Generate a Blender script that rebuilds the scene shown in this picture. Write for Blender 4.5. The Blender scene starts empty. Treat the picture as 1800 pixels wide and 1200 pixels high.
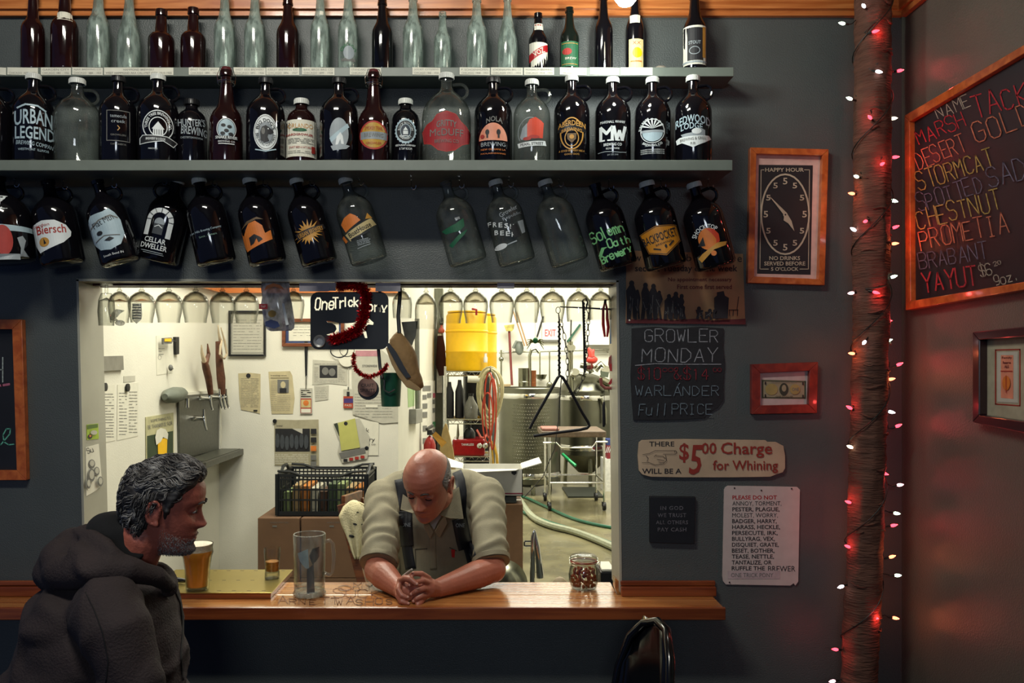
import bpy, bmesh, math, random
from mathutils import Vector, Matrix, noise, geometry
from mathutils.bvhtree import BVHTree
import numpy as np
random.seed(7)
S = bpy.context.scene
COL = S.collection
F, CX, CY, CH = 1500.0, 850.0, 640.0, 1.8      # focal length in pixels, vanishing point, eye height

# ---------------------------------------------------------------- camera, world, exposure, big lights
cam_data = bpy.data.cameras.new('camera')
cam_data.sensor_width = 36; cam_data.lens = 30
cam_data.shift_x = (900 - CX) / 1800; cam_data.shift_y = (CY - 600) / 1800
cam = bpy.data.objects.new('camera', cam_data); COL.objects.link(cam)
cam.location = (0, 0, CH); cam.rotation_euler = (math.pi / 2, 0, 0)
S.camera = cam
wd = bpy.data.worlds.new('world'); S.world = wd; wd.use_nodes = True
bg = wd.node_tree.nodes['Background']
bg.inputs[0].default_value = (0.10, 0.16, 0.36, 1); bg.inputs[1].default_value = 0.30
vs = S.view_settings
vs.view_transform = 'Standard'; vs.look = 'None'; vs.exposure = 0.0; vs.gamma = 1.0; vs.use_curve_mapping = False
S.cycles.max_bounces = 8; S.cycles.transparent_max_bounces = 24
S.cycles.diffuse_bounces = 3; S.cycles.glossy_bounces = 3; S.cycles.transmission_bounces = 4
S.cycles.caustics_reflective = False; S.cycles.caustics_refractive = False
S.cycles.sample_clamp_indirect = 3.0

def area(name, loc, target, sx, sy, power, col):
    l = bpy.data.lights.new(name, 'AREA'); l.shape = 'RECTANGLE'; l.size = sx; l.size_y = sy
    l.energy = power; l.color = col
    o = bpy.data.objects.new(name, l); COL.objects.link(o); o.location = loc
    o.rotation_euler = (Vector(target) - Vector(loc)).to_track_quat('-Z', 'Y').to_euler()
    return o
area('taproom_ceiling_lamp', (-0.75, 1.15, 3.72), (-0.55, 3.0, 1.9), 0.85, 0.30, 60, (1.0, 0.97, 0.86))
area('taproom_far_lamp', (-0.3, -2.2, 2.45), (-0.2, 3.0, 1.9), 0.9, 0.4, 19, (0.84, 0.92, 1.0))
area('serving_room_lamp', (-0.95, 4.1, 2.95), (-1.1, 4.1, 0), 0.7, 0.9, 44, (1.0, 0.96, 0.80))
area('passage_fill', (0.5, 3.45, 3.4), (0.0, 4.0, .6), 0.5, 0.5, 26, (1.0, 0.96, 0.82))  # added fill light, brightens the white carton front and the hatch
area('brewery_lamp_near', (1.2, 7.2, 3.8), (1.2, 7.2, 0), 1.6, 2.4, 125, (1.0, 0.97, 0.84))
area('brewery_lamp_far', (1.0, 11.2, 3.8), (1.0, 11.8, 0), 3.0, 1.6, 300, (1.0, 0.97, 0.86))

# ---------------------------------------------------------------- helpers
def P(px, py, Y):
    return Vector(((px - CX) * Y / F, Y, CH + (CY - py) * Y / F))
def lin(c):
    if isinstance(c, str):
        c = c.lstrip('#'); c = [int(c[i:i + 2], 16) / 255 for i in (0, 2, 4)]
        return tuple(x / 12.92 if x <= .04045 else ((x + .055) / 1.055) ** 2.4 for x in c)
    return tuple(c[:3])
MATS = {}
def mat(name, col='808080', rough=.6, metal=0., var=.15, scale=25., bump=0., bscale=60., es=0., coat=0., spec=.5, stretch=None):
    if name in MATS: return MATS[name]
    m = bpy.data.materials.new(name); m.use_nodes = True; MATS[name] = m
    nt = m.node_tree; N = nt.nodes; L = nt.links; b = N['Principled BSDF']
    c = lin(col)
    b.inputs['Roughness'].default_value = rough; b.inputs['Metallic'].default_value = metal
    b.inputs['Specular IOR Level'].default_value = spec; b.inputs['Coat Weight'].default_value = coat
    b.inputs['Coat Roughness'].default_value = .12
    tc = N.new('ShaderNodeTexCoord'); mp = N.new('ShaderNodeMapping'); L.new(tc.outputs['Object'], mp.inputs[0])
    if stretch: mp.inputs['Scale'].default_value = stretch
    n = N.new('ShaderNodeTexNoise'); n.inputs['Scale'].default_value = scale; n.inputs['Detail'].default_value = 4
    L.new(mp.outputs[0], n.inputs['Vector'])
    r = N.new('ShaderNodeValToRGB'); L.new(n.outputs[0], r.inputs[0])
    r.color_ramp.elements[0].position = .3; r.color_ramp.elements[1].position = .7
    r.color_ramp.elements[0].color = tuple(x * (1 - var) for x in c) + (1,)
    r.color_ramp.elements[1].color = tuple(min(1, x * (1 + var)) for x in c) + (1,)
    L.new(r.outputs[0], b.inputs['Base Color'])
    if es:
        L.new(r.outputs[0], b.inputs['Emission Color']); b.inputs['Emission Strength'].default_value = es
    if bump:
        n2 = N.new('ShaderNodeTexNoise'); n2.inputs['Scale'].default_value = bscale; n2.inputs['Detail'].default_value = 5
        L.new(mp.outputs[0], n2.inputs['Vector'])
        bp = N.new('ShaderNodeBump'); bp.inputs['Strength'].default_value = bump; bp.inputs['Distance'].default_value = .01
        L.new(n2.outputs[0], bp.inputs['Height']); L.new(bp.outputs[0], b.inputs['Normal'])
    return m
def wood(name, c1, c2, rough=.35, coat=.4, stretch=(1, 12, 14), scale=3.):
    if name in MATS: return MATS[name]
    m = bpy.data.materials.new(name); m.use_nodes = True; MATS[name] = m
    nt = m.node_tree; N = nt.nodes; L = nt.links; b = N['Principled BSDF']
    b.inputs['Roughness'].default_value = rough; b.inputs['Coat Weight'].default_value = coat; b.inputs['Coat Roughness'].default_value = .08
    tc = N.new('ShaderNodeTexCoord'); mp = N.new('ShaderNodeMapping'); L.new(tc.outputs['Object'], mp.inputs[0])
    mp.inputs['Scale'].default_value = stretch
    n = N.new('ShaderNodeTexNoise'); n.inputs['Scale'].default_value = scale; n.inputs['Detail'].default_value = 8; n.inputs['Distortion'].default_value = .6
    L.new(mp.outputs[0], n.inputs['Vector'])
    r = N.new('ShaderNodeValToRGB'); L.new(n.outputs[0], r.inputs[0])
    r.color_ramp.elements[0].position = .36; r.color_ramp.elements[1].position = .66
    r.color_ramp.elements[0].color = lin(c1) + (1,); r.color_ramp.elements[1].color = lin(c2) + (1,)
    L.new(r.outputs[0], b.inputs['Base Color'])
    bp = N.new('ShaderNodeBump'); bp.inputs['Strength'].default_value = .12; bp.inputs['Distance'].default_value = .004
    L.new(n.outputs[0], bp.inputs['Height']); L.new(bp.outputs[0], b.inputs['Normal'])
    return m
def glass(name, tint=(.93, .95, .93), edge=(.35, .38, .36), gloss=.05, body=0., bodycol='9aa39c', shine=.5):
    """thin glass: tinted see-through that darkens at grazing angles, with a fresnel reflection; body = share of diffuse film"""
    if name in MATS: return MATS[name]
    m = bpy.data.materials.new(name); m.use_nodes = True; MATS[name] = m
    nt = m.node_tree; N = nt.nodes; L = nt.links
    N.remove(N['Principled BSDF']); out = N['Material Output']
    lw = N.new('ShaderNodeLayerWeight'); lw.inputs[0].default_value = .35
    r = N.new('ShaderNodeValToRGB'); L.new(lw.outputs['Facing'], r.inputs[0])
    r.color_ramp.elements[0].position = .15; r.color_ramp.elements[1].position = .85
    r.color_ramp.elements[0].color = tuple(tint) + (1,); r.color_ramp.elements[1].color = tuple(edge) + (1,)
    t = N.new('ShaderNodeBsdfTransparent'); L.new(r.outputs[0], t.inputs[0])
    last = t.outputs[0]
    if body:
        d = N.new('ShaderNodeBsdfDiffuse'); nz = N.new('ShaderNodeTexNoise'); nz.inputs['Scale'].default_value = 5
        r2 = N.new('ShaderNodeValToRGB'); L.new(nz.outputs[0], r2.inputs[0])
        c = lin(bodycol)
        r2.color_ramp.elements[0].position = .38; r2.color_ramp.elements[1].position = .62; r2.color_ramp.elements[0].color = tuple(x * .45 for x in c) + (1,); r2.color_ramp.elements[1].color = tuple(x * 1.2 for x in c) + (1,)
        L.new(r2.outputs[0], d.inputs[0])
        mb = N.new('ShaderNodeMixShader'); mb.inputs[0].default_value = body
        L.new(last, mb.inputs[1]); L.new(d.outputs[0], mb.inputs[2]); last = mb.outputs[0]
    g = N.new('ShaderNodeBsdfGlossy'); g.inputs['Roughness'].default_value = gloss
    pw_ = N.new('ShaderNodeMath'); pw_.operation = 'POWER'; pw_.inputs[1].default_value = 4.5
    lw2 = N.new('ShaderNodeLayerWeight'); lw2.inputs[0].default_value = .5; L.new(lw2.outputs['Facing'], pw_.inputs[0])
    fr_ = N.new('ShaderNodeMath'); fr_.operation = 'MULTIPLY_ADD'; fr_.inputs[1].default_value = shine; fr_.inputs[2].default_value = .045; L.new(pw_.outputs[0], fr_.inputs[0])
    mx = N.new('ShaderNodeMixShader'); L.new(fr_.outputs[0], mx.inputs[0]); L.new(last, mx.inputs[1]); L.new(g.outputs[0], mx.inputs[2])
    L.new(mx.outputs[0], out.inputs[0])
    return m

def wm(o):
    m = Matrix.LocRotScale(o.location, o.rotation_euler, None)
    return wm(o.parent) @ m if o.parent else m
def tag(o, label=None, cat=None, group=None, kind=None):
    if label: o['label'] = label
    if cat: o['category'] = cat
    if group: o['group'] = group
    if kind: o['kind'] = kind
    return o
def thing(name, label, cat, loc=(0, 0, 0), rot=(0, 0, 0), group=None):
    o = bpy.data.objects.new(name, None); COL.objects.link(o)
    o.empty_display_size = .05
    o.location = loc; o.rotation_euler = rot
    return tag(o, label, cat, group)

class MB:
    def __init__(s): s.v = []; s.f = []; s.m = []; s.mi = 0
    def add(s, vs, fs):
        k = len(s.v); s.v += [tuple(x) for x in vs]
        s.f += [[k + i for i in f] for f in fs]; s.m += [s.mi] * len(fs); return s
    def box(s, lo, hi, rot=None, pivot=None):
        v = [Vector((x, y, z)) for x in (lo[0], hi[0]) for y in (lo[1], hi[1]) for z in (lo[2], hi[2])]
        if rot is not None:
            c = Vector(pivot) if pivot is not None else (Vector(lo) + Vector(hi)) / 2
            v = [c + rot @ (p - c) for p in v]
        return s.add(v, [(0, 1, 3, 2), (4, 6, 7, 5), (0, 4, 5, 1), (2, 3, 7, 6), (0, 2, 6, 4), (1, 5, 7, 3)])
    def bar(s, a, b, w, h=None, up=(0, 0, 1)):
        """square bar from a to b"""
        a = Vector(a); b = Vector(b); h = h or w
        d = (b - a).normalized(); up = Vector(up)
        if abs(d.dot(up)) > .95: up = Vector((1, 0, 0)) if abs(d.x) < .9 else Vector((0, 1, 0))
        x = d.cross(up).normalized(); y = x.cross(d)
        v = [p + x * sx * w / 2 + y * sy * h / 2 for p in (a, b) for sx in (-1, 1) for sy in (-1, 1)]
        return s.add(v, [(0, 1, 3, 2), (4, 6, 7, 5), (0, 4, 5, 1), (2, 3, 7, 6), (0, 2, 6, 4), (1, 5, 7, 3)])
    def tube(s, pts, r, n=8, closed=False, flat=1.):
        pts = [Vector(p) for p in pts]; m = len(pts)
        rs = list(r) if isinstance(r, (list, tuple)) else [r] * m
        if len(rs) != m: rs = [float(v) for v in np.interp(np.linspace(0, 1, m), np.linspace(0, 1, len(rs)), rs)]
        rings = []; prev = None
        for i, p in enumerate(pts):
            if closed: d = pts[(i + 1) % m] - pts[i - 1]
            else: d = pts[min(i + 1, m - 1)] - pts[max(i - 1, 0)]
            d = d.normalized() if d.length > 1e-9 else Vector((0, 0, 1))
            if prev is None:
                u = Vector((0, 0, 1)) if abs(d.z) < .9 else Vector((0, 1, 0))
                x = d.cross(u).normalized()
            else: x = (prev - d * prev.dot(d)).normalized()
            prev = x; y = d.cross(x)
            rings.append([p + (x * math.cos(2 * math.pi * k / n) + y * flat * math.sin(2 * math.pi * k / n)) * rs[i] for k in range(n)])
        vs = [v for rg in rings for v in rg]; fs = []
        for i in range(m if closed else m - 1):
            for k in range(n):
                a = i * n + k; b = i * n + (k + 1) % n; c = ((i + 1) % m) * n
                fs.append((a, b, c + (k + 1) % n, c + k))
        if not closed: fs += [tuple(reversed(range(n))), tuple((m - 1) * n + k for k in range(n))]
        return s.add(vs, fs)
    def lathe(s, prof, n=24, c=(0, 0, 0), M=None):
        """prof: (r, z) pairs; r 0 closes to a point"""
        vs = []; idx = []
        for r, z in prof:
            if r < 1e-6: idx.append([len(vs)]); vs.append(Vector((0, 0, z)))
            else:
                idx.append(list(range(len(vs), len(vs) + n)))
                vs += [Vector((r * math.cos(2 * math.pi * k / n), r * math.sin(2 * math.pi * k / n), z)) for k in range(n)]
        fs = []
        for a, b in zip(idx, idx[1:]):
            if len(a) == 1 and len(b) == 1: continue
            for k in range(n):
                k2 = (k + 1) % n
                if len(a) == 1: fs.append((a[0], b[k2], b[k]))
                elif len(b) == 1: fs.append((a[k], a[k2], b[0]))
                else: fs.append((a[k], a[k2], b[k2], b[k]))
        if M is not None: vs = [M @ v for v in vs]
        return s.add([v + Vector(c) for v in vs], fs)
    def ell(s, c, r, n=16, m=10, M=None):
        prof = [(math.sin(math.pi * i / m), -math.cos(math.pi * i / m)) for i in range(m + 1)]
        prof[0] = (0, -1); prof[-1] = (0, 1)
        R = Matrix.Diagonal(Vector(r if hasattr(r, '__len__') else (r, r, r)))
        if M is not None: R = M @ R
        return s.lathe(prof, n, c, R)
    def prism(s, poly, fn, d0, d1):
        """poly: 2D outline; fn(u, v, d) -> 3D; solid between depths d0 and d1"""
        n = len(poly)
        a = [fn(x, y, d0) for x, y in poly]; b = [fn(x, y, d1) for x, y in poly]
        fs = [(i, (i + 1) % n, n + (i + 1) % n, n + i) for i in range(n)]
        if n <= 4: fs += [tuple(range(n)), tuple(range(n, 2 * n))]
        else:
            t = geometry.tessellate_polygon([[Vector((x, y, 0)) for x, y in poly]])
            fs += [tuple(q) for q in t] + [tuple(n + i for i in q) for q in t]
        return s.add(a + b, fs)
    def build(s, name, mats, parent=None, smooth=False, world=True, loc=None, bevel=0., angle=40):
        if not isinstance(mats, (list, tuple)): mats = [mats]
        vs = [Vector(v) for v in s.v]
        if parent is not None and world:
            inv = wm(parent).inverted(); vs = [inv @ v for v in vs]
        if loc is not None: L = Vector(loc); vs = [v - L for v in vs]
        me = bpy.data.meshes.new(name); me.from_pydata([tuple(v) for v in vs], [], s.f)
        for m in mats: me.materials.append(m)
        if len(mats) > 1: me.polygons.foreach_set('material_index', s.m)
        bm = bmesh.new(); bm.from_mesh(me); bmesh.ops.recalc_face_normals(bm, faces=bm.faces[:]); bm.to_mesh(me); bm.free()
        if smooth:
            me.polygons.foreach_set('use_smooth', [True] * len(me.polygons))
            try: me.set_sharp_from_angle(angle=math.radians(angle))
            except Exception: pass
        me.update()
        o = bpy.data.objects.new(name, me); COL.objects.link(o)
        if loc is not None: o.location = loc
        if parent is not None: o.parent = parent
        if bevel:
            b = o.modifiers.new('bevel', 'BEVEL'); b.width = bevel; b.segments = 2; b.limit_method = 'ANGLE'
        return o

# mappings from photograph measurements to surfaces of the room (d = distance out of the surface)
def fr(Y, k=None):
    return lambda x, y, d=0: Vector(((x - CX) * Y / F, Y - d, CH + (CY - y) * Y / F))
def side(X, n):
    def f(x, y, d=0):
        Y = X * F / (x - CX)
        return Vector((X + n * d, Y, CH + (CY - y) * Y / F))
    return f
def flat(c, ax, s=1.):
    """tilted sheet: centre c, axes ax=(right, up, normal), measured in pixels*s, y down"""
    return lambda x, y, d=0: Vector(c) + ax[0] * x * s - ax[1] * y * s + ax[2] * d

# ---------------------------------------------------------------- lettering and flat artwork
_TX = {}
def text_geo(t, bold=0., ital=0., sp=1.):
    bold = 0. if 'M' in t else min(bold, .016); k = (t, bold, ital, sp)
    if k in _TX: return _TX[k]
    c = bpy.data.curves.new('t', 'FONT'); c.body = t; c.offset = bold; c.shear = ital; c.resolution_u = 2; c.space_character = sp
    o = bpy.data.objects.new('t', c); COL.objects.link(o)
    dg = bpy.context.evaluated_depsgraph_get(); me = bpy.data.meshes.new_from_object(o.evaluated_get(dg))
    vs = [(v.co.x, v.co.y) for v in me.vertices]; fs = [tuple(p.vertices) for p in me.polygons]
    bpy.data.objects.remove(o); bpy.data.curves.remove(c); bpy.data.meshes.remove(me)
    if not vs: vs = [(0, 0), (1, 0), (1, 1)]; fs = [(0, 1, 2)]
    x0 = min(v[0] for v in vs); x1 = max(v[0] for v in vs); y0 = min(v[1] for v in vs); y1 = max(v[1] for v in vs)
    _TX[k] = ([((x - (x0 + x1) / 2), (y - (y0 + y1) / 2)) for x, y in vs], fs, x1 - x0, y1 - y0)
    return _TX[k]
SF = {'A': '00 26 40|12 32', 'B': '00 06 36 45 44 33 03|33 42 41 30 00', 'C': '45 36 16 05 01 10 30 41', 'D': '00 06 26 44 42 20 00',
 'E': '46 06 00 40|03 33', 'F': '46 06 00|03 33', 'G': '45 36 16 05 01 10 30 41 43 23', 'H': '00 06|40 46|03 43', 'I': '20 26|16 36|10 30',
 'J': '46 41 30 10 01', 'K': '00 06|46 03 40', 'L': '06 00 40', 'M': '00 06 23 46 40', 'N': '00 06 40 46', 'O': '16 05 01 10 30 41 45 36 16',
 'P': '00 06 36 45 44 33 03', 'Q': '16 05 01 10 30 41 45 36 16|22 40', 'R': '00 06 36 45 44 33 03|23 40', 'S': '45 36 16 05 04 13 33 42 41 30 10 01',
 'T': '06 46|26 20', 'U': '06 01 10 30 41 46', 'V': '06 20 46', 'W': '06 10 24 30 46', 'X': '00 46|06 40', 'Y': '06 23 46|23 20', 'Z': '06 46 00 40',
 '0': '16 05 01 10 30 41 45 36 16', '1': '15 26 20', '2': '05 16 36 45 44 00 40', '4': '30 36 02 42', '5': '46 06 03 33 42 41 30 10 01',
 '6': '45 36 16 05 01 10 30 41 42 33 13 02', '9': '43 32 12 03 05 16 36 45 41 30 10', '$': '45 36 16 05 04 13 33 42 41 30 10 01|27 20',
 '.': '20 21', "'": '26 25', '&': '40 05 16 26 25 02 01 10 20 42', 'u': '04 01 10 30 41|44 40', 'l': '26 20', 'z': '04 44 00 40',
 'o': '14 03 01 10 30 41 43 34 14', 'e': '02 42 43 34 14 03 01 10 30 41', 'm': '00 04|03 14 23 20|23 34 43 40', 'n': '00 04|03 24 43 40', 'a': '44 40|43 24 03 01 10 30 41',
 't': '26 21 30|14 34', 'h': '00 06|03 24 43 40', 'r': '00 04|03 24 34', 'w': '04 10 23 30 44', 'y': '04 20|44 10'}
class Art:
    def __init__(s, fn=None, wrap=0., d0=.0012, dk=.0005):
        s.fn = fn; s.gid = 0; s.gn = 0; s.wrap = wrap; s.parts = []; s.mats = []; s.d = d0; s.dk = dk; s.n = 0
    def _mi(s, m):
        if m not in s.mats: s.mats.append(m)
        return s.mats.index(m)
    def _put(s, vs, fs, m, up=True, cut=True):
        if s.wrap and cut and vs and fs and max(max(vs[i][0] for i in f) - min(vs[i][0] for i in f) for f in fs) > s.wrap:
            bm = bmesh.new(); bv = [bm.verts.new((x, y, 0)) for x, y in vs]
            for f in fs:
                try: bm.faces.new([bv[i] for i in f])
                except Exception: pass
            x0 = min(p[0] for p in vs); x1 = max(p[0] for p in vs); x = x0 + s.wrap
            while x < x1:
                bmesh.ops.bisect_plane(bm, geom=bm.verts[:] + bm.edges[:] + bm.faces[:], plane_co=(x, 0, 0), plane_no=(1, 0, 0)); x += s.wrap
            bm.verts.index_update(); vs = [(v.co.x, v.co.y) for v in bm.verts]; fs = [tuple(v.index for v in f.verts) for f in bm.faces]; bm.free()
        s.parts.append((vs, fs, s._mi(m), s.d, s.gid)); 
        if up: s.d += s.dk
        return s
    def poly(s, pts, m, up=True):
        t = geometry.tessellate_polygon([[Vector((x, y, 0)) for x, y in pts]])
        vs = [tuple(p) for p in pts]; fs = [tuple(q) for q in t]
        if s.wrap:
            bm = bmesh.new(); bv = [bm.verts.new((x, y, 0)) for x, y in vs]
            for f in fs:
                try: bm.faces.new([bv[i] for i in f])
                except Exception: pass
            x0 = min(p[0] for p in pts); x1 = max(p[0] for p in pts); x = x0 + s.wrap
            while x < x1:
                bmesh.ops.bisect_plane(bm, geom=bm.verts[:] + bm.edges[:] + bm.faces[:], plane_co=(x, 0, 0), plane_no=(1, 0, 0)); x += s.wrap
            bm.verts.index_update()
            vs = [(v.co.x, v.co.y) for v in bm.verts]; fs = [tuple(v.index for v in f.verts) for f in bm.faces]; bm.free()
        return s._put(vs, fs, m, up)
    def rect(s, x0, y0, x1, y1, m, up=True): return s.poly([(x0, y0), (x1, y0), (x1, y1), (x0, y1)], m, up)
    def rrect(s, x0, y0, x1, y1, r, m, n=4):
        p = []
        for cx, cy, a in ((x1 - r, y0 + r, -90), (x1 - r, y1 - r, 0), (x0 + r, y1 - r, 90), (x0 + r, y0 + r, 180)):
            for i in range(n + 1):
                t = math.radians(a + 90 * i / n); p.append((cx + r * math.cos(t), cy + r * math.sin(t)))
        return s.poly(p, m)
    def ell(s, cx, cy, rx, ry, m, n=28, a0=0, a1=360):
        p = [(cx + rx * math.cos(math.radians(a0 + (a1 - a0) * i / n)), cy + ry * math.sin(math.radians(a0 + (a1 - a0) * i / n))) for i in range(n + (a1 - a0 < 360))]
        return s.poly(p, m)
    def line(s, pts, w, m, closed=False, up=True):
        vs = []; fs = []; pts = list(pts); n = len(pts)
        for i in range(n if closed else n - 1):
            (x0, y0), (x1, y1) = pts[i], pts[(i + 1) % n]; dx, dy = x1 - x0, y1 - y0; L = math.hypot(dx, dy) or 1
            ex, ey = dx / L * w / 2 * .6, dy / L * w / 2 * .6; nx, ny = -dy / L * w / 2, dx / L * w / 2; k = len(vs)
            vs += [(x0 - ex + nx, y0 - ey + ny), (x1 + ex + nx, y1 + ey + ny), (x1 + ex - nx, y1 + ey - ny), (x0 - ex - nx, y0 - ey - ny)]
            fs.append((k, k + 1, k + 2, k + 3))
        return s._put(vs, fs, m, up)
    def ring(s, cx, cy, rx, ry, w, m, a0=0, a1=360, n=32):
        vs = []; 
        for i in range(n + 1):
            t = math.radians(a0 + (a1 - a0) * i / n)
            for k in (0, 1): vs.append((cx + (rx - k * w) * math.cos(t), cy + (ry - k * w) * math.sin(t)))
        return s._put(vs, [(2 * i, 2 * i + 2, 2 * i + 3, 2 * i + 1) for i in range(n)], m)
    def text(s, t, cx, cy, w, h, m, bold=0., ital=0., rot=0., up=True, sp=1., arch=0.):
        vs, fs, tw, th = text_geo(t, bold, ital, sp)
        sx = (w / tw) if w else h / th; sy = (h / th) if h else sx
        c, n = math.cos(math.radians(rot)), math.sin(math.radians(rot)); o = []
        for x, y in vs:
            x, y = x * sx, -y * sy
            if arch: y += arch * ((x / (w / 2)) ** 2)
            o.append((cx + x * c - y * n, cy + x * n + y * c))
        s.gn += 1; s.gid = s.gn; s._put(o, fs, m, up); s.gid = 0; return s
    def arc(s, t, cx, cy, rx, ry, amid, h, m, bold=.02, spread=None, inner=False):
        """text along an ellipse; amid in degrees, 0 = top, clockwise; inner=True reads along the bottom"""
        vs, fs, tw, th = text_geo(t, bold); k = h / th
        half = (spread / 2 if spread else math.degrees(tw * k / ((rx + ry) / 2)) / 2); o = []
        for x, y in vs:
            a = amid + (x / (tw / 2)) * half * (-1 if inner else 1); r = (y * k) * (-1 if inner else 1); t_ = math.radians(a)
            o.append((cx + (rx + r) * math.sin(t_), cy - (ry + r) * math.cos(t_)))
        return s._put(o, fs, m)
    def chalk(s, t, x, y, w, h, lw, m, slant=0., rot=0., jit=.03, serif=0., rnd=None):
        """single-stroke hand lettering; x,y = lower left"""
        s.gn += 1; s.gid = s.gn
        rd = rnd or random; n = len(t); cw = w / n; c, sn = math.cos(math.radians(rot)), math.sin(math.radians(rot))
        for i, ch in enumerate(t):
            if ch == ' ' or ch not in SF: continue
            jx, jy = rd.uniform(-jit, jit) * h, rd.uniform(-jit, jit) * h; js = 1 + rd.uniform(-jit, jit) * 2
            for pl in SF[ch].split('|'):
                pp = []
                for q in pl.split():
                    u = int(q[0]) / 4 * cw * .74 * js + jx; v = int(q[1]) / 6 * h * js + jy
                    u += i * cw + v * slant
                    pp.append((x + u * c + v * sn, y - v * c + u * sn))
                s.line(pp, lw, m, up=False)
        s.d += s.dk; s.gid = 0; return s
    def scribble(s, x0, y0, x1, y1, rows, m, lw=1., fill=.85, rnd=None):
        """rows of tiny dashes standing for print too small to read"""
        rd = rnd or random
        for r in range(rows):
            y = y0 + (y1 - y0) * (r + .5) / rows; x = x0
            while x < x1 - 1:
                l = min(rd.uniform(2, 9), x1 - x); s.line([(x, y), (x + l, y)], lw, m, up=False)
                x += l + rd.uniform(.8, 2) + (6 if rd.random() > fill else 0)
        s.d += s.dk; return s
    def into(s, mb, mats, gid=None):
        for vs, fs, mi, d, gi in s.parts:
            if gid is not None and gi != gid: continue
            m = s.mats[mi]
            if m not in mats: mats.append(m)
            mb.mi = mats.index(m); mb.add([s.fn(x, y, d) for x, y in vs], fs)
    def build(s, name, parent=None, world=True, split=False):
        if split:
            for gi in sorted({p[4] for p in s.parts}):
                mb = MB(); ms = []; s.into(mb, ms, gi); mb.build((name if name != 'label_print' else 'lettering') if gi else ('print' if name != 'label_print' else name), ms, parent, world=world)
            return
        mb = MB(); ms = []; s.into(mb, ms); return mb.build(name, ms, parent, world=world)
    def merge(s):
        mb = MB(); ms = []; s.into(mb, ms); return mb, ms
# ---------------------------------------------------------------- materials
WALL = mat('slate_grey_paint', '4c5150', rough=.42, var=.06, scale=6, bump=.25, bscale=220)
WALLR = mat('olive_grey_paint', '565850', rough=.36, var=.08, scale=5, bump=.25, bscale=220)
SHELF = mat('shelf_grey_paint', '687068', rough=.45, var=.06)
CREAM = mat('cream_wall_paint', 'dbd9cb', rough=.6, var=.04, scale=5, bump=.1, bscale=150)
LINING = mat('grey_white_lining_paint', '9f9e90', rough=.35, var=.12, scale=4)
OAK = wood('varnished_oak', '96582a', 'c48a50', rough=.22, coat=.6, stretch=(.7, 16, 16), scale=2.2)
OAKF = wood('dark_oak_edge', '6b2f15', '8f4a24', rough=.3, coat=.5)
ORANGE = wood('orange_pine_trim', 'a85a28', 'd08448', rough=.35, coat=.3, stretch=(1, 10, 20))
FRAMEW = wood('orange_wood_frame', 'a04a1c', 'c46a30', rough=.3, coat=.4, stretch=(6, 6, 6), scale=5)
REDW = wood('reddish_wood_frame', '6e2018', '8c3020', rough=.35, coat=.3, stretch=(6, 6, 6), scale=5)
CONC = mat('wet_concrete', '787256', rough=.20, var=.42, scale=2.2, bump=.15, bscale=9)
CONCD = mat('dark_floor', '22242a', rough=.6)
CEIL = mat('ceiling_paint', '8a8a84', rough=.9)
CEILW = mat('white_ceiling_paint', 'd8d6c6', rough=.9)
WHITE = mat('white_plastic', 'd8d8d0', rough=.4)
PAPER = mat('white_paper', 'd6d4c4', rough=.8, var=.05)
PAPERG = mat('grey_paper', 'b4b2a4', rough=.8, var=.06)
NEWS = mat('yellowed_newsprint', 'b9ae8a', rough=.85, var=.12, scale=18)
INK = mat('black_ink', '17181c', rough=.6, var=.05)
INKG = mat('grey_ink', '6a6a66', rough=.7, var=.1)
BLACK = mat('black_plastic', '0e1013', rough=.4, var=.1)
BLKM = mat('black_steel', '101114', rough=.38, metal=.3, var=.1)
SLATE = mat('slate_board', '17191e', rough=.75, var=.25, scale=12, bump=.3, bscale=25)
CHALKB = mat('blackboard', '12141b', rough=.6, var=.3, scale=7)
STEEL = mat('stainless_steel', '80806f', rough=.25, metal=1., var=.12, scale=8)
STEELB = mat('brushed_dark_steel', '6f706a', rough=.42, metal=1., var=.1, scale=60)
CHROME = mat('chrome', 'd0d0cc', rough=.1, metal=1., var=.03)
BRASS = mat('brass_tray', 'b3a25c', rough=.3, metal=.9, var=.08, scale=5)
RED = mat('red_plastic', 'a8141c', rough=.4)
REDI = mat('red_ink', '9c2a22', rough=.6, var=.12)
YEL = mat('yellow_plastic', 'f0bc08', rough=.45, var=.04)
GREEN = mat('green_plastic', '0d4a34', rough=.5)
GRNI = mat('green_ink', '2f6a44', rough=.6)
LGRN = mat('lime_card', '96b02c', rough=.6)
CARD = mat('brown_cardboard', '6e523c', rough=.85, var=.08, scale=9)
CARDL = mat('light_cardboard', 'b89a68', rough=.85, var=.06)
GOLDI = mat('gold_ink', 'b8863a', rough=.5)
ORGI = mat('orange_ink', 'c8702c', rough=.5)
PEACH = mat('peach_ink', 'd0866a', rough=.5)
WHI = mat('white_ink', 'd2d8d8', rough=.5, var=.05)
WHID = mat('pale_blue_ink', '9fb4bd', rough=.5, var=.12)
GREYI = mat('silver_ink', '8e979c', rough=.5, var=.1)
CAPW = mat('white_cap', 'c9ccc6', rough=.45)
GB = [mat('dark_amber_glass', '0b0a0e', rough=.07, var=.1, spec=.6),
      mat('brown_glass', '1e0b0c', rough=.08, var=.25, scale=14, spec=.6),
      glass('clear_glass', (.90, .93, .91), (.34, .37, .35), .05, .07, '9a9f96', .7),
      glass('dusty_pale_glass', (.70, .78, .74), (.40, .46, .43), .12, .38, 'b4c4ba'),
      mat('black_green_glass', '101713', rough=.08, var=.1, spec=.6)]
GCL = glass('thin_clear_glass', (.975, .975, .96), (.40, .41, .38), .03)
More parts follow.
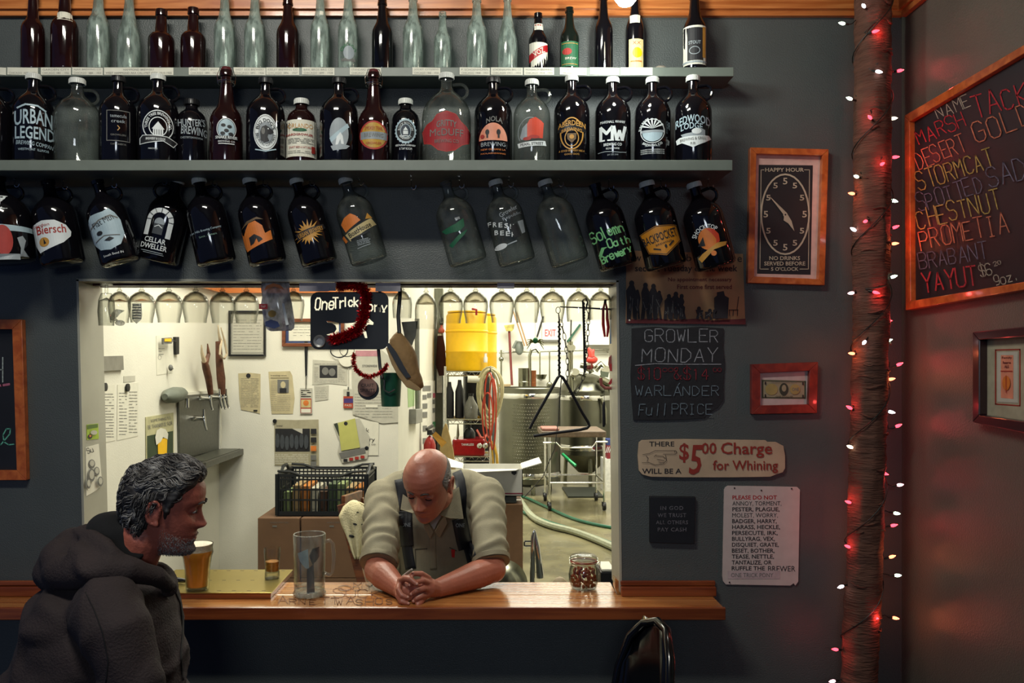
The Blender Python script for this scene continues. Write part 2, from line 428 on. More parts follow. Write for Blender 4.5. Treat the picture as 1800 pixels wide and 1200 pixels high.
GTHICK = glass('thick_clear_glass', (.92, .925, .90), (.34, .35, .33), .03, .05, 'c0c0b8')

# ---------------------------------------------------------------- setting
W0 = fr(3.0)
def struct(mb, name, m, **k): return tag(mb.build(name, m, **k), kind='structure')
mb = MB()
XL = -500
mb.prism([(XL, -340), (135, -340), (135, 491), (148, 1045), (148, 1540), (XL, 1540)], W0, 0, -.178)
mb.prism([(1087, -340), (1585, -340), (1585, 1540), (1093, 1540), (1093, 1045), (1087, 493)], W0, 0, -.178)
mb.prism([(135, -340), (1087, -340), (1087, 493), (135, 491)], W0, 0, -.178)
mb.prism([(148, 1062), (1093, 1062), (1093, 1540), (148, 1540)], W0, 0, -.178)
struct(mb, 'wall_front', WALL)
mb = MB(); mb.box((1.47, -2.5, 0), (1.62, 3.178, 3.75)); struct(mb, 'wall_right', WALLR)
mb = MB(); mb.box((-2.7, -2.5, -.08), (1.62, 3.178, 0)); struct(mb, 'floor', CONCD)
mb = MB(); mb.box((-2.0, 3.178, -.08), (2.6, 14.2, 0)); struct(mb, 'floor_brewery', CONC)
mb = MB(); mb.box((-2.7, -2.5, 3.75), (1.62, 3.178, 3.85)); struct(mb, 'ceiling', CEIL)
mb = MB(); mb.box((-1.75, 3.178, 3.0), (-.0, 5.2, 3.1)); struct(mb, 'ceiling_serving_room', CEILW)
mb = MB(); mb.box((-1.75, 3.178, 3.95), (2.6, 14.2, 4.05)); struct(mb, 'ceiling_brewery', CEILW)
mb = MB(); mb.box((-1.75, 3.178, 0), (-1.61, 5.2, 3.0)); struct(mb, 'wall_left_serving_room', CREAM)
mb = MB(); mb.box((-1.75, 5.2, 0), (-.52, 9.4, 3.95)); struct(mb, 'wall_back_serving_room', CREAM)
mb = MB(); mb.box((-1.4, 9.4, 0), (-1.25, 14.2, 3.95)); struct(mb, 'wall_left_brewery', CREAM)
mb = MB(); mb.box((-1.4, 14.05, 0), (2.6, 14.2, 3.95)); struct(mb, 'wall_back_brewery', CREAM)
mb = MB(); mb.box((2.45, 3.178, 0), (2.6, 14.05, 3.95)); struct(mb, 'wall_right_brewery', CREAM)
# lining boards of the hatch
mb = MB()
mb.add([W0(135, 491, 0), W0(148, 1030, 0), W0(148, 1030, -.178), W0(135, 491, -.178)], [(0, 1, 2, 3)])
mb = MB()
def lining(a, b, off, name):
    mb = MB()
    q = [a, b, (b[0] + off[0], b[1] + off[1]), (a[0] + off[0], a[1] + off[1])]
    mb.prism(q, W0, .004, -.182); struct(mb, name, LINING)
lining((135, 491), (148, 1040), (4, 0), 'trim_1')
lining((1087, 493), (1093, 1040), (-4, 0), 'trim_2')
lining((135, 490), (1087, 492), (0, 4), 'trim_3')
# orange trim boards above, along the front wall and the right wall
mb = MB()
mb.prism([(-500, -330), (1500, -330), (1583, -330), (1583, 21), (-500, 21)], fr(3.0), 0, .03)
mb.prism([(-500, 20), (1583, 20), (1583, 31), (-500, 31)], fr(3.0), 0, .018)
mb.prism([(-500, -60), (1583, -60), (1583, -52), (-500, -52)], fr(3.0), .03, .036)
struct(mb, 'trim_4', ORANGE)
mb = MB(); mb.box((1.442, -2.4, 3.03), (1.47, 2.97, 3.70)); mb.box((1.452, -2.4, 3.008), (1.47, 2.97, 3.03)); struct(mb, 'trim_5', ORANGE)
# orange crown strips in the serving room
mb = MB(); mb.box((-1.61, 5.17, 2.232), (-.52, 5.2, 2.36)); struct(mb, 'trim_6', ORANGE)
mb = MB(); mb.box((-1.61, 3.5, 2.232), (-1.58, 5.17, 2.36)); struct(mb, 'trim_7', ORANGE)

# ---------------------------------------------------------------- the two wall shelves
S1Z, S2Z = CH + (640 - 118) * 2.87 / F, CH + (640 - 281) * 2.74 / F
def shelf(label, xr, Y0, ztop, th, nm):
    t = thing('wall_shelf', label, 'shelf', (-.6, 3.0, ztop))
    mb = MB(); mb.box((-2.1, Y0, ztop - th), (xr, 2.999, ztop)); mb.build('shelf_board', SHELF, t, bevel=.002)
    return t
SH1 = shelf('upper grey shelf carrying the old bottles and white name strips', .842, 2.87, S1Z, .031, 1)
SH2 = shelf('lower grey shelf carrying growlers with more growlers hooked under it', .80, 2.74, S2Z, .034, 2)
# name strips on the upper shelf edge
strips = [(0, 11, ''), (13, 67, ''), (72, 125, 'GARDEN CITY'), (127, 181, 'AJAX BREWING CO'), (183, 305, 'HAMMOND BREWERY'), (332, 386, 'ERNST TOSETTI BREW'),
 (411, 467, 'WEST SIDE BREWERY'), (468, 526, 'KEELEY BREWING CO'), (531, 588, 'BIRK BROS BRG CO'), (615, 670, 'STANDARD BREWERY'),
 (725, 774, 'JOLIET CITIZENS'), (808, 861, 'P. SCHOENHOFEN'), (863, 919, 'SCHOENHOFEN BRG CO'), (921, 974, 'MONARCH BREWING'), (984, 1031, 'U.S. BREWING CO'),
 (1037, 1088, 'ATLAS'), (1091, 1147, 'ATLANTIC BREWING CO')]
for k, (a, b, t) in enumerate(strips):
    A = Art(fr(2.869), d0=.0008); rot = random.uniform(-.4, .4)
    A.poly([(a, 118.6 + rot), (b, 119 - rot), (b, 132 - rot), (a, 131.5 + rot)], PAPER)
    w = b - a
    if t: A.text(t, (a + b) / 2, 122.6, min(w - 6, 54), 3.4, INKG, bold=-.01)
    if w > 20: A.text(('WEST HAMMOND AKA CALUMET CITY  1910-1925' if w > 100 else 'CHICAGO %d - %d' % (1875 + 3 * k, 1920 + k)), (a + b) / 2, 128.4, w - 6, 3.4, INKG, bold=-.01)
    A.build('name_strip', SH1)
    MBs = None

# ---------------------------------------------------------------- bottles
PR = {  # (height share, radius share)
 'growler': [(0, 0), (0, .84), (.012, .95), (.04, 1), (.56, 1), (.615, .985), (.66, .92), (.71, .79), (.755, .60), (.79, .43), (.82, .32), (.86, .275), (.955, .265), (.957, .32), (1.0, .32), (1.0, .2)],
 'bigjug': [(0, 0), (0, .8), (.012, .93), (.05, 1), (.50, 1), (.585, .97), (.66, .86), (.73, .66), (.785, .43), (.82, .30), (.86, .235), (.955, .225), (.957, .27), (1.0, .27), (1.0, .16)],
 'squat': [(0, 0), (0, .86), (.015, .96), (.05, 1), (.62, 1), (.70, .97), (.77, .86), (.82, .66), (.85, .46), (.88, .38), (.94, .37), (.945, .43), (1, .43), (1, .25)],
 'swing': [(0, 0), (0, .86), (.012, .96), (.04, 1), (.44, 1), (.50, .96), (.555, .82), (.60, .62), (.65, .50), (.75, .42), (.90, .34), (.93, .34), (.935, .42), (.97, .42), (1.0, .36), (1.0, .2)],
 'longneck': [(0, 0), (0, .86), (.015, .96), (.04, 1), (.52, 1), (.57, .96), (.62, .82), (.68, .60), (.76, .47), (.92, .38), (.925, .46), (.955, .46), (.96, .42), (1.0, .42), (1.0, .25)],
 'blob': [(0, 0), (0, .86), (.015, .96), (.04, 1), (.50, 1), (.55, .97), (.60, .84), (.64, .62), (.68, .50), (.80, .42), (.92, .38), (.925, .50), (.98, .50), (1.0, .44), (1.0, .25)],
 'stubby': [(0, 0), (0, .88), (.015, .97), (.04, 1), (.50, 1), (.55, .96), (.60, .80), (.62, .60), (.64, .50), (.78, .43), (.90, .36), (.905, .46), (.96, .46), (1.0, .44), (1.0, .25)],
 'sloped': [(0, 0), (0, .86), (.015, .96), (.04, 1), (.36, 1), (.44, .95), (.52, .82), (.62, .64), (.72, .48), (.84, .38), (.93, .34), (.935, .42), (.97, .42), (1.0, .40), (1.0, .25)],
}
_BM = {}
def bottle_mesh(kind, R, H, m):
    k = (kind, round(R, 4), round(H, 3), m.name)
    if k not in _BM:
        # smooth the profile with a few subdivisions
        p = [(r * R, z * H) for z, r in PR[kind]]
        q = [p[0]]
        for i in range(1, len(p)):
            q.append(p[i])
        mb = MB(); mb.lathe(q, 28); o = mb.build('body', m, smooth=True, angle=50); _BM[k] = o.data; bpy.data.objects.remove(o)
    return _BM[k]
def prof_r(kind, R, H, z):
    p = PR[kind]; t = max(0, min(1, z / H))
    for (a, ra), (b, rb) in zip(p[2:], p[3:]):
        if a <= t <= b and b > a: return R * (ra + (rb - ra) * (t - a) / (b - a))
    return R
def add_mesh(name, me, parent): 
    o = bpy.data.objects.new(name, me); COL.objects.link(o); o.parent = parent; return o
_CACHE = {}
def cached(key, fn, name, parent):
    if key not in _CACHE:
        o = fn(); _CACHE[key] = o.data; bpy.data.objects.remove(o)
    return add_mesh(name, _CACHE[key], parent)
def cap_part(par, kind, R, H, m=None):
    r = {'growler': .32, 'bigjug': .27, 'squat': .43}.get(kind, .45) * R * 1.13; m = m or CAPW
    def f():
        mb = MB(); n = 24; h = .016
        mb.lathe([(0, H + .002), (r * .93, H + .002), (r, H - .001), (r, H - h), (r * .93, H - h), (r * .85, H - h * .8)], n)
        for k in range(n):
            a = 2 * math.pi * k / n; c, s_ = math.cos(a), math.sin(a)
            mb.tube([(r * c, r * s_, H - h), (r * c, r * s_, H - .002)], .0009, 4)
        return mb.build('screw_cap', m, smooth=True)
    return cached(('cap', round(r, 4), round(H, 3), m.name), f, 'screw_cap', par)
def handle_part(par, kind, R, H, m, sgn=1):
    def f():
        mb = MB(); z = .80 * H; x0 = .30 * R; rr = .021 * H / .28
        pts = []
        for k in range(15):
            a = math.radians(115 - 250 * k / 14)
            pts.append((sgn * (x0 + rr * .95 + rr * math.cos(a)), 0, z + rr * .2 + rr * math.sin(a) * 1.05))
        pts[0] = (sgn * x0 * .8, 0, pts[0][2]); pts[-1] = (sgn * x0 * 1.3, 0, pts[-1][2])
        mb.tube(pts, .0055, 8); return mb.build('handle', m, smooth=True)
    return cached(('handle', round(R, 3), round(H, 3), m.name, sgn), f, 'handle', par)
def wire_part(par, R, H):
    def f():
        mb = MB(); r = .0012; w = .42 * R + .004
        for s_ in (-1, 1):
            mb.tube([(s_ * w, 0, H * .86), (s_ * (w + .003), 0, H * .94), (s_ * w * .7, 0, H + .012), (0, 0, H + .014)], r, 5)
            mb.tube([(s_ * w, -.002, H * .86), (s_ * w * .9, -w * .6, H * .88), (0, -w, H * .88)], r, 5)
        mb.tube([(w * math.cos(a / 8 * math.pi), w * math.sin(a / 8 * math.pi), H * .86) for a in range(16)], r, 5, closed=True)
        return mb.build('wire_bail', CHROME, smooth=True)
    cached(('wire', round(R, 3), round(H, 3)), f, 'wire_bail', par)
    def g():
        mb = MB(); mb.lathe([(0, H + .012), (.25 * R, H + .011), (.34 * R, H + .004), (.36 * R, H), (0, H - .001)], 18)
        return mb.build('stopper', mat('maroon_stopper', '4a1a1e', rough=.4), smooth=True)
    cached(('stop', round(R, 3), round(H, 3)), g, 'stopper', par)

def bottle(name, label, group, kind, cx, ytop, wpx, Y, zbase, m, art=None, cap=None, handle=False, wire=False, cy=None):
    R = wpx / 2 * Y / F * .985; H = CH + (CY - ytop) * Y / F - zbase
    if cap: H -= .002
    if wire: H -= .012
    X = (cx - CX) * Y / F
    spin = -math.atan2(X, Y)
    t = thing(name, label, 'bottle', (X, Y, zbase), (0, 0, spin), group)
    add_mesh('body', bottle_mesh(kind, R, H, m), t)
    if cap: cap_part(t, kind, R, H, cap if cap is not True else None)
    if handle: handle_part(t, kind, R, H, m, 1)
    if wire: wire_part(t, R, H)
    if art: label_part(t, art, kind, R, H, CH + (CY - cy) * (Y - R) / F - zbase, Y / F)
    return t
def cyl_map(kind, R, H, v0, s, u0=0.):
    def f(x, y, d):
        v = v0 - y * s; r = prof_r(kind, R, H, v); u = x * s + u0
        a = math.asin(max(-.985, min(.985, u / r)))
        return Vector(((r + d) * math.sin(a), -(r + d) * math.cos(a), v))
    return f
def label_part(t, art, kind, R, H, v0, s, u0=0.):
    A = Art(cyl_map(kind, R, H, v0, s, u0), wrap=4., d0=.0009, dk=.00035)
    art(A); A.build('label_print', t, world=False, split=True)

TOPG = 'old beer bottles on the upper shelf'
top = [(58, -14, 40, 'blob', 1, 'amber bottle first from the end of the upper shelf, dusty'), (114, -20, 47, 'blob', 1, 'dark brown bottle with a white paper band round its neck'),
 (173, -22, 39, 'longneck', 3, 'pale frosty bottle beside the one with a white neck band'), (227, -16, 41, 'sloped', 3, 'pale sloping bottle just before two short brown ones'),
 (284, 18, 46, 'stubby', 1, 'short brown bottle, first of the two stubby ones'), (340, 15, 44, 'stubby', 1, 'short brown bottle, second of the two stubby ones, next to pale bottles'),
 (395, -14, 37, 'longneck', 3, 'pale bottle just after the second stubby brown bottle'), (448, -12, 37, 'longneck', 3, 'pale bottle standing just before a solitary red-brown one'),
 (506, 0, 40, 'longneck', 1, 'red-brown round-shouldered bottle between two pale bottles'), (563, -15, 35, 'longneck', 3, 'pale narrow bottle with a tiny square sticker on its neck'),
 (612, -14, 36, 'longneck', 3, 'pale greenish bottle with dark printing around its body'), (672, 0, 37, 'longneck', 0, 'near-black bottle between pale bottles mid shelf'),
 (726, -8, 36, 'longneck', 3, 'pale bottle beside the near-black one, over its bare shelf edge'), (778, 22, 31, 'longneck', 3, 'smallest pale bottle, with a beaded neck ring'),
 (838, -6, 36, 'longneck', 3, 'tall pale green-tinted bottle after the smallest one'), (892, -6, 35, 'sloped', 3, 'pale bottle sloping like a bowling pin beside the red-banded one'),
 (946, 24, 34, 'longneck', 0, 'dark bottle with cream label crossed by a red band'), (1001, 14, 34, 'longneck', 4, 'dark green bottle with a green label'),
 (1061, -10, 33, 'longneck', 0, 'plain dark bottle beneath the glaring lamp'), (1116, -14, 33, 'longneck', 0, 'dark bottle with pale yellow label and white neck'),
 (1221, -12, 42, 'longneck', 0, 'last dark bottle, alone, with a black label edged in white and gold')]
def art_top(i):
    def f(A):
        if i == 1: A.rect(-12, -44, 12, -27, PAPER)
        if i == 9: A.rect(-1, -44, 5, -37, PAPER)
        if i == 10:
            A.arc('CHICAGO', 0, 20, 14, 22, 0, 6, GRNI, bold=.03); A.rect(-11, 22, 12, 27, INKG); A.ell(1, 12, 9, 12, GREYI)
        if i == 16:
            A.rect(-15, -18, 16, 29, PAPER); A.poly([(-15, 2), (16, -16), (16, -4), (-15, 16)], RED)
            A.text('VOZ', 1, -1, 20, 9, PAPER, bold=.04, rot=-28); A.rect(-6, -54, 8, -42, PAPER); A.rect(-5, -52, 7, -50, REDI)
        if i == 17:
            A.rect(-14, -20, 15, 24, mat('green_label', '1c5a38', rough=.6)); A.ell(-4, -2, 8, 6, REDI); A.text('BREW', 2, 10, 18, 4, PAPER); A.line([(-12, 20), (13, 20)], 1, GOLDI); A.line([(-12, -16), (13, -16)], 1, GOLDI)
        if i == 19:
            A.rect(-10, -24, 14, 26, mat('cream_label', 'd8c88c', rough=.7, var=.1)); A.ell(4, 0, 8, 9, YEL); A.text('XX', 3, -17, 14, 6, REDI); A.rect(-7, 14, 11, 16, ORGI); A.rect(-8, -68, 8, -52, PAPER)
        if i == 20:
            A.rect(-19, -40, 19, 28, PAPER); A.rect(-12, -36, 14, 21, INK); A.rect(13, -37, 18, 16, GOLDI); A.text('STOUT', 0, -10, 20, 6, GREYI, bold=.02); A.ring(0, 4, 9, 7, 1.2, GREYI); A.rect(-19, 22, 19, 25, GREYI)
    return f if i in (1, 9, 10, 16, 17, 19, 20) else None
for i, (x, yt, w, k, g, lab) in enumerate(top):
    bottle('beer_bottle', lab, TOPG, k, x, yt, w, 2.93, S1Z, GB[g], art_top(i), cy={1: 60, 9: 60, 10: 80, 16: 92, 17: 92, 19: 92, 20: 84}.get(i, 80))
mb = MB()
c = P(1161, 122, 2.93); mb.ell((c.x, c.y, S1Z + .012), (.022, .018, .013), 10, 7)
mb.v = [tuple(Vector(v) * 1 + Vector((0, 0, 0)) + Vector(noise.noise_vector(Vector(v) * 60)) * .004) for v in mb.v]
tag(mb.build('pebble', mat('pale_stone', '8a8276', rough=.9, var=.3), smooth=True, loc=(c.x, c.y, S1Z)), 'small pale pebble lying on the upper shelf near the last bottle', 'stone')
# ---------------------------------------------------------------- growlers standing on the lower shelf
G2 = 'growlers standing on the lower shelf'
LBL = {}
def a_urban(A):
    A.text('URBAN', 0, -24, 58, 26, WHID, bold=.06, arch=4); A.text('LEGEND', 2, 4, 60, 22, WHID, bold=.06); A.text('BREWING COMPANY', 4, 23, 60, 7, WHID, bold=.02, rot=4); A.text('WESTMONT  ILLINOIS', 0, 33, 46, 4, WHID)
    A.line([(-24, -38), (-12, -44), (6, -43), (18, -36)], 3, WHID)
def a_creek(A):
    g = INKG
    A.line([(-18, -26), (18, -26), (18, 26), (-18, 26)], 1.2, g, closed=True); A.text('temecula', 0, -17, 26, 6, GREYI); A.text('creek', 0, -8, 22, 6, GREYI)
    A.line([(-1, 0), (2, 4), (-1, 8)], 1.4, GOLDI); A.text('GROWLERS', 0, 16, 24, 3, g); A.text('OAK HARBOR', 0, 32, 24, 3, g)
def a_barn(A):
    A.ring(0, -6, 25, 27, 1.6, WHI); A.arc('THREE TREE BREWING CO', 0, -6, 19, 21, 0, 5, WHI, bold=.03, spread=200); A.ring(0, -4, 15, 17, 1.5, WHI)
    A.poly([(-10, 0), (0, -13), (10, 0)], WHI); A.rect(-8, 0, 8, 11, WHI)
    for k in range(4): A.rect(-6 + k * 3.4, 1, -5 + k * 3.4, 10, INK, up=False)
    A.poly([(-28, 18), (-26, 12), (12, 12), (30, 20), (24, 28), (6, 19), (-28, 26)], INK); A.line([(-28, 16), (-24, 11), (14, 12), (30, 19), (24, 28), (8, 20), (-28, 26)], 1.2, WHI, closed=True)
    A.text('BREWERY & LODGE', -4, 17, 30, 4, WHI, bold=.03); A.text('MACOMB', -8, 34, 14, 2.5, WHI)
def a_hunter(A):
    A.text("HUNTER'S", 0, -11, 44, 13, GREYI, bold=.04, rot=-3, arch=-2); A.text('BREWING', 4, 3, 42, 14, GREYI, bold=.04, rot=4); A.text('CHESTERTON INDIANA', 0, 15, 36, 3.5, GREYI)
def a_hop(A):
    A.ell(0, -6, 14, 17, WHID); A.ring(0, -6, 16, 19, 1.2, WHI)
    for p in ((-5, -12), (5, -10), (0, -3), (-6, 2), (7, 3)): A.ell(p[0], p[1], 4, 3, INK, n=8)
    A.rect(-18, 6, 18, 12, INK); A.text('SNAKE RIVER', 0, 9, 34, 5, WHI, bold=.04); A.text('BREWING CO', 0, 16, 26, 3, WHI); A.line([(-12, 20), (12, 20)], 1.4, WHI)
def a_dog(A):
    A.ell(0, 0, 20, 31, WHI); A.ring(0, 0, 18.5, 29, 1, INKG); A.ell(0, 1, 12, 19, mat('grey_label_centre', '7f878c', rough=.5))
    A.arc("BIG DOG'S", 0, 0, 14, 21, 0, 6, INK, bold=.02, spread=150); A.arc('BREWING COMPANY', 0, 0, 14, 21, 180, 5, INK, spread=170, inner=True)
    A.poly([(-8, 14), (-9, 0), (-6, -9), (0, -12), (5, -9), (12, -4), (13, 0), (8, 3), (4, 3), (3, 8), (6, 15), (-2, 18)], INK); A.ell(-4, -2, 3, 6, INKG, n=10); A.ell(4, -6, 1.2, 1.2, WHI, n=8)
    A.line([(-16, 30), (0, 33), (16, 28)], 2, WHID)
def a_orlando(A):
    A.rect(-27, -31, 27, 33, PAPER); A.text('ORLANDO', -2, -20, 42, 8, GOLDI); A.ell(-3, -13, 12, 3, mat('green_label', '1c5a38')); A.text('HARDGROWLER', -3, -5, 44, 4, REDI, bold=.03)
    A.scribble(-22, 1, 20, 11, 4, INKG, .8); A.text('DRAFT BEER & OATS BREWS', 0, 17, 40, 3.5, REDI); A.scribble(-22, 22, 20, 28, 2, INKG, .7); A.rect(16, 14, 22, 26, REDI)
def a_greyoval(A):
    g = GREYI
    A.ell(0, 0, 16, 27, g); A.poly([(-16, 8), (14, -18), (17, -12), (-13, 16)], WHID); A.poly([(-4, 6), (2, -2), (6, 4), (8, 18), (4, 20), (2, 10), (-2, 20), (-6, 20)], WHI)
    A.poly([(-14, 22), (4, 18), (18, 20), (12, 26), (-10, 30)], g)
def a_yelring(A):
    A.ell(0, 0, 24, 25, REDI); A.ell(0, 0, 21, 22, mat('mustard_ink', 'a8842c', rough=.5)); A.rect(-22, -6, 22, 7, mat('grey_label_centre', '7f878c')); A.text('SMOKEY TRAIL', 0, -12, 30, 6, REDI); A.text('BREWING', 0, 0, 32, 7, INKG); A.text('GROWLER', 0, 14, 26, 4, REDI)
def a_stout(A):
    n = 22
    A.poly([((17 + (1.6 if k % 2 else 0)) * math.cos(math.tau * k / (2 * n)), -6 + (21 + (1.6 if k % 2 else 0)) * math.sin(math.tau * k / (2 * n))) for k in range(2 * n)], WHID)
    A.ell(0, -6, 15, 18, INK); A.ell(0, -6, 9, 12, WHID); A.ell(0, -6, 8, 11, mat('navy_ink', '28323f')); A.rect(-4, -6, 4, 0, WHI); A.poly([(-4, -7), (0, -13), (4, -7)], WHI); A.rect(-5, 2, 5, 3.5, WHI)
    A.arc('ROCK BOTTOM', 0, -6, 10.5, 13.5, 0, 4, WHI, spread=170); A.arc('BREWERY', 0, -6, 10.5, 13.5, 180, 4, WHI, spread=110, inner=True)
    A.text('RESTAURANT & BREWERY', 0, 19, 32, 3.2, WHI, bold=.03); A.text('& TAP ROOM', 0, 25, 20, 4, WHI, bold=.03)
def a_plaque(A):
    p = [(-41, -6), (-33, -16), (-24, -20), (-16, -31), (0, -36), (16, -31), (24, -20), (33, -14), (41, -4), (38, 14), (26, 20), (14, 30), (0, 33), (-14, 30), (-26, 19), (-38, 15)]
    A.poly(p, mat('dull_red_plaque', '8c1a20', rough=.6, var=.15)); A.line(p, 1.4, REDI, closed=True)
    A.text('GRITTY', 0, -16, 34, 11, INKG, bold=.02, arch=3); A.text('McDUFF', 0, 0, 56, 12, INKG, bold=.02); A.text('BREWING CO', 0, 15, 40, 6, INKG)
def a_nola(A):
    A.text('NOLA', 2, -31, 28, 9, INKG, bold=.02, arch=4); A.ell(0, 6, 24, 30, PEACH, a0=180, a1=360); A.ell(-10, -8, 3.4, 5, INK); A.ell(9, -8, 3.4, 5, INK)
    A.rect(-11.5, -10, -8.5, 2, INK); A.rect(7.5, -10, 10.5, 2, INK); A.ell(-18, -1, 3.5, 3.5, REDI, n=10); A.text('BREWING', 0, 13, 40, 7, GREYI); A.text('NEW ORLEANS LA', 0, 22, 40, 3, ORGI); A.text('NOLABREWING', 0, 29, 40, 2.4, ORGI)
def a_pearl(A):
    A.ring(-2, 0, 22, 26, 1, GREYI, 150, 330); A.poly([(-20, 8), (-16, -8), (-8, -16), (-8, 12), (-18, 12)], GREYI)
    A.poly([(-8, 10), (-8, -14), (-4, -22), (6, -26), (16, -20), (20, -16), (18, 10)], mat('vermilion_ink', 'c03c20', rough=.5)); A.ell(4, 8, 9, 3, REDI); A.ell(-8, 11, 7, 3, REDI)
    A.poly([(-24, 18), (22, 14), (24, 22), (-22, 26)], WHI); A.text('PEARL STREET', 0, 20, 38, 5, INK, bold=.03, rot=-4)
def a_aber(A):
    A.ring(0, 0, 20, 28, 2.2, GOLDI); A.rect(-24, -16, 24, -3, BLACK); A.text('ABERDEEN', 0, -18, 46, 9, GOLDI, bold=.03, arch=5); A.text('BREWING', 0, -7, 34, 6, GOLDI, bold=.02, arch=3)
    A.ring(0, 8, 12, 15, 1.6, GOLDI); A.poly([(-8, 0), (8, 0), (7, 10), (0, 17), (-7, 10)], mat('brown_ink', '5e4a30')); A.ell(0, 6, 4, 4, GOLDI, n=10); A.text('A GOOD BREWERY HAS A', 0, 30, 42, 3.5, GOLDI); A.text('GOOD DOG', 0, 36, 24, 3, GOLDI)
def a_mw(A):
    A.text('MARSHALL WHARF', 0, -24, 42, 4.5, WHI, bold=.03); A.chalk('M', -20, 7, 26, 22, 5, WHI, jit=0); A.chalk('W', 2, 7, 25, 22, 5, WHI, jit=0)
    for x in (-19, -9, -4, 6): A.rect(x, 6.5, x + 6, 9, WHI, up=False)
    A.text('BREWING CO', 0, 15, 30, 5, WHI, bold=.03); A.text('BELFAST MAINE', 0, 22, 22, 3, WHI); A.line([(-24, 28), (-12, 27), (12, 29), (22, 28)], 1, GREYI); A.text('207 338 2700', 0, 33, 18, 2.4, GREYI)
def a_sun(A):
    for k in range(7):
        a = math.radians(195 + k * 22); b = math.radians(206 + k * 22)
        A.poly([(0, -6), (20 * math.cos(a), -6 + 18 * math.sin(a)), (20 * math.cos(b), -6 + 18 * math.sin(b))], WHI, up=False)
    A.d += A.dk; A.ell(0, 0, 17, 16, WHID, a0=0, a1=180); A.rect(-19, -4, 19, 0, GREYI); A.ring(0, -2, 20, 21, 1.2, WHI); A.arc('SUN RIVER', 0, -2, 21, 22, -50, 4, WHI, bold=.03); A.arc('BREWING CO', 0, -2, 25, 25, 180, 4, WHI, bold=.03, inner=True)
    A.line([(-12, 24), (12, 24)], .8, GREYI)
    for k in range(3): A.text('GOVERNMENT WARNING ACCORDING TO THE', 0, 30 + 3.2 * k, 38, 2, WHI, up=False)
def a_red(A):
    A.text('REDWOOD', 0, -22, 58, 14, WHID, bold=.06, arch=7); A.text('LODGE', -2, -10, 36, 11, WHID, bold=.06, arch=3); A.poly([(-16, 10), (-20, 4), (0, 2), (12, -6), (20, -2), (20, 10)], GREYI); A.ell(6, 0, 8, 5, WHI)
    A.poly([(-28, 12), (-22, 9), (26, 7), (30, 12), (20, 19), (0, 28), (-18, 19), (-26, 20)], WHI); A.text('BREWING & GRILL', 0, 13, 42, 5, INKG, bold=.02, rot=-4); A.text('RB', 0, 21, 8, 4, INKG)
row2 = [(-14, 136, 72, 'growler', 0, None, 0, True, 226, 'dark growler cut off by the picture edge, first on the lower shelf'),
 (59, 131, 70, 'growler', 0, a_urban, 1, True, 228, 'dark growler with big pale blue stacked lettering and white cap'),
 (136, 139, 76, 'growler', 2, None, 1, True, 225, 'dusty clear growler without print, white cap, knobbly handle'),
 (208, 135, 66, 'growler', 0, a_creek, 0, True, 220, 'dark growler with a small dim square outline print'),
 (278, 132, 70, 'growler', 0, a_barn, 1, True, 226, 'dark growler with a white barn in a circle over a ribbon'),
 (337, 176, 55, 'squat', 0, a_hunter, 0, False, 226, 'squat dark jug with two lines of grey block lettering'),
 (398, 118, 58, 'swing', 1, a_hop, 2, False, 232, 'swing-top dark bottle with a small white round emblem'),
 (467, 138, 68, 'growler', 0, a_dog, 0, True, 232, 'dark growler with a white oval showing a black dog'),
 (530, 175, 54, 'squat', 1, a_orlando, 1, False, 241, 'squat amber jug with a wide white paper label'),
 (596, 138, 68, 'growler', 0, a_greyoval, 0, True, 234, 'dark growler with a plain silvery leaning oval emblem'),
 (657, 122, 56, 'swing', 1, a_yelring, 2, False, 237, 'swing-top bottle with a yellow round label rimmed red'),
 (713, 175, 52, 'squat', 0, a_stout, 1, False, 236, 'squat dark jug with a serrated blue-white round seal'),
 (785, 130, 88, 'bigjug', 2, a_plaque, 1, True, 232, 'largest jug, clear glass with a dull red scalloped plaque'),
 (867, 137, 68, 'growler', 0, a_nola, 0, True, 240, 'dark growler with a peach half-moon emblem'),
 (935, 141, 66, 'growler', 2, a_pearl, 1, True, 232, 'clear growler with a vermilion and white emblem'),
 (1005, 134, 64, 'growler', 0, a_aber, 1, True, 234, 'dark growler with a gold shield inside a gold ring'),
 (1077, 137, 64, 'growler', 0, a_mw, 1, True, 238, 'dark growler with two huge white initials'),
 (1147, 137, 64, 'growler', 0, a_sun, 1, True, 232, 'dark growler with a white sunburst circle and small print'),
 (1218, 134, 66, 'growler', 0, a_red, 1, True, 230, 'last dark growler on the shelf, white arched lettering over a ribbon')]
for cx, yt, w, k, g, art, top_, hd, cy, lab in row2:
    bottle('growler', lab, G2, k, cx, yt, w, 2.875 if k == 'squat' else 2.83, S2Z, GB[g], art, cap=(True if top_ == 1 else (BLACK if top_ == 0 else None)), handle=hd, wire=top_ == 2, cy=cy)

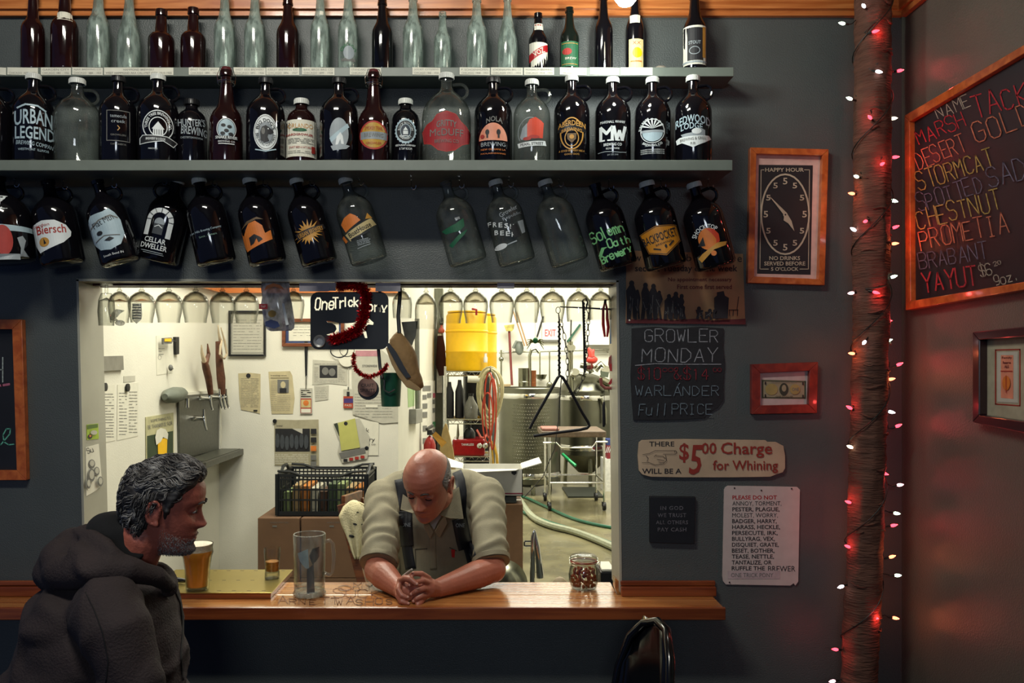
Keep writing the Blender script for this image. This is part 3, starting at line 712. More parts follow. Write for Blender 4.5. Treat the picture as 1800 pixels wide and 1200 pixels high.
# ---------------------------------------------------------------- growlers hanging from hooks under the lower shelf
G3 = 'growlers hanging from hooks below the lower shelf'
def h_edge(A):
    A.rect(-8, -66, 12, -40, WHI); A.poly([(-60, -18), (60, -8), (66, 0), (-60, -4)], WHID); A.ell(2, 14, 14, 26, REDI); A.poly([(-10, -4), (0, -4), (12, 30), (6, 32)], REDI)
    A.poly([(22, 10), (30, 6), (34, 14), (30, 30), (36, 42), (24, 42), (26, 28)], GREYI); A.rect(-30, 38, 24, 48, GREYI)
def h_bier(A):
    A.poly([(-32, -8), (-26, -20), (-10, -24), (10, -22), (26, -12), (32, 0), (30, 8), (18, 18), (0, 24), (-22, 30), (-27, 16)], WHI); A.text('Biersch', 2, -7, 46, 15, REDI, bold=.02, rot=3); A.ell(-12, 13, 8, 8, GOLDI); A.poly([(-13, 17), (-12, 6), (-9, 16)], INK)
    A.text('Gordon', -14, -16, 30, 5, REDI)
def h_potato(A):
    A.poly([(-28, -20), (-18, -32), (4, -33), (14, -37), (22, -28), (28, -14), (28, 12), (18, 28), (0, 34), (-16, 30), (-26, 14), (-30, -4)], WHID); A.line([(-24, -10), (-6, -20), (14, -24), (24, -18)], 2.4, INKG); A.text('Flat Mtn', 0, -17, 36, 10, INK, rot=-14)
    A.ell(-10, 2, 5, 4, INK, n=9); A.line([(-20, 14), (-4, 8), (20, 12)], 1.4, INKG); A.poly([(-6, 16), (4, 12), (10, 16), (2, 19)], INK); A.text('South Bend IN', 2, 42, 32, 4, WHI)
def h_cellar(A):
    A.ring(0, -16, 22, 22, 8, WHI, 180, 360); A.rect(-22, -16, -14, 12, WHI); A.rect(14, -16, 22, 12, WHI); A.ell(0, -12, 8, 9, GREYI); A.rect(-8, -10, 8, 8, mat('dim_ink', '3a3f44')); A.line([(-6, -4), (0, -8), (6, -4)], 1.4, WHI)
    for k in range(7): A.line([(14 * math.cos(math.radians(180 + 30 * k)), -16 + 14 * math.sin(math.radians(180 + 30 * k))), (22 * math.cos(math.radians(180 + 30 * k)), -16 + 22 * math.sin(math.radians(180 + 30 * k)))], .9, INK, up=False)
    A.text('CELLAR', 0, 19, 34, 9, WHI, bold=.05); A.text('DWELLER', 0, 30, 42, 9, WHI, bold=.05); A.line([(-18, 39), (16, 39)], 1.2, GREYI); A.line([(-14, 42), (18, 42)], .9, GREYI)
def h_small(A): A.text('Iron Hills Brewing Company', 0, -4, 54, 5, WHID, rot=-4, arch=-2); A.text('Since . Finnern', 2, 5, 30, 3.6, mat('green_grey_ink', '6f8f80'), rot=-4)
def h_orange(A):
    A.poly([(-26, 2), (-26, -14), (-20, -4), (-14, -14), (-8, -22), (4, -24), (14, -14), (16, 0), (26, -4), (26, 12), (-20, 24)], ORGI); A.poly([(-12, 16), (-12, 2), (-2, -2), (8, 6), (10, 10), (2, 14), (0, 6), (-6, 14)], INK); A.poly([(-22, -16), (-10, -26), (8, -30), (18, -24), (6, -26), (-8, -22)], mat('brown_ink', '5e4a30'))
def h_splash(A):
    p = []
    rd = random.Random(3)
    for k in range(40): 
        r = (26 if k % 2 else 14) * rd.uniform(.75, 1.1); a = math.tau * k / 40; p.append((r * math.cos(a), r * .85 * math.sin(a)))
    A.poly(p, GOLDI); A.poly([(-22, -4), (28, -10), (30, -2), (-20, 8)], INK); A.text('URBAN BREWERY', 4, -1, 44, 8, GOLDI, bold=.05, rot=-7)
def h_boat(A):
    A.poly([(-24, -20), (-16, -28), (-4, -32), (4, -26), (10, -16), (-20, -4), (-22, -12)], ORGI); A.poly([(-22, 0), (28, -16), (34, -4), (-16, 14)], mat('straw_ink', 'b8a878')); A.text('BoatHouse', 4, -1, 42, 9, INK, bold=.04, rot=-14); A.poly([(18, -16), (24, -26), (30, -16)], GOLDI)
    A.line([(-14, 12), (18, 6)], 3, INK); A.scribble(-6, 16, 16, 26, 4, GREYI, 1); A.line([(-8, 30), (14, 28)], 1, GREYI); A.poly([(-28, 2), (-24, 0), (-20, 12), (-24, 14)], ORGI)
def h_green(A):
    g = mat('deep_green_ink', '125538')
    A.poly([(-26, -14), (0, -18), (16, -24), (14, -10), (4, -4), (-20, -6)], g); A.poly([(-20, 14), (0, 2), (18, -4), (10, 4), (0, 10), (-16, 20)], g); A.text('MADE', 6, -26, 8, 4, WHI)
def h_fresh(A):
    for w_, x, y, n in (('FRESH', -34, -12, 5), ('BEER', -26, 6, 4)):
        for i, ch in enumerate(w_): A.text(ch, x + 7 + i * 9, y + i * 4, 6.5, 8, WHI, bold=.04, rot=15, up=False)
    A.text('Growler', 10, -24, 34, 8, GREYI, rot=-16); A.text('Republic', 14, -14, 34, 7, GREYI, rot=-10); A.ell(-18, 32, 11, 5, WHI); A.poly([(6, 4), (18, 0), (20, 22), (8, 24)], INK); A.line([(-6, 32), (10, 30)], 2, GREYI); A.poly([(20, -2), (30, -4), (28, 18), (22, 20)], GREYI)
def h_solemn(A):
    m = mat('mint_ink', '74b87a', rough=.5)
    rd = random.Random(5)
    A.chalk('Solemn', -30, -4, 60, 18, 2.3, m, rot=-8, jit=.08, rnd=rd); A.chalk('Oath', -6, 12, 40, 14, 2.3, m, rot=-3, jit=.08, rnd=rd); A.chalk('Brewery', -24, 34, 58, 13, 2.3, m, rot=-8, jit=.08, rnd=rd); A.poly([(-26, 18), (-18, 6), (-8, 8), (-14, 10), (-22, 22)], m)
def h_back(A):
    m = mat('amber_ink', 'b87818', rough=.5)
    A.poly([(-32, -18), (-2, -26), (32, -20), (34, 8), (4, 28), (-24, 18)], m); A.line([(-31, -17), (-2, -24.5), (31, -19), (33, 7), (4, 26), (-23, 17)], 1.2, INK, closed=True); A.text('BACKPOCKET', 0, -6, 58, 15, INK, bold=.04, rot=-6); A.text('BREWING', 4, 6, 28, 3.4, INK, rot=-6); A.line([(-14, 12), (-4, 16)], 2.4, INK); A.line([(12, 12), (20, 6)], 2.4, INK); A.ell(6, 12, 2, 3, INK)
def h_shock(A):
    A.arc('SHOCK TOP', 1, 4, 24, 26, -6, 8, WHI, bold=.016, spread=112); A.ell(2, 0, 17, 19, ORGI); A.poly([(2, -19), (14, -14), (20, -4), (19, 8), (10, 16), (14, 4), (10, -6)], mat('vermilion_ink', 'c03c20')); A.poly([(-18, 8), (-6, -6), (-6, 10)], INK)
    A.poly([(-22, 28), (-14, 22), (14, 10), (30, 12), (26, 18), (6, 20), (-18, 36)], GOLDI); A.ell(4, 26, 4.5, 4.5, ORGI)
hang = [((-4, 312), (10, 462), 98, 0, h_edge, 0, 1, (8, 408), 'huge dark hanging jug at the picture edge with a red and white print'),
 ((84, 318), (112, 466), 74, 0, h_bier, 0, 1, (94, 412), 'dark hanging growler with a white pointed oval logo in red type'),
 ((171, 318), (214, 463), 68, 0, h_potato, 0, 1, (190, 408), 'dark hanging growler covered by a pale blue cartoonish shield print'),
 ((312, 314), (277, 461), 70, 0, h_cellar, 1, -1, (281, 401), 'dark growler hanging tilted the other way, white brick arch print'),
 ((349, 314), (382, 464), 68, 0, h_small, 1, 1, (365, 410), 'dark hanging growler with one thin line of small pale writing'),
 ((438, 314), (472, 464), 66, 0, h_orange, 1, 1, (452, 414), 'dark hanging growler with orange mountain emblem'),
 ((520, 315), (563, 464), 64, 0, h_splash, 1, 1, (544, 410), 'dark hanging growler with a spiky gold splash emblem'),
 ((606, 314), (650, 460), 66, 2, h_boat, 1, 1, (630, 406), 'clear hanging growler with orange and straw house print'),
 ((783, 320), (824, 462), 68, 2, h_green, 0, 1, (806, 411), 'clear hanging growler with smeared deep green print, no cap'),
 ((870, 318), (910, 462), 66, 2, h_fresh, 1, 1, (890, 396), 'clear hanging growler with scattered white letters'),
 ((957, 318), (1003, 462), 68, 2, None, 1, 1, (0, 0), 'unprinted clear growler on its hook'),
 ((1045, 324), (1088, 470), 68, 0, h_solemn, 0, 1, (1073, 422), 'dark hanging growler with jagged mint green lettering'),
 ((1136, 320), (1172, 470), 72, 0, h_back, 1, 1, (1160, 420), 'dark hanging growler with a six-sided amber badge'),
 ((1219, 322), (1260, 470), 70, 0, h_shock, 1, 1, (1242, 418), 'last hanging growler, dark, with round orange emblem')]
def hook(x, zlow, Y=2.86):
    X = (x - CX) * Y / F; zt = S2Z - .034
    t = thing('ceiling_hook', None, 'hook', (X, Y, zt))
    mb = MB(); r = .0016
    pts = [(X, Y, zt), (X, Y, zlow + .012)] + [(X + .008 - .008 * math.cos(a), Y - .004, zlow + .004 - .010 * math.sin(a)) for a in [i * math.pi / 8 for i in range(0, 10)]]
    mb.tube(pts, r, 6); mb.build('wire_hook', CHROME, t, smooth=True)
    mb = MB(); mb.lathe([(0, 0), (.004, 0), (.0045, -.003), (.0018, -.006), (0, -.006)], 10, (X, Y, zt)); mb.build('screw_base', CHROME, t, smooth=True)
    return t
near = ['edge jug', 'white oval growler', 'pale blue shield growler', 'growler tilted the other way', 'growler with thin writing', 'orange mountain growler', 'gold splash growler', 'orange house growler',
        'green smeared clear growler', 'white lettered clear growler', 'unprinted clear growler', 'mint lettered growler', 'amber badge growler', 'orange round emblem growler']
for i, (n_, b_, w, g, art, cp, sg, lc, lab) in enumerate(hang):
    Y = {0: 2.83, 2: 2.825, 3: 2.925}.get(i, 2.86); N = P(n_[0], n_[1], Y); B = P(b_[0], b_[1], Y); R = w / 2 * Y / F; H = (N - B).length
    kind = 'growler'
    if i == 0: kind = 'bigjug'
    tilt = math.atan2(N.x - B.x, N.z - B.z); spin = -math.atan2(B.x, Y) * .8
    Mx = Matrix.Rotation(tilt, 4, 'Y') @ Matrix.Rotation(spin, 4, 'Z')
    t = thing('hanging_growler', lab, 'bottle', B, Mx.to_euler(), G3)
    add_mesh('body', bottle_mesh(kind, R, H, GB[g]), t)
    if cp: cap_part(t, kind, R, H)
    h = handle_part(t, kind, R, H, GB[g], sg)
    if art:
        wx = (lc[0] - CX) * Y / F - B.x; wz = CH + (CY - lc[1]) * (Y - R) / F - B.z
        u0 = wx * math.cos(tilt) - wz * math.sin(tilt); v0 = wx * math.sin(tilt) + wz * math.cos(tilt)
        label_part(t, art, kind, R, H, v0, Y / F, u0)
    rr = .021 * H / .28
    hp = wm(t) @ Vector((sg * (.30 * R + rr * .95), 0, .80 * H + rr * .2 + rr * 1.02))
    hk = hook((hp.x) * F / hp.y + CX, hp.z + .004, hp.y); hk['label'] = 'wire hook under the lower shelf holding the ' + near[i]; hk['group'] = 'wire hooks under the lower shelf'
hk = hook(723, CH + (640 - 330) * 2.86 / F); hk['label'] = 'empty wire hook under the lower shelf holding nothing'; hk['group'] = 'wire hooks under the lower shelf'

# ---------------------------------------------------------------- lamp bulb over the upper shelf
c = P(1100, -14, 2.62)
t = thing('pendant_lamp', 'glaring bare lamp hanging over the upper shelf, cut by the picture top', 'lamp', (c.x, c.y, c.z))
mb = MB(); mb.lathe([(0, -.042), (.022, -.038), (.034, -.022), (.036, -.006), (.030, .016), (.018, .034), (.014, .05), (0, .05)], 20, c); mb.build('bulb', mat('glowing_bulb', 'fff4d8', es=28., var=0), t, smooth=True)
mb = MB(); mb.lathe([(.0, .10), (.016, .10), (.018, .05), (.0, .05)], 14, c); mb.build('socket', BLACK, t, smooth=True)
mb = MB(); mb.tube([c + Vector((0, 0, .10)), Vector((c.x, c.y, 3.75))], .003, 6); mb.build('cord', BLACK, t)
l = bpy.data.lights.new('pendant_glow', 'POINT'); l.energy = 7; l.color = (.92, 1., .95); l.shadow_soft_size = .04
o = bpy.data.objects.new('pendant_glow', l); COL.objects.link(o); o.location = c + Vector((0, 0, -.09))
# ---------------------------------------------------------------- the bar counter under the hatch
ZC = .99
t = thing('bar_counter', 'varnished oak bar counter running below the serving hatch', 'counter', (-.4, 3.0, ZC))
mb = MB()
x0 = -2.6; x1 = (1272 - CX) * 2.85 / F
mb.box((x0, 2.85, ZC - .038), (x1, 2.999, ZC))
mb.box(((148 - CX) * .002 + .012, 2.999, ZC - .030), ((1093 - CX) * .002 - .014, 3.175, ZC))
mb.build('counter_top', OAK, t, bevel=.003)
mb = MB(); mb.box((x0, 2.838, ZC - .041), (x1 + .004, 2.852, ZC + .0005)); mb.build('front_edge', OAKF, t, bevel=.003)
for a, b in ((-500, 148), (1090, 1256)):
    mb = MB(); A_ = (a - CX) * .002; B_ = (b - CX) * .002
    mb.box((A_, 2.972, ZC), (B_, 2.999, ZC + .034)); mb.box((A_, 2.985, ZC + .034), (B_, 2.999, ZC + .052)); mb.build('upstand', OAKF, t, bevel=.004)
# small oak end block at the hatch side
mb = MB(); mb.prism([(1079, 1012), (1089, 1020), (1092, 1052), (1087, 1052), (1079, 1030)], fr(3.05), .03, -.02)
mb.build('end_block', OAK, t)
# carved scrawl in the top
A = Art(lambda x, y, d=0: Vector(((x - CX) * ((CH - ZC) * F / (y - CY)) / F, (CH - ZC) * F / (y - CY), ZC + d)), d0=.0006)
dk = mat('carved_scratch', '6c3c1c', rough=.5)
rd = random.Random(11)
A.chalk('SUCKS', 586, 1050, 110, 13, 1.2, dk, rnd=rd, jit=.12); A.chalk('ARNETT', 490, 1062, 110, 11, 1.3, dk, rnd=rd, jit=.12); A.chalk('WASHOS', 590, 1063, 105, 11, 1.2, dk, rnd=rd, jit=.12); A.chalk('MY', 622, 1035, 40, 10, 1, dk, rnd=rd, jit=.1)
A.ring(606, 1034, 12, 5, 1.2, dk); A.ring(626, 1035, 7, 4, 1, dk)
A.build('carved_lettering', t, split=True)

# ---------------------------------------------------------------- on the counter
def ctr(px, py): Y = (CH - ZC) * F / (py - CY); return Vector(((px - CX) * Y / F, Y, ZC))
# brass drip tray
q = [ctr(268, 1012), ctr(514, 1012), ctr(482, 1052), ctr(250, 1052)]
t = thing('drip_tray', 'brass drip tray with slots on the bar counter', 'tray', (q[0] + q[2]) / 2)
h = .022
yb, yf = q[0].y + .01, q[3].y; xl = q[3].x; xr = q[2].x; xbr = q[1].x
xr = xbr = ctr(496, 1030).x
mb = MB(); mb.box((xl, yf, ZC + .0005), (xr, yb, ZC + h - .004)); mb.build('tray_base', OAKF, t, bevel=.001)
mb = MB(); mb.box((xl - .003, yf - .003, ZC + h - .004), (xr + .003, yb + .003, ZC + h)); mb.build('tray_plate', BRASS, t, bevel=.0012)
for r in range(3):
    for k in range(9):
        X = xr - .03 - k * .052 - (r % 2) * .026; Yk = yf + .022 + r * (yb - yf - .04) / 2
        if X > xl + .01: mb = MB(); mb.tube([(X - .007, Yk, ZC + h), (X + .007, Yk, ZC + h)], [.002, .0028, .002], 8, flat=.3); mb.build('drain_slot', BLACK, t)
TZ = ZC + h
def vessel(name, label, cat, cx, ybot, wtop, ytop, prof, m, zb=ZC, extra=None):
    Y = (CH - zb) * F / (ybot - CY); X = (cx - CX) * Y / F
    t = thing(name, label, cat, (X, Y, zb + .0008)); R = wtop / 2 * Y / F; H = (ybot - ytop) * Y / F
    return t, X, Y, R, H
BEER = mat('amber_beer', 'f4a036', rough=.15, var=.08, scale=20, es=0)
FOAM = mat('beer_foam', 'e8dcc8', rough=.8, bump=.4, bscale=200)
# pint
t, X, Y, R, H = vessel('pint_glass', 'full pint glass of amber beer with white foam on the brass tray', 'glass', 347, 1036, 54, 955, None, None, TZ)
pr = [(0, 0), (.70 * R, 0), (.73 * R, .02 * H), (.80 * R, .45 * H), (.90 * R, .70 * H), (1.0 * R, .80 * H), (.96 * R, .90 * H), (1.0 * R, H)]
mb = MB(); mb.lathe(pr + [(.96 * R, H), (.92 * R, .90 * H), (.95 * R, .80 * H), (.86 * R, .70 * H), (.75 * R, .45 * H), (.68 * R, .07 * H), (0, .07 * H)], 32, (X, Y, TZ + .001)); mb.build('glass_wall', GCL, t, smooth=True)
mb = MB(); mb.lathe([(0, .08 * H), (.66 * R, .08 * H), (.74 * R, .45 * H), (.85 * R, .70 * H), (.94 * R, .80 * H), (.93 * R, .84 * H), (0, .84 * H)], 32, (X, Y, TZ + .001)); mb.build('beer', BEER, t, smooth=True)
mb = MB(); mb.lathe([(0, .84 * H), (.93 * R, .84 * H), (.915 * R, .90 * H), (.945 * R, .985 * H), (.6 * R, 1.0 * H), (0, 1.005 * H)], 32, (X, Y, TZ + .001)); mb.build('foam', FOAM, t, smooth=True)
# taster
t, X, Y, R, H = vessel('taster_glass', 'small taster glass with a last orange sip on the brass tray', 'glass', 478.5, 1016, 29, 963, None, None, TZ)
mb = MB(); mb.lathe([(0, 0), (.88 * R, 0), (.9 * R, .05 * H), (.84 * R, .4 * H), (.95 * R, .7 * H), (R, .9 * H), (R * .97, H), (.93 * R, H), (.95 * R, .9 * H), (.9 * R, .7 * H), (.79 * R, .4 * H), (.8 * R, .24 * H), (0, .24 * H)], 28, (X, Y, TZ + .001)); mb.build('glass_wall', GCL, t, smooth=True)
mb = MB(); mb.lathe([(0, .25 * H), (.78 * R, .25 * H), (.80 * R, .42 * H), (.84 * R, .56 * H), (0, .55 * H)], 24, (X, Y, TZ + .001)); mb.build('beer', mat('last_sip', 'a86a1c', rough=.2, var=.4, scale=80), t, smooth=True)
mb = MB(); mb.lathe([(0, .002), (.84 * R, .002), (.82 * R, .2 * H), (0, .2 * H)], 20, (X, Y, TZ + .001)); mb.build('thick_base', GTHICK, t, smooth=True)
# mug
t, X, Y, R, H = vessel('glass_mug', 'large empty dimpled glass mug with handle beside the brass tray', 'mug', 544, 1046, 58, 938, None, None, ZC)
mb = MB(); n = 36; vs = []
prof = [(0, .002), (.80, .002), (.94, .012), (1.0, .05), (.90, .10), (.93, .14), (.93, .42), (.94, .5), (.95, .8), (.98, .97), (.97, 1.0), (.90, 1.0), (.88, .8), (.86, .5), (.84, .16), (0, .15)]
vv = MB(); vv.lathe([(r * R, z * H) for r, z in prof], n, (0, 0, 0)); out = []
for v in vv.v:
    x, y, z = v; a = math.atan2(y, x); r = math.hypot(x, y); zz = z / H
    if r > .87 * R and .10 < zz < .48: r *= 1 - .07 * (1 - abs(math.cos(a * 4.5))) * math.sin((zz - .1) / .38 * math.pi) ** .5
    out.append((X + r * math.cos(a), Y + r * math.sin(a), ZC + z))
mb.add(out, vv.f); MUGG = glass('mug_glass', (.93, .94, .92), (.50, .51, .49), .02, .07, 'dcdcd4', 1.2); mb.build('glass_wall', MUGG, t, smooth=True)  # pale diffuse film paints the bright reflections of the mug glass
mb = MB(); mb.tube([(X + R * .935 * math.cos(a), Y + R * .935 * math.sin(a), ZC + H) for a in [i * math.tau / 32 for i in range(32)]], .0016, 6, closed=True); mb.lathe([(0, .004), (R * .9, .004), (R * .92, .02), (R * .8, .10 * H), (0, .12 * H)], 28, (X, Y, ZC)); mb.build('rim', glass('mug_rim_highlight', (.9, .91, .89), (.7, .71, .69), .03, .28, 'f0f0e8', 1.2), t, smooth=True)  # lighter rim and base colour paints the bright edge highlights
mb = MB(); hx = X + R * .9
mb.tube([(hx - .002, Y, ZC + .86 * H), (hx + .018, Y, ZC + .90 * H), (hx + .030, Y, ZC + .84 * H), (hx + .034, Y, ZC + .6 * H), (hx + .030, Y, ZC + .38 * H), (hx + .018, Y, ZC + .33 * H), (hx - .002, Y, ZC + .36 * H)], .0066, 10); mb.build('handle', MUGG, t, smooth=True)
A = Art(lambda x, y, d: Vector(((R * .80 - d) * math.sin(max(-1.3, min(1.3, x * Y / F / (R * .8)))), -(R * .80 - d) * math.cos(x * Y / F / (R * .8)), H * .5 - y * Y / F)), wrap=4, d0=.001, dk=-.0003)
A.poly([(-22, -22), (2, -32), (4, 2), (-2, 2), (-12, -8)], WHID); A.poly([(4, -20), (10, -32), (24, -34), (24, -16), (10, -4)], INK); A.poly([(0, 4), (12, -6), (14, 44), (0, 46)], mat('dim_ink', '3a3f44'))
o = A.build('label_print', t, world=False)  # pale and dark patches paint a label's reflection inside the mug
# clamp jar
t, X, Y, R, H = vessel('clamp_jar', 'round clamp-lid jar filled with brown nuts at the hatch side', 'jar', 1026, 1034, 53, 974, None, None, ZC)
mb = MB(); mb.lathe([(0, 0), (.72 * R, 0), (.85 * R, .04 * H), (.98 * R, .25 * H), (R, .42 * H), (.92 * R, .60 * H), (.80 * R, .70 * H), (.82 * R, .76 * H), (.80 * R, .76 * H), (.78 * R, .70 * H), (.89 * R, .60 * H), (.96 * R, .42 * H), (.94 * R, .25 * H), (.8 * R, .07 * H), (0, .06 * H)], 32, (X, Y, ZC + .001)); mb.build('glass_wall', GCL, t, smooth=True)
mb = MB(); mb.lathe([(0, .82 * H), (.88 * R, .82 * H), (.92 * R, .86 * H), (.90 * R, .92 * H), (.78 * R, .97 * H), (.4 * R, H), (0, H)], 32, (X, Y, ZC + .001)); mb.build('glass_lid', GTHICK, t, smooth=True)
mb = MB(); mb.lathe([(.80 * R, .765 * H), (.88 * R, .765 * H), (.90 * R, .80 * H), (.88 * R, .82 * H), (.8 * R, .82 * H), (.8 * R, .765 * H)], 28, (X, Y, ZC + .001)); mb.build('rubber_seal', mat('orange_rubber', 'a8341c', rough=.6), t, smooth=True)
mb = MB()
for k in range(3): mb.tube([(X + R * .95 * math.cos(a), Y + R * .95 * math.sin(a), ZC + (.74 + .07 * k) * H) for a in [i * math.tau / 24 for i in range(24)]], .0011, 5, closed=True)
mb.tube([(X + R * .95, Y - .01, ZC + .74 * H), (X + R * 1.1, Y, ZC + .8 * H), (X + R * 1.06, Y + .005, ZC + .5 * H), (X + R * 1.02, Y, ZC + .42 * H)], .0014, 5)
mb.build('wire_clamp', CHROME, t, smooth=True)
NUT = mat('roasted_nut', '7a3c20', rough=.85, var=.3, scale=60, spec=.2)
nut = None; rd = random.Random(4); cnt = 0
for lay in range(4):
    zz = ZC + (.12 + .135 * lay) * H; rr = R * (.66, .76, .76, .66)[lay]
    for ring_, cnt_ in ((rr, 11), (rr * .5, 5)):
        for k in range(cnt_):
            a = math.tau * k / cnt_ + lay * .7 + rd.uniform(-.2, .2)
            if nut is None:
                mb = MB(); mb.ell((0, 0, 0), (.0085, .006, .0055), 8, 6); nut = mb.build('nut', NUT, smooth=True, world=False); o = nut
            else: o = nut.copy(); COL.objects.link(o)
            o.parent = t; o.location = Vector((ring_ * math.cos(a), ring_ * math.sin(a), zz - ZC + rd.uniform(-.002, .002))); o.rotation_euler = (rd.uniform(0, 3), rd.uniform(0, 3), rd.uniform(0, 3))
# folded dark glasses / keys by the tray
c = ctr(318, 1036)
mb = MB(); mb.tube([c + Vector((-.05, .01, .032)), c + Vector((-.02, .0, .036)), c + Vector((.012, -.005, .034)), c + Vector((.026, 0, .030))], [.006, .010, .008, .003], 8); mb.tube([c + Vector((-.05, .01, .032)), c + Vector((-.03, .02, .028)), c + Vector((.0, .02, .026))], .003, 6)
tag(mb.build('pocket_knife', BLACK, smooth=True, loc=(c.x, c.y, TZ)), 'folded black pocket tool lying on the tray by the man in the hoodie', 'tool')

# ---------------------------------------------------------------- wall pieces right of the hatch
def frame4(par, x0, y0, x1, y1, w, fn, d0, d1, m, name='frame_rail', quad=None):
    o = quad or [(x0, y0), (x1, y0), (x1, y1), (x0, y1)]
    cx = sum(p[0] for p in o) / 4; cy = sum(p[1] for p in o) / 4
    i_ = [(x + (w if x < cx else -w), y + (w if y < cy else -w)) for x, y in o]
    for k in range(4):
        k2 = (k + 1) % 4; mb = MB(); mb.prism([o[k], o[k2], i_[k2], i_[k]], fn, d0, d1); mb.build(name, m, par, bevel=.0015)
# happy hour clock picture
Yw = 2.999; fw = fr(Yw)
Q = [(1315, 262), (1452, 265), (1445, 502), (1311, 498)]
t = thing('framed_clock_picture', 'orange wood frame with a black oval clock picture of fives', 'picture', fw(1380, 500, 0))
frame4(t, 0, 0, 0, 0, 11, fw, .0, .024, FRAMEW, quad=Q)
A = Art(fw, d0=.004)
A.poly([(1322, 270), (1444, 272), (1438, 494), (1318, 490)], mat('pinkish_mat_board', 'c8a79c', rough=.8)); A.poly([(1333, 290), (1428, 291), (1424, 483), (1330, 481)], INK)
cq = mat('cream_print', 'b0a690', rough=.7)
A.line([(1342, 299), (1337, 299), (1335, 473), (1350, 473)], 1.2, cq); A.line([(1413, 299), (1422, 299), (1420, 473), (1405, 473)], 1.2, cq)
A.text('HAPPY HOUR', 1378, 299, 68, 7, cq, bold=.03); A.ring(1379, 377, 43.5, 71.5, 3, cq)
for k in range(12):
    a = math.tau * k / 12; A.text('5', 1379 + 34 * math.sin(a), 377 - 58 * math.cos(a), 8, 11.5 if k % 3 == 0 else 10, cq, bold=.05, up=False)
A.d += A.dk
A.text('NO DRINKS', 1378, 454, 54, 7, cq, bold=.02); A.text('SERVED BEFORE', 1378, 463.5, 72, 7, cq, bold=.02); A.text("5 O'CLOCK", 1378, 473, 48, 6.5, cq, bold=.02)
A.build('clock_print', t)
mb = MB(); A = Art(fw, d0=.008); A.poly([(1350, 344), (1381, 374), (1377, 379)], cq); A.poly([(1377, 376), (1381, 374), (1390, 389), (1395, 407), (1384, 393), (1376, 388)], cq); A.ell(1379, 378, 4, 4, cq, n=12); A.ell(1379, 378, 1.6, 1.6, INK, n=8); A.build('clock_hands', t)
# poster with silhouettes
pf = fr(2.996)
t = thing('tin_poster', 'dark tan poster of black engraved figures below the last hanging growlers', 'poster', pf(1205, 570))
mb = MB(); mb.prism([(1101, 440), (1306, 446), (1310, 570), (1100, 568)], pf, -.003, .0); mb.build('poster_sheet', mat('tan_tin', 'a88058', rough=.6, var=.25, scale=6), t)
A = Art(pf, d0=.0006); dkp = mat('dark_print', '1c1a20', rough=.7, var=.2); mr = mat('maroon_print', '5a1c20', rough=.7)
A.text('w', 1121, 455, 12, 9, dkp); A.text('b', 1211, 453, 9, 12, dkp); A.text('e', 1300, 456, 8, 9, dkp); A.text('second Tuesday of the week', 1206, 473, 180, 15, dkp, bold=.03)
A.text('No appointment necessary', 1230, 492, 112, 9, mr, bold=.02); A.text('First come first served', 1238, 504, 96, 8, mr, bold=.02)
A.poly([(1101, 560), (1120, 562), (1150, 558), (1180, 563), (1220, 560), (1250, 563), (1310, 560), (1310, 570), (1100, 568)], mr)
rd = random.Random(9)
def fig(x, yb, h, w, lean=0):
    A.ell(x + lean, yb - h + w * .28, w * .26, w * .30, dkp, n=10)
    p = [(x - w * .5, yb), (x - w * .42, yb - h * .4), (x - w * .5 + lean * .6, yb - h * .74), (x - w * .2 + lean, yb - h + w * .4), (x + w * .2 + lean, yb - h + w * .4), (x + w * .52 + lean * .6, yb - h * .70), (x + w * .3, yb - h * .42), (x + w * .5, yb), (x + w * .16, yb), (x + w * .05, yb - h * .35), (x - w * .12, yb)]
    A.poly([(a + rd.uniform(-1, 1), b + rd.uniform(-.8, .8)) for a, b in p], dkp)
    for k in range(3): A.line([(x + rd.uniform(-.3, .3) * w, yb - h * rd.uniform(.1, .7)), (x + rd.uniform(-.3, .3) * w, yb - h * rd.uniform(.1, .7))], .9, INKG, up=False)
for x, h_, w, l in ((1110, 68, 18, 0), (1120, 52, 10, 0), (1134, 64, 16, 0), (1146, 62, 16, 2), (1156, 50, 12, 2), (1172, 44, 14, 3), (1182, 48, 16, 5), (1192, 44, 14, 5), (1198, 30, 12, -2), (1229, 22, 14, -2), (1243, 18, 14, 3), (1256, 22, 12, 2)): fig(x, 561, h_, w, l)
A.poly([(1254, 560), (1253, 524), (1258, 520), (1258, 514), (1270, 512), (1272, 520), (1279, 524), (1277, 560)], dkp)
for a, b in (((1280, 545), (1280, 555)), ((1294, 545), (1294, 555)), ((1279, 545), (1295, 545)), ((1293, 545), (1296, 522)), ((1287, 545), (1286, 555))): A.line([a, b], 1.3, dkp, up=False)
A.ell(1105, 563, 1.6, 1.6, PAPER, n=8); A.build('poster_print', t)
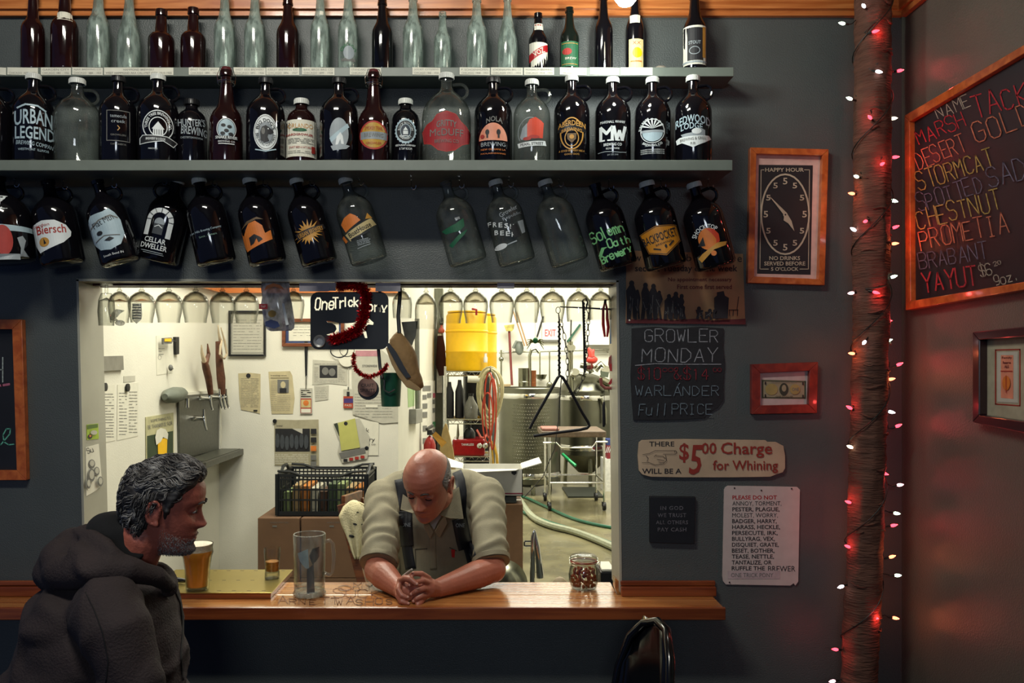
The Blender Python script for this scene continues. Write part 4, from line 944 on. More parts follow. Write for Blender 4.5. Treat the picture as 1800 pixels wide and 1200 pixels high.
# slate board
t = thing('slate_board', 'black slate with chalked growler prices and a chipped corner below the tan poster', 'chalkboard', fw(1190, 738))
mb = MB(); rd = random.Random(2)
p = [(1110, 577), (1150, 574), (1190, 577), (1230, 574), (1271, 577), (1270, 610), (1273, 640), (1271, 672), (1271, 702), (1262, 715), (1250, 722), (1238, 734), (1200, 737), (1160, 738), (1113, 738), (1110, 700), (1108, 660), (1110, 620)]
mb.prism(p, fw, 0, .008); mb.build('slate_slab', SLATE, t, bevel=.002)
A = Art(fw, d0=.009); ch = mat('dim_white_chalk', '8d9096', rough=1, var=.4, scale=90); cr = mat('dim_red_chalk', '7c2832', rough=1, var=.5, scale=90); cb = mat('dim_blue_chalk', '6c7c86', rough=1, var=.4, scale=90)
A.chalk('GROWLER', 1132, 601, 134, 22, 1.5, ch, rnd=rd); A.chalk('MONDAY', 1128, 636, 136, 24, 1.6, ch, slant=.05, rnd=rd); A.line([(1116, 642), (1150, 639), (1200, 640), (1266, 640)], 1.5, ch)
A.chalk('$10', 1120, 667, 44, 20, 1.6, cr, rnd=rd); A.chalk('00', 1164, 653, 20, 6, 1, cr, rnd=rd); A.chalk('&$14', 1184, 667, 64, 20, 1.5, cr, rnd=rd); A.chalk('00', 1252, 653, 16, 6, 1, cr, rnd=rd)
A.chalk('WARLANDER', 1116, 695, 150, 17, 1.3, cb, rnd=rd); A.line([(1190, 677), (1193, 673)], 1.3, cb); A.chalk('Full', 1121, 729, 54, 20, 1.3, cb, slant=.1, rnd=rd); A.chalk('PRICE', 1180, 727, 74, 18, 1.3, cb, rnd=rd)
A.build('chalk_lettering', t, split=True)
# framed banknote
t = thing('framed_banknote', 'small reddish wood frame holding one green-grey banknote', 'picture', fw(1375, 726))
frame4(t, 1317, 636, 1434, 727, 15, fw, 0, .022, REDW, quad=[(1318, 640), (1434, 636), (1432, 725), (1318, 727)])
A = Art(fw, d0=.004); A.poly([(1327, 648), (1426, 646), (1424, 717), (1327, 718)], mat('pale_mat_board', 'b8a8a4', rough=.8)); bn = mat('banknote_green', '6a6c50', rough=.8, var=.2, scale=40); bl = mat('banknote_pale', '928c70', rough=.8, var=.1)
A.poly([(1338, 667), (1416, 669), (1416, 701), (1338, 700)], bn); A.rect(1341, 670, 1413, 698, bl); A.line([(1340, 669), (1414, 671), (1414, 699), (1340, 698)], 1.2, mat('dark_green_ink', '30382c'), closed=True)
A.ell(1377, 684, 8, 11, mat('dark_green_ink', '30382c')); A.ell(1377, 682, 4, 6, bl, n=14); A.ell(1355, 684, 11, 10, mat('banknote_tint', '988c54')); A.ell(1396, 684, 9, 9, mat('banknote_tint', '988c54')); A.text('ONE', 1397, 684, 12, 6, INKG, bold=.03)
for x, y in ((1344, 673), (1410, 674), (1344, 695), (1410, 696)): A.text('1', x, y, 2.5, 5, INK, bold=.05, up=False)
A.text('FEDERAL RESERVE NOTE', 1377, 671.5, 44, 2.4, INKG); A.text('ONE DOLLAR', 1377, 696.5, 30, 2.8, INK)
A.build('banknote_print', t)
# charge sign
t = thing('tin_sign', 'long cream tin sign with red lettering and a pointing hand', 'sign', fw(1250, 838))
p = [(1122, 777), (1127, 773), (1148, 772), (1200, 771), (1344, 773), (1347, 776), (1362, 776), (1375, 783), (1378, 800), (1378, 822), (1374, 829), (1362, 833), (1352, 837), (1280, 838), (1200, 838), (1143, 837), (1128, 833), (1122, 826), (1120, 800)]
mb = MB(); mb.prism(p, fw, .002, .012); mb.build('sign_plate', mat('aged_cream_tin', 'b8a286', rough=.5, var=.15, scale=10), t, bevel=.001)
A = Art(fw, d0=.0126); rs = mat('sign_red', '8c2c20', rough=.6, var=.15); ks = mat('sign_black', '1e1a1e', rough=.6)
A.text('THERE', 1162, 779.5, 44, 8.5, ks, bold=.04); A.text('WILL BE A', 1162, 827, 69, 9, ks, bold=.04); A.text('$', 1201, 795, 17, 34, rs, bold=.04); A.text('5', 1221, 807, 24, 52, rs, bold=.05, ital=.15); A.text('00', 1244.5, 787, 26, 20, rs, bold=.04)
A.text('Charge', 1310, 790, 90, 27, rs, bold=.014); A.text('for Whining', 1308, 819, 114, 22, rs, bold=.012)
for l in ([(1128, 798), (1140, 796), (1150, 791), (1166, 791), (1186, 791), (1188, 794), (1186, 797), (1164, 797)], [(1127, 812), (1140, 812), (1150, 816), (1164, 814), (1170, 808), (1168, 798)], [(1152, 800), (1164, 801), (1168, 805)], [(1153, 806), (1166, 808)], [(1156, 811), (1166, 812)], [(1134, 800), (1138, 804), (1136, 810)], [(1148, 802), (1152, 798)], [(1184, 791), (1184, 794)]): A.line(l, .8, ks, up=False)
A.build('sign_lettering', t, split=True)
# little black tile
t = thing('wall_plaque', 'small square black plaque with faint silver lettering above the counter upstand', 'plaque', fw(1180, 953))
mb = MB(); mb.prism([(1141, 871), (1221, 872), (1219, 954), (1141, 952)], fw, 0, .018); mb.build('plaque_block', mat('black_tile', '101217', rough=.5, var=.2), t, bevel=.002)
A = Art(fw, d0=.0186); si = mat('worn_silver', '5c5a60', rough=.6, var=.5, scale=70)
for k, (s_, w) in enumerate((('IN GOD', 40), ('WE TRUST', 50), ('ALL OTHERS', 56), ('PAY CASH', 50))): A.text(s_, 1179, 891 + 12.5 * k, w, 7, si, bold=.03, sp=1.15)
A.build('plaque_lettering', t, split=True)
# please do not sign
t = thing('metal_sign', 'white metal sign listing annoyances in black capitals beside the black plaque', 'sign', fw(1337, 1028))
p = [(1275, 855), (1279, 853), (1400, 855), (1405, 860), (1402, 1021), (1397, 1028), (1394, 1024), (1388, 1028), (1275, 1026), (1270, 1020), (1269, 1012), (1272, 860)]
mb = MB(); mb.prism(p, fw, .001, .006); mb.build('sign_plate', mat('white_sign_enamel', 'c2b6b0', rough=.4, var=.06), t)
A = Art(fw, d0=.0066)
for k, s_ in enumerate(('PLEASE DO NOT', 'ANNOY, TORMENT,', 'PESTER, PLAGUE,', 'MOLEST, WORRY,', 'BADGER, HARRY,', 'HARASS, HECKLE,', 'PERSECUTE, IRK,', 'BULLYRAG, VEX,', 'DISQUIET, GRATE,', 'BESET, BOTHER,', 'TEASE, NETTLE,', 'TANTALIZE, OR', 'RUFFLE THE')):
    w = (78, 86, 83, 80, 78, 84, 80, 75, 82, 75, 74, 70, 58)[k]; A.text(s_, 1286.5 + w / 2 - k * .1, 873.5 + k * 10.35 + (.7 if ',' in s_ else 0), w, 8.6 if ',' in s_ else 7.2, RED if k == 0 else ks, bold=.02, up=False)
A.text('BREWER', 1373, 998.5, 48, 9.5, ks, bold=.0); A.rect(1278, 1002, 1370, 1016, mat('tape_strip', 'b8a8a8', rough=.5)); A.text('ONE TRICK PONY', 1321, 1009.5, 74, 7.5, INKG)
for x, y in ((1290, 857), (1337, 861), (1390, 858), (1281, 1022)): A.ell(x, y, 1.5, 1.5, ks, n=8)
A.build('sign_lettering', t, split=True)
# chalkboard at the left edge
t = thing('framed_chalkboard', 'orange framed chalkboard cut off by the picture edge beside the hatch', 'chalkboard', fw(-100, 842))
frame4(t, 0, 0, 0, 0, 17, fw, 0, .025, FRAMEW, quad=[(-250, 560), (45, 562), (53, 842), (-250, 842)])
mb = MB(); mb.prism([(-236, 576), (30, 576), (38, 828), (-236, 828)], fw, 0, .008); mb.build('board', CHALKB, t)
A = Art(fw, d0=.009); cw = mat('white_chalk', '9aa4a0', rough=1, var=.4, scale=90); ct = mat('teal_chalk', '5aa08c', rough=1, var=.3, scale=90); cpk = mat('pink_chalk', 'a05a70', rough=1, var=.3, scale=90)
A.chalk('TH', -34, 672, 46, 42, 2, cw); A.line([(-40, 678), (6, 677), (19, 675)], 4, cpk); A.line([(-6, 780), (4, 781), (10, 774), (20, 762), (21, 753), (14, 753), (8, 764), (10, 776), (18, 781), (27, 780)], 2.2, ct); A.line([(-30, 775), (-16, 770), (-8, 780)], 2.2, ct)
A.build('chalk_lettering', t, split=True)
# ---------------------------------------------------------------- on the right wall
sw = side(1.4695, -1)
t = thing('menu_chalkboard', 'large orange framed chalkboard listing beers in coloured chalk on the side wall', 'chalkboard', sw(1700, 530))
def sq(x0, yt0, yb0, x1, yt1, yb1): return [(x0, yt0), (x1, yt1), (x1, yb1), (x0, yb0)]
XE = 1960
def yl(x, a, b): return a + (b - a) * (x - 1605) / (1800 - 1605)
O = [(1605, 203), (XE, yl(XE, 203, 90)), (XE, yl(XE, 545, 512)), (1607, 545)]
I = [(1614, 214), (XE - 14, yl(XE - 14, 214, 103)), (XE - 14, yl(XE - 14, 530, 498)), (1616, 529)]
for k in range(4):
    mb = MB(); mb.prism([O[k], O[(k + 1) % 4], I[(k + 1) % 4], I[k]], sw, 0, .03); mb.build('frame_rail', FRAMEW, t, bevel=.002)
mb = MB(); mb.prism([(1612, 210), (XE - 10, yl(XE - 10, 210, 99)), (XE - 10, yl(XE - 10, 534, 502)), (1612, 533)], sw, 0, .012); mb.build('board', CHALKB, t)
A = Art(sw, d0=.013)
C = {'w': mat('board_white_chalk', '9c9484', rough=1, var=.4, scale=80), 'r': mat('board_red_chalk', 'a02830', rough=1, var=.4, scale=80), 'y': mat('board_yellow_chalk', '9c8a48', rough=1, var=.4, scale=80),
     'p': mat('board_purple_chalk', '5c5a6c', rough=1, var=.4, scale=80), 'o': mat('board_orange_chalk', 'b06a50', rough=1, var=.4, scale=80)}
rd = random.Random(8)
def bl_(t_, xa, ya, xb, yb, h, c, lw=1.9):
    rot = math.degrees(math.atan2(yb - ya, xb - xa)); A.chalk(t_, xa, ya, math.hypot(xb - xa, yb - ya), h, lw, C[c], rot=rot, rnd=rd, jit=.05)
bl_('NAME', 1657, 209, 1718, 184, 22, 'w', 1.4); bl_('MARSH', 1624, 254, 1712, 218, 26, 'r'); bl_('TACKY', 1724, 208, 1850, 170, 38, 'r', 2.4); bl_('DESERT', 1622, 298, 1712, 262, 30, 'o', 1.6); bl_('GOLD', 1726, 252, 1832, 214, 38, 'o', 2)
bl_('STORMCAT', 1624, 334, 1762, 290, 32, 'y'); bl_('SPOTTED', 1625, 372, 1742, 336, 30, 'p', 1.6); bl_('SADDLE', 1748, 330, 1900, 290, 38, 'p', 1.9); bl_('CHESTNUT', 1625, 403, 1774, 366, 33, 'y'); bl_('PROMETIA', 1627, 440, 1788, 408, 34, 'o')
bl_('BRABANT', 1626, 474, 1752, 452, 28, 'p', 1.6); bl_('YAYUT', 1634, 514, 1734, 500, 32, 'r', 2.6); bl_('$6', 1735, 488, 1760, 481, 20, 'w', 1.6); bl_('20', 1760, 468, 1774, 463, 7, 'w', 1.2); bl_('9oz.', 1762, 502, 1806, 491, 17, 'w', 1.6)
bl_('ABV', 1860, 160, 1930, 120, 30, 'w'); bl_('6.5', 1880, 280, 1930, 262, 30, 'y'); bl_('7.2', 1880, 400, 1930, 390, 30, 'o')
A.build('chalk_lettering', t, split=True)
t = thing('framed_label', 'dark framed ornate label with cream mount under the menu board', 'picture', sw(1760, 750))
XE = 1900
def y2(x, a, b): return a + (b - a) * (x - 1728) / (1800 - 1728)
for k in range(4):
    O = [(1727, 583), (XE, y2(XE, 583, 576)), (XE, y2(XE, 742, 757)), (1727, 742)]; I = [(1739, 597), (XE - 16, y2(XE - 16, 598, 593)), (XE - 16, y2(XE - 16, 728, 738)), (1739, 729)]
    mb = MB(); mb.prism([O[k], O[(k + 1) % 4], I[(k + 1) % 4], I[k]], sw, 0, .03); mb.build('frame_rail', mat('dark_mahogany', '2a1218', rough=.3, coat=.5), t, bevel=.003)
A = Art(sw, d0=.006); A.poly([(1736, 592), (XE - 10, y2(XE - 10, 592, 588)), (XE - 10, y2(XE - 10, 732, 745)), (1736, 731)], mat('cream_mount', 'a09880', rough=.8))
A.line([(1754, 615), (1797, 614), (1797, 713), (1754, 710)], 2.4, mat('sign_red', '8c2c20'), closed=True); A.poly([(1757, 619), (1794, 618), (1794, 708), (1757, 706)], PAPERG); A.poly([(1764, 624), (1786, 624), (1786, 701), (1764, 699)], PEACH)
for k, (y, w) in enumerate(((629, 18), (637, 14), (644, 8))): A.text(('Family', 'Reserve', 'ALE')[k], 1775, y, w, 5, mat('maroon_print', '5a1c20'), bold=.03)
A.line([(1765, 652), (1785, 652)], 1.4, REDI); A.ell(1775, 673, 7, 13, ORGI, n=14); A.line([(1775, 660), (1775, 690)], 1.2, REDI); A.build('label_print', t)
# ---------------------------------------------------------------- stemware hanging under the hatch head
G4 = 'stemmed beer glasses hanging upside down in the hatch'
YG = 3.13; ZR = CH + (640 - 503) * YG / F
t = thing('glass_rack', 'dark wooden rail rack under the hatch head holding the upside-down glasses', 'rack', (-.4, YG, 2.09))
RK = wood('dark_red_rail', '3a1814', '55241c', rough=.4, coat=.2)
for dy in (-.030, .030):
    mb = MB(); mb.box(((172 - CX) * YG / F, YG + dy - .012, ZR - .002), ((1080 - CX) * YG / F, YG + dy + .012, ZR + .006)); mb.build('rail', RK, t)
mb = MB()
for x in (176, 400, 640, 860, 1074): X = (x - CX) * YG / F; mb.box((X - .008, YG - .042, ZR + .006), (X + .008, YG + .042, 2.0925))
mb.build('spacer', RK, t)
_GL = {}
PRN = glass('frosted_print', (.42, .43, .43), (.38, .38, .38), .3, .25, 'a0a09c')
GBASE = glass('bowl_refraction_tint', (.80, .77, .70), (.20, .17, .14), .03, .0, 'c0c0b8', 1.0)  # dark brown tint paints the refraction in the thick end of the bowl
def hung_glass(cx, wpx, ybot, lab, style='tulip', Yg=YG):
    X = (cx - CX) * Yg / F; R = wpx / 2 * Yg / F; zb = CH + (640 - ybot) * Yg / F; H = ZR + .012 - zb
    t = thing('stemmed_glass', lab, 'glass', (X, Yg, zb), (0, 0, 0), G4)
    k = (round(R, 3), round(H, 3), style)
    # upside down: rim at z=0, foot at z=H
    if style == 'tulip': pr = [(.80, 0), (.83, .10), (.93, .25), (1.0, .42), (.97, .55), (.80, .66), (.45, .75), (.16, .79)]
    else: pr = [(.92, 0), (.97, .2), (1.0, .4), (.92, .56), (.72, .66), (.40, .74), (.14, .78)]
    if k not in _GL:
        mb = MB(); mb.lathe([(r * R, z * H) for r, z in pr] + [(0, .80 * H)] + [(0, .775 * H)] + [(max(r - .03, .02) * R, z * H - .002 if z else 0) for r, z in reversed(pr)], 28)
        o = mb.build('bowl', GCL, smooth=True); a = o.data; bpy.data.objects.remove(o)
        mb = MB(); mb.lathe([(0, .785 * H), (.20 * R, .79 * H), (.24 * R, .815 * H), (.13 * R, .84 * H), (.10 * R, .90 * H), (.13 * R, .95 * H), (0, .955 * H)], 14)
        o = mb.build('stem', GTHICK, smooth=True); b = o.data; bpy.data.objects.remove(o)
        mb = MB(); mb.lathe([(0, .95 * H), (.20 * R, .955 * H), (.036, H - .003), (.0365, H), (0, H)], 24)
        o = mb.build('foot', GTHICK, smooth=True); c = o.data; bpy.data.objects.remove(o)
        mb = MB(); up_ = [(r, z) for r, z in pr if z > .5]; mb.lathe([(0, .60 * H)] + [(r * R * .93, z * H - .003) for r, z in up_] + [(0, .772 * H)], 24)
        o = mb.build('bowl_base', GBASE, smooth=True); d_ = o.data; bpy.data.objects.remove(o)
        _GL[k] = (a, b, c, d_)
    a, b, c, d_ = _GL[k]
    add_mesh('bowl', a, t); add_mesh('bowl_base', d_, t); add_mesh('stem', b, t); add_mesh('foot', c, t)
    return t, R, H
def glass_print(t, R, H, v, art):
    A = Art(lambda x, y, d: Vector(((R * 1.0 + d) * math.sin(x * .00209 / R), -(R * 1.0 + d) * math.cos(x * .00209 / R), v - y * .00209)), wrap=4, d0=.001); art(A); A.build('label_print', t, world=False)
gl = [(210, 38, 567, 'first hanging stemmed glass, with a grey leafy print', 0), (249, 46, 567, 'hanging stemmed glass with a striped hop-cone print', 1), (297, 46, 567, 'third clear hanging glass, over the two antler tap handles side wall', 2),
      (344, 46, 567, 'fourth clear hanging glass, above the antler tap handles', 2), (391, 44, 568, 'fifth clear hanging glass, in front of the orange crown strip', 2), (433, 44, 568, 'sixth clear hanging glass, before the black framed certificate', 2), (516, 38, 564, 'clear hanging glass between the plastic pouch and the black cut-out sign', 2)]
for x, w, yb, lab, pr in gl:
    t, R, H = hung_glass(x, w, yb, lab)
    if pr == 0: glass_print(t, R * .93, H, .035, lambda A: (A.poly([(-12, 12), (-6, 0), (2, -6), (16, -4), (8, 2), (2, 10), (8, 16), (-4, 14)], PRN), A.ell(8, 18, 8, 5, PRN)))
    if pr == 1:
        def hp(A):
            A.poly([(-8, -16), (8, -16), (9, 4), (8, 12), (0, 20), (-8, 12), (-9, 4)], PRN)
            for k in range(6): A.line([(-7, -13 + 4.6 * k), (7, -13 + 4.6 * k)], 1.8, INKG, up=False)
        glass_print(t, R * .95, H, .035, hp)
gr = [(707, 35, 559, 'narrow straight hanging glass beside the black cut-out sign', 'wine'), (749, 40, 578, 'long hanging glass above the pale wall end, lower than its neighbours', 'wine'), (792, 44, 568, 'hanging glass before the edge of the yellow drums', 'tulip'), (836, 44, 568, 'hanging glass in front of the yellow drums, middle', 'tulip'),
      (882, 44, 567, 'hanging glass past the yellow drums over the hoses', 'tulip'), (926, 45, 567, 'hanging glass over the green-legged ornament', 'tulip'), (971, 45, 567, 'hanging glass over the exit board and chain ring', 'tulip'), (1017, 44, 565, 'hanging glass behind the black chain', 'wine'), (1056, 42, 562, 'last hanging glass, at the hatch side by the red pliers', 'wine')]
for x, w, yb, lab, st in gr: hung_glass(x, w, yb, lab, st)
# dusty printed glass standing sideways against the side of the hatch
t = thing('printed_tumbler', 'hanging printed tumbler crowded against the lining at the hatch side', 'glass', P(187, 572, 3.045), (0, 0, 0)); c = P(187, 572, 3.045)
mb = MB(); H = .115; mb.lathe([(0, H), (.018, H), (.027, .09), (.030, .05), (.026, 0), (.0245, 0), (.028, .05), (.025, .088), (0, .10)], 24, c); mb.build('bowl', GTHICK, t, smooth=True)
mb = MB(); mb.lathe([(0, H), (.006, H), (.006, H + .028), (.022, H + .030), (.022, H + .033), (0, H + .033)], 16, c); mb.build('stem', GTHICK, t, smooth=True)

# ---------------------------------------------------------------- things hanging in the hatch
def rope_dots(pts, n): 
    o = []
    for a, b in zip(pts, pts[1:]):
        a = Vector(a); b = Vector(b)
        for k in range(n): o.append(a.lerp(b, k / n))
    return o + [Vector(pts[-1])]
# plastic pouch
Yp = 3.04
t = thing('plastic_pouch', 'crumpled grey see-through plastic pouch with orange top hanging in the hatch', 'pouch', P(488, 580, Yp))
ft = fr(Yp)
mb = MB(); rows = 9; cols = 9; vs = []
prof_l = [(460, 494), (459, 508), (461, 522), (459, 534), (461, 546), (463, 558), (465, 570), (470, 579), (476, 582)]
prof_r_ = [(509, 494), (509, 508), (510, 520), (513, 532), (515, 546), (517, 558), (518, 568), (517, 577), (512, 581)]
for s_ in (-1, 1):
    for i in range(rows):
        (xa, ya), (xb, yb) = prof_l[i], prof_r_[i]
        for j in range(cols):
            u = j / (cols - 1); b = math.sin(math.pi * u) * (.022 if i else .004) * math.sin(math.pi * min(1, .15 + i / rows)); 
            vs.append(ft(xa + (xb - xa) * u, ya + (yb - ya) * u, s_ * (b + .001 + .004 * noise.noise(Vector((i * .9, j * .9, s_)))  * (1 if 0 < j < cols - 1 else 0))))
fs = []
for s_ in (0, 1):
    for i in range(rows - 1):
        for j in range(cols - 1): k = s_ * rows * cols + i * cols + j; fs.append((k, k + 1, k + cols + 1, k + cols))
def skirt(i, j, i2, j2): a = i * cols + j; b = i2 * cols + j2; n_ = rows * cols; fs.append((a, b, n_ + b, n_ + a))
for i in range(rows - 1): skirt(i, 0, i + 1, 0); skirt(i, cols - 1, i + 1, cols - 1)
for j in range(cols - 1): skirt(0, j, 0, j + 1); skirt(rows - 1, j, rows - 1, j + 1)
mb.add(vs, fs); mb.build('pouch_film', glass('grey_film', (.55, .56, .60), (.4, .4, .44), .1, .6, 'c8c8cc'), t, smooth=True)
A = Art(ft, d0=.0285); A.poly([(468, 512), (472, 503), (484, 499), (496, 502), (503, 510), (498, 508), (486, 505), (474, 508)], ORGI); A.rect(459, 535, 474, 544, RED); A.text('TAP', 466, 539.5, 9, 4, PAPER); A.poly([(470, 566), (480, 562), (492, 566), (496, 574), (486, 578), (470, 574)], mat('navy_blue_print', '1c2c58')); A.ell(482, 552, 7, 6, mat('mustard_ink', 'a8842c')); A.poly([(499, 534), (503, 534), (511, 571), (506, 572)], WHI)
A.build('label_print', t)
mb = MB(); mb.tube([P(485, 498, Yp), P(486, 491.5, Yp + .06)], .0012, 5); mb.build('tie', BLACK, t)
# white tabs on the hatch head
k = 0
for a, b, yb in ((526, 578, 512), (578, 590, 511), (660, 704, 512), (874, 904, 507)):
    mb = MB(); mb.prism([(a, 497), (b, 497), (b, yb), (a, yb)], fr(3.012), 0, -.002)
    tag(mb.build('paper_tab', mat('pale_violet_paper', 'a8a4ac', rough=.8), loc=P((a + b) / 2, yb, 3.012)), ('wide pale paper tab on the hatch head above the black sign', 'tiny pale paper tab beside the wide one on the hatch head', 'pale paper tab on the hatch head after the tinsel', 'small pale paper tab on the hatch head over the yellow drums')[k], 'paper', 'paper tabs on the hatch head'); k += 1
# black cut-out sign with real openings
Ys = 3.05; fs_ = fr(Ys)
t = thing('cutout_sign', 'black metal sign with cut-out lettering and running horse, draped in red tinsel', 'sign', P(615, 614, Ys))
def rr(x0, y0, x1, y1, r, n=5):
    p = []
    for cx, cy, a in ((x1 - r, y0 + r, -90), (x1 - r, y1 - r, 0), (x0 + r, y1 - r, 90), (x0 + r, y0 + r, 180)):
        for i in range(n + 1): q = math.radians(a + 90 * i / n); p.append((cx + r * math.cos(q), cy + r * math.sin(q)))
    return p
mb = MB(); mb.prism(rr(546, 513, 683, 614, 14), fs_, 0, .004); plate = mb.build('sign_plate', BLKM, t)
cut = MB()
def cut_poly(p): cut.prism(p, fs_, -.02, .03)
horse = [(574, 564), (584, 565), (598, 568), (612, 568), (622, 567), (630, 562), (638, 557), (644, 557), (650, 561), (657, 567), (656, 571), (648, 570), (643, 573), (640, 580), (644, 583), (646, 594), (642, 594), (639, 586), (632, 584), (622, 588), (606, 590), (594, 588), (580, 590), (574, 588), (588, 584), (592, 578), (590, 572), (584, 568), (576, 567)]
cut_poly(horse)
def strokes(t_, x, y, w, h, lw, slant=0, wav=0):
    n = len(t_); cw = w / n
    for i, ch in enumerate(t_):
        if ch == ' ': continue
        for pl in SF[ch].split('|'):
            pp = [(x + i * cw + int(q[0]) / 4 * cw * .68 + int(q[1]) / 6 * h * slant, y + wav * i - int(q[1]) / 6 * h) for q in pl.split()]
            for (xa, ya), (xb, yb) in zip(pp, pp[1:]):
                dx, dy = xb - xa, yb - ya; L = math.hypot(dx, dy) or 1; nx, ny = -dy / L * lw / 2, dx / L * lw / 2; ex, ey = dx / L * lw / 2, dy / L * lw / 2
                yield [(xa - ex + nx, ya - ey + ny), (xb + ex + nx, yb + ey + ny), (xb + ex - nx, yb + ey - ny), (xa - ex - nx, ya - ey - ny)]
polys = list(strokes('One', 554, 544, 36, 20, 2.6, .1, -.5)) + list(strokes('Tr', 586, 541, 24, 18, 2.6)) + list(strokes('Pony', 634, 545, 50, 16, 2.4, .0, 1))
SF['i'] = '20 24|25 26'; SF['c'] = '43 34 14 03 01 10 30 41'; SF['k'] = '00 06|44 02|12 40'
polys += list(strokes('ick', 604, 538, 28, 15, 2.6))
ok = True
try:
    def tobm(): 
        return None
    bpy.context.view_layer.update()
    co = cut.build('cut', INK)
    md = plate.modifiers.new('b', 'BOOLEAN'); md.operation = 'DIFFERENCE'; md.object = co; md.solver = 'EXACT'
    c2 = MB()
    for p in polys: c2.prism(p, fs_, -.02, .03)
    co2 = c2.build('cut2', INK); md2 = plate.modifiers.new('b2', 'BOOLEAN'); md2.operation = 'DIFFERENCE'; md2.object = co2; md2.solver = 'EXACT'; md2.use_self = True
    dg = bpy.context.evaluated_depsgraph_get(); me = bpy.data.meshes.new_from_object(plate.evaluated_get(dg)); plate.modifiers.clear(); plate.data = me
    bpy.data.objects.remove(co); bpy.data.objects.remove(co2)
except Exception as ex: print('boolean failed', ex)
mb = MB(); c = fs_(562, 600, .005); mb.lathe([(0, .0), (.013, .0), (.013, .004), (.020, .006), (.023, .002), (.023, 0)], 24, c, Matrix.Rotation(math.pi / 2, 4, 'X')); mb.build('round_cap', mat('silver_button', '8a8a88', rough=.3, metal=.6), t, smooth=True)
mb = MB(); mb.tube([fs_(622, 514, .002), fs_(622, 500, 0), fs_(623, 492, -.04)], .0012, 5); mb.tube([fs_(640, 514, .002), fs_(640, 500, 0), fs_(640, 492, -.04)], .0012, 5); mb.build('hanging_wire', CHROME, t)
TIN = mat('red_tinsel', 'c01420', rough=.25, metal=.7, var=.4, scale=200)
def tinsel(name, pts, rad, n, par=None, lab=None, seed=1, Y=3.03):
    rd = random.Random(seed); mb = MB(); P3 = [fr(Y)(x, y, d) for x, y, d in pts]; seg = [(a, b, (b - a).length) for a, b in zip(P3, P3[1:])]; T = sum(s_[2] for s_ in seg)
    mb.tube(P3, .0012, 5)
    for k in range(n):
        u = rd.random() * T
        for a, b, l in seg:
            if u <= l: break
            u -= l
        p = a.lerp(b, min(1, u / l)); d = Vector((rd.gauss(0, 1), rd.gauss(0, 1), rd.gauss(0, 1))).normalized(); q = p + d * rad * rd.uniform(.6, 1.1); w = d.cross(Vector((rd.gauss(0, 1), rd.gauss(0, 1), rd.gauss(0, 1)))).normalized() * .0009
        mb.add([p - w, p + w, q + w, q - w], [(0, 1, 2, 3)])
    o = mb.build(name, TIN, loc=P3[0])
    tag(o, lab, 'tinsel', None, 'thing'); return o
tinsel('tinsel_garland', [(596, 505, .0), (610, 500, .01), (626, 503, .01), (640, 507, .01), (645, 525, .012), (640, 545, .012), (640, 560, .015), (632, 578, .016), (618, 586, .016), (600, 594, .014), (584, 597, .012)], .024, 6500, None, 'bushy red tinsel wound over the black cut-out sign', 3)
tinsel('tinsel_strand', [(622, 622, -.0), (621, 636, 0), (626, 650, 0), (636, 659, 0), (650, 662, 0), (664, 658, 0), (676, 650, 0), (680, 640, -.0)], .011, 1500, None, 'thin red tinsel strand looping below the black sign', 5, 3.03)
# round badge, green cup, cap
t = thing('round_badge', 'round pinkish tag with worn lettering on the tinsel loop', 'tag', P(645, 682, 3.10))
mb = MB(); mb.lathe([(0, 0), (.0385, 0), (.0385, .008), (0, .008)], 32, P(648, 684, 3.12), Matrix.Rotation(math.pi / 2, 4, 'X')); mb.build('backing_disc', BLACK, t, smooth=True)
mb = MB(); mb.lathe([(0, 0), (.034, 0), (.035, .006), (0, .006)], 32, P(646, 680, 3.105), Matrix.Rotation(math.pi / 2, 4, 'X')); mb.build('tag_disc', mat('pink_beige_disc', '8c6a5e', rough=.7), t, smooth=True)
A = Art(fr(3.0985), d0=0); A.text('CRAFT', 646, 677, 22, 6, INK); A.text('SPIRITS', 646, 686, 26, 6, INK); A.build('lettering', t)
t = thing('green_cup', 'dark green tapered plastic cup hanging below the tan cap', 'cup', P(687, 715, 3.10))
mb = MB(); c = P(687, 714, 3.10); mb.lathe([(0, 0), (.033, 0), (.034, .004), (.040, .118), (.041, .122), (.038, .122), (.032, .008), (0, .008)], 32, c); mb.build('cup_wall', GREEN, t, smooth=True)
mb = MB(); mb.tube([P(672, 665, 3.06), P(668, 645, 3.07), P(664, 600, 3.08), P(664, 560, 3.09), P(668, 505, 3.1)], .006, 6, flat=.3); mb.build('hanging_strap', BLACK, t)
mb = MB(); mb.tube([P(676, 668, 3.058), P(675, 685, 3.055), P(684, 690, 3.052), P(694, 684, 3.055)], .003, 6); mb.build('handle', BLACK, t, smooth=True)
t = thing('cloth_hat', 'tan cloth cap hanging on edge by a black strap in the hatch', 'cap', P(712, 680, 3.06))
CAPM = mat('tan_cloth', '8a6c44', rough=.85, var=.22, scale=16, bump=.6, bscale=40)
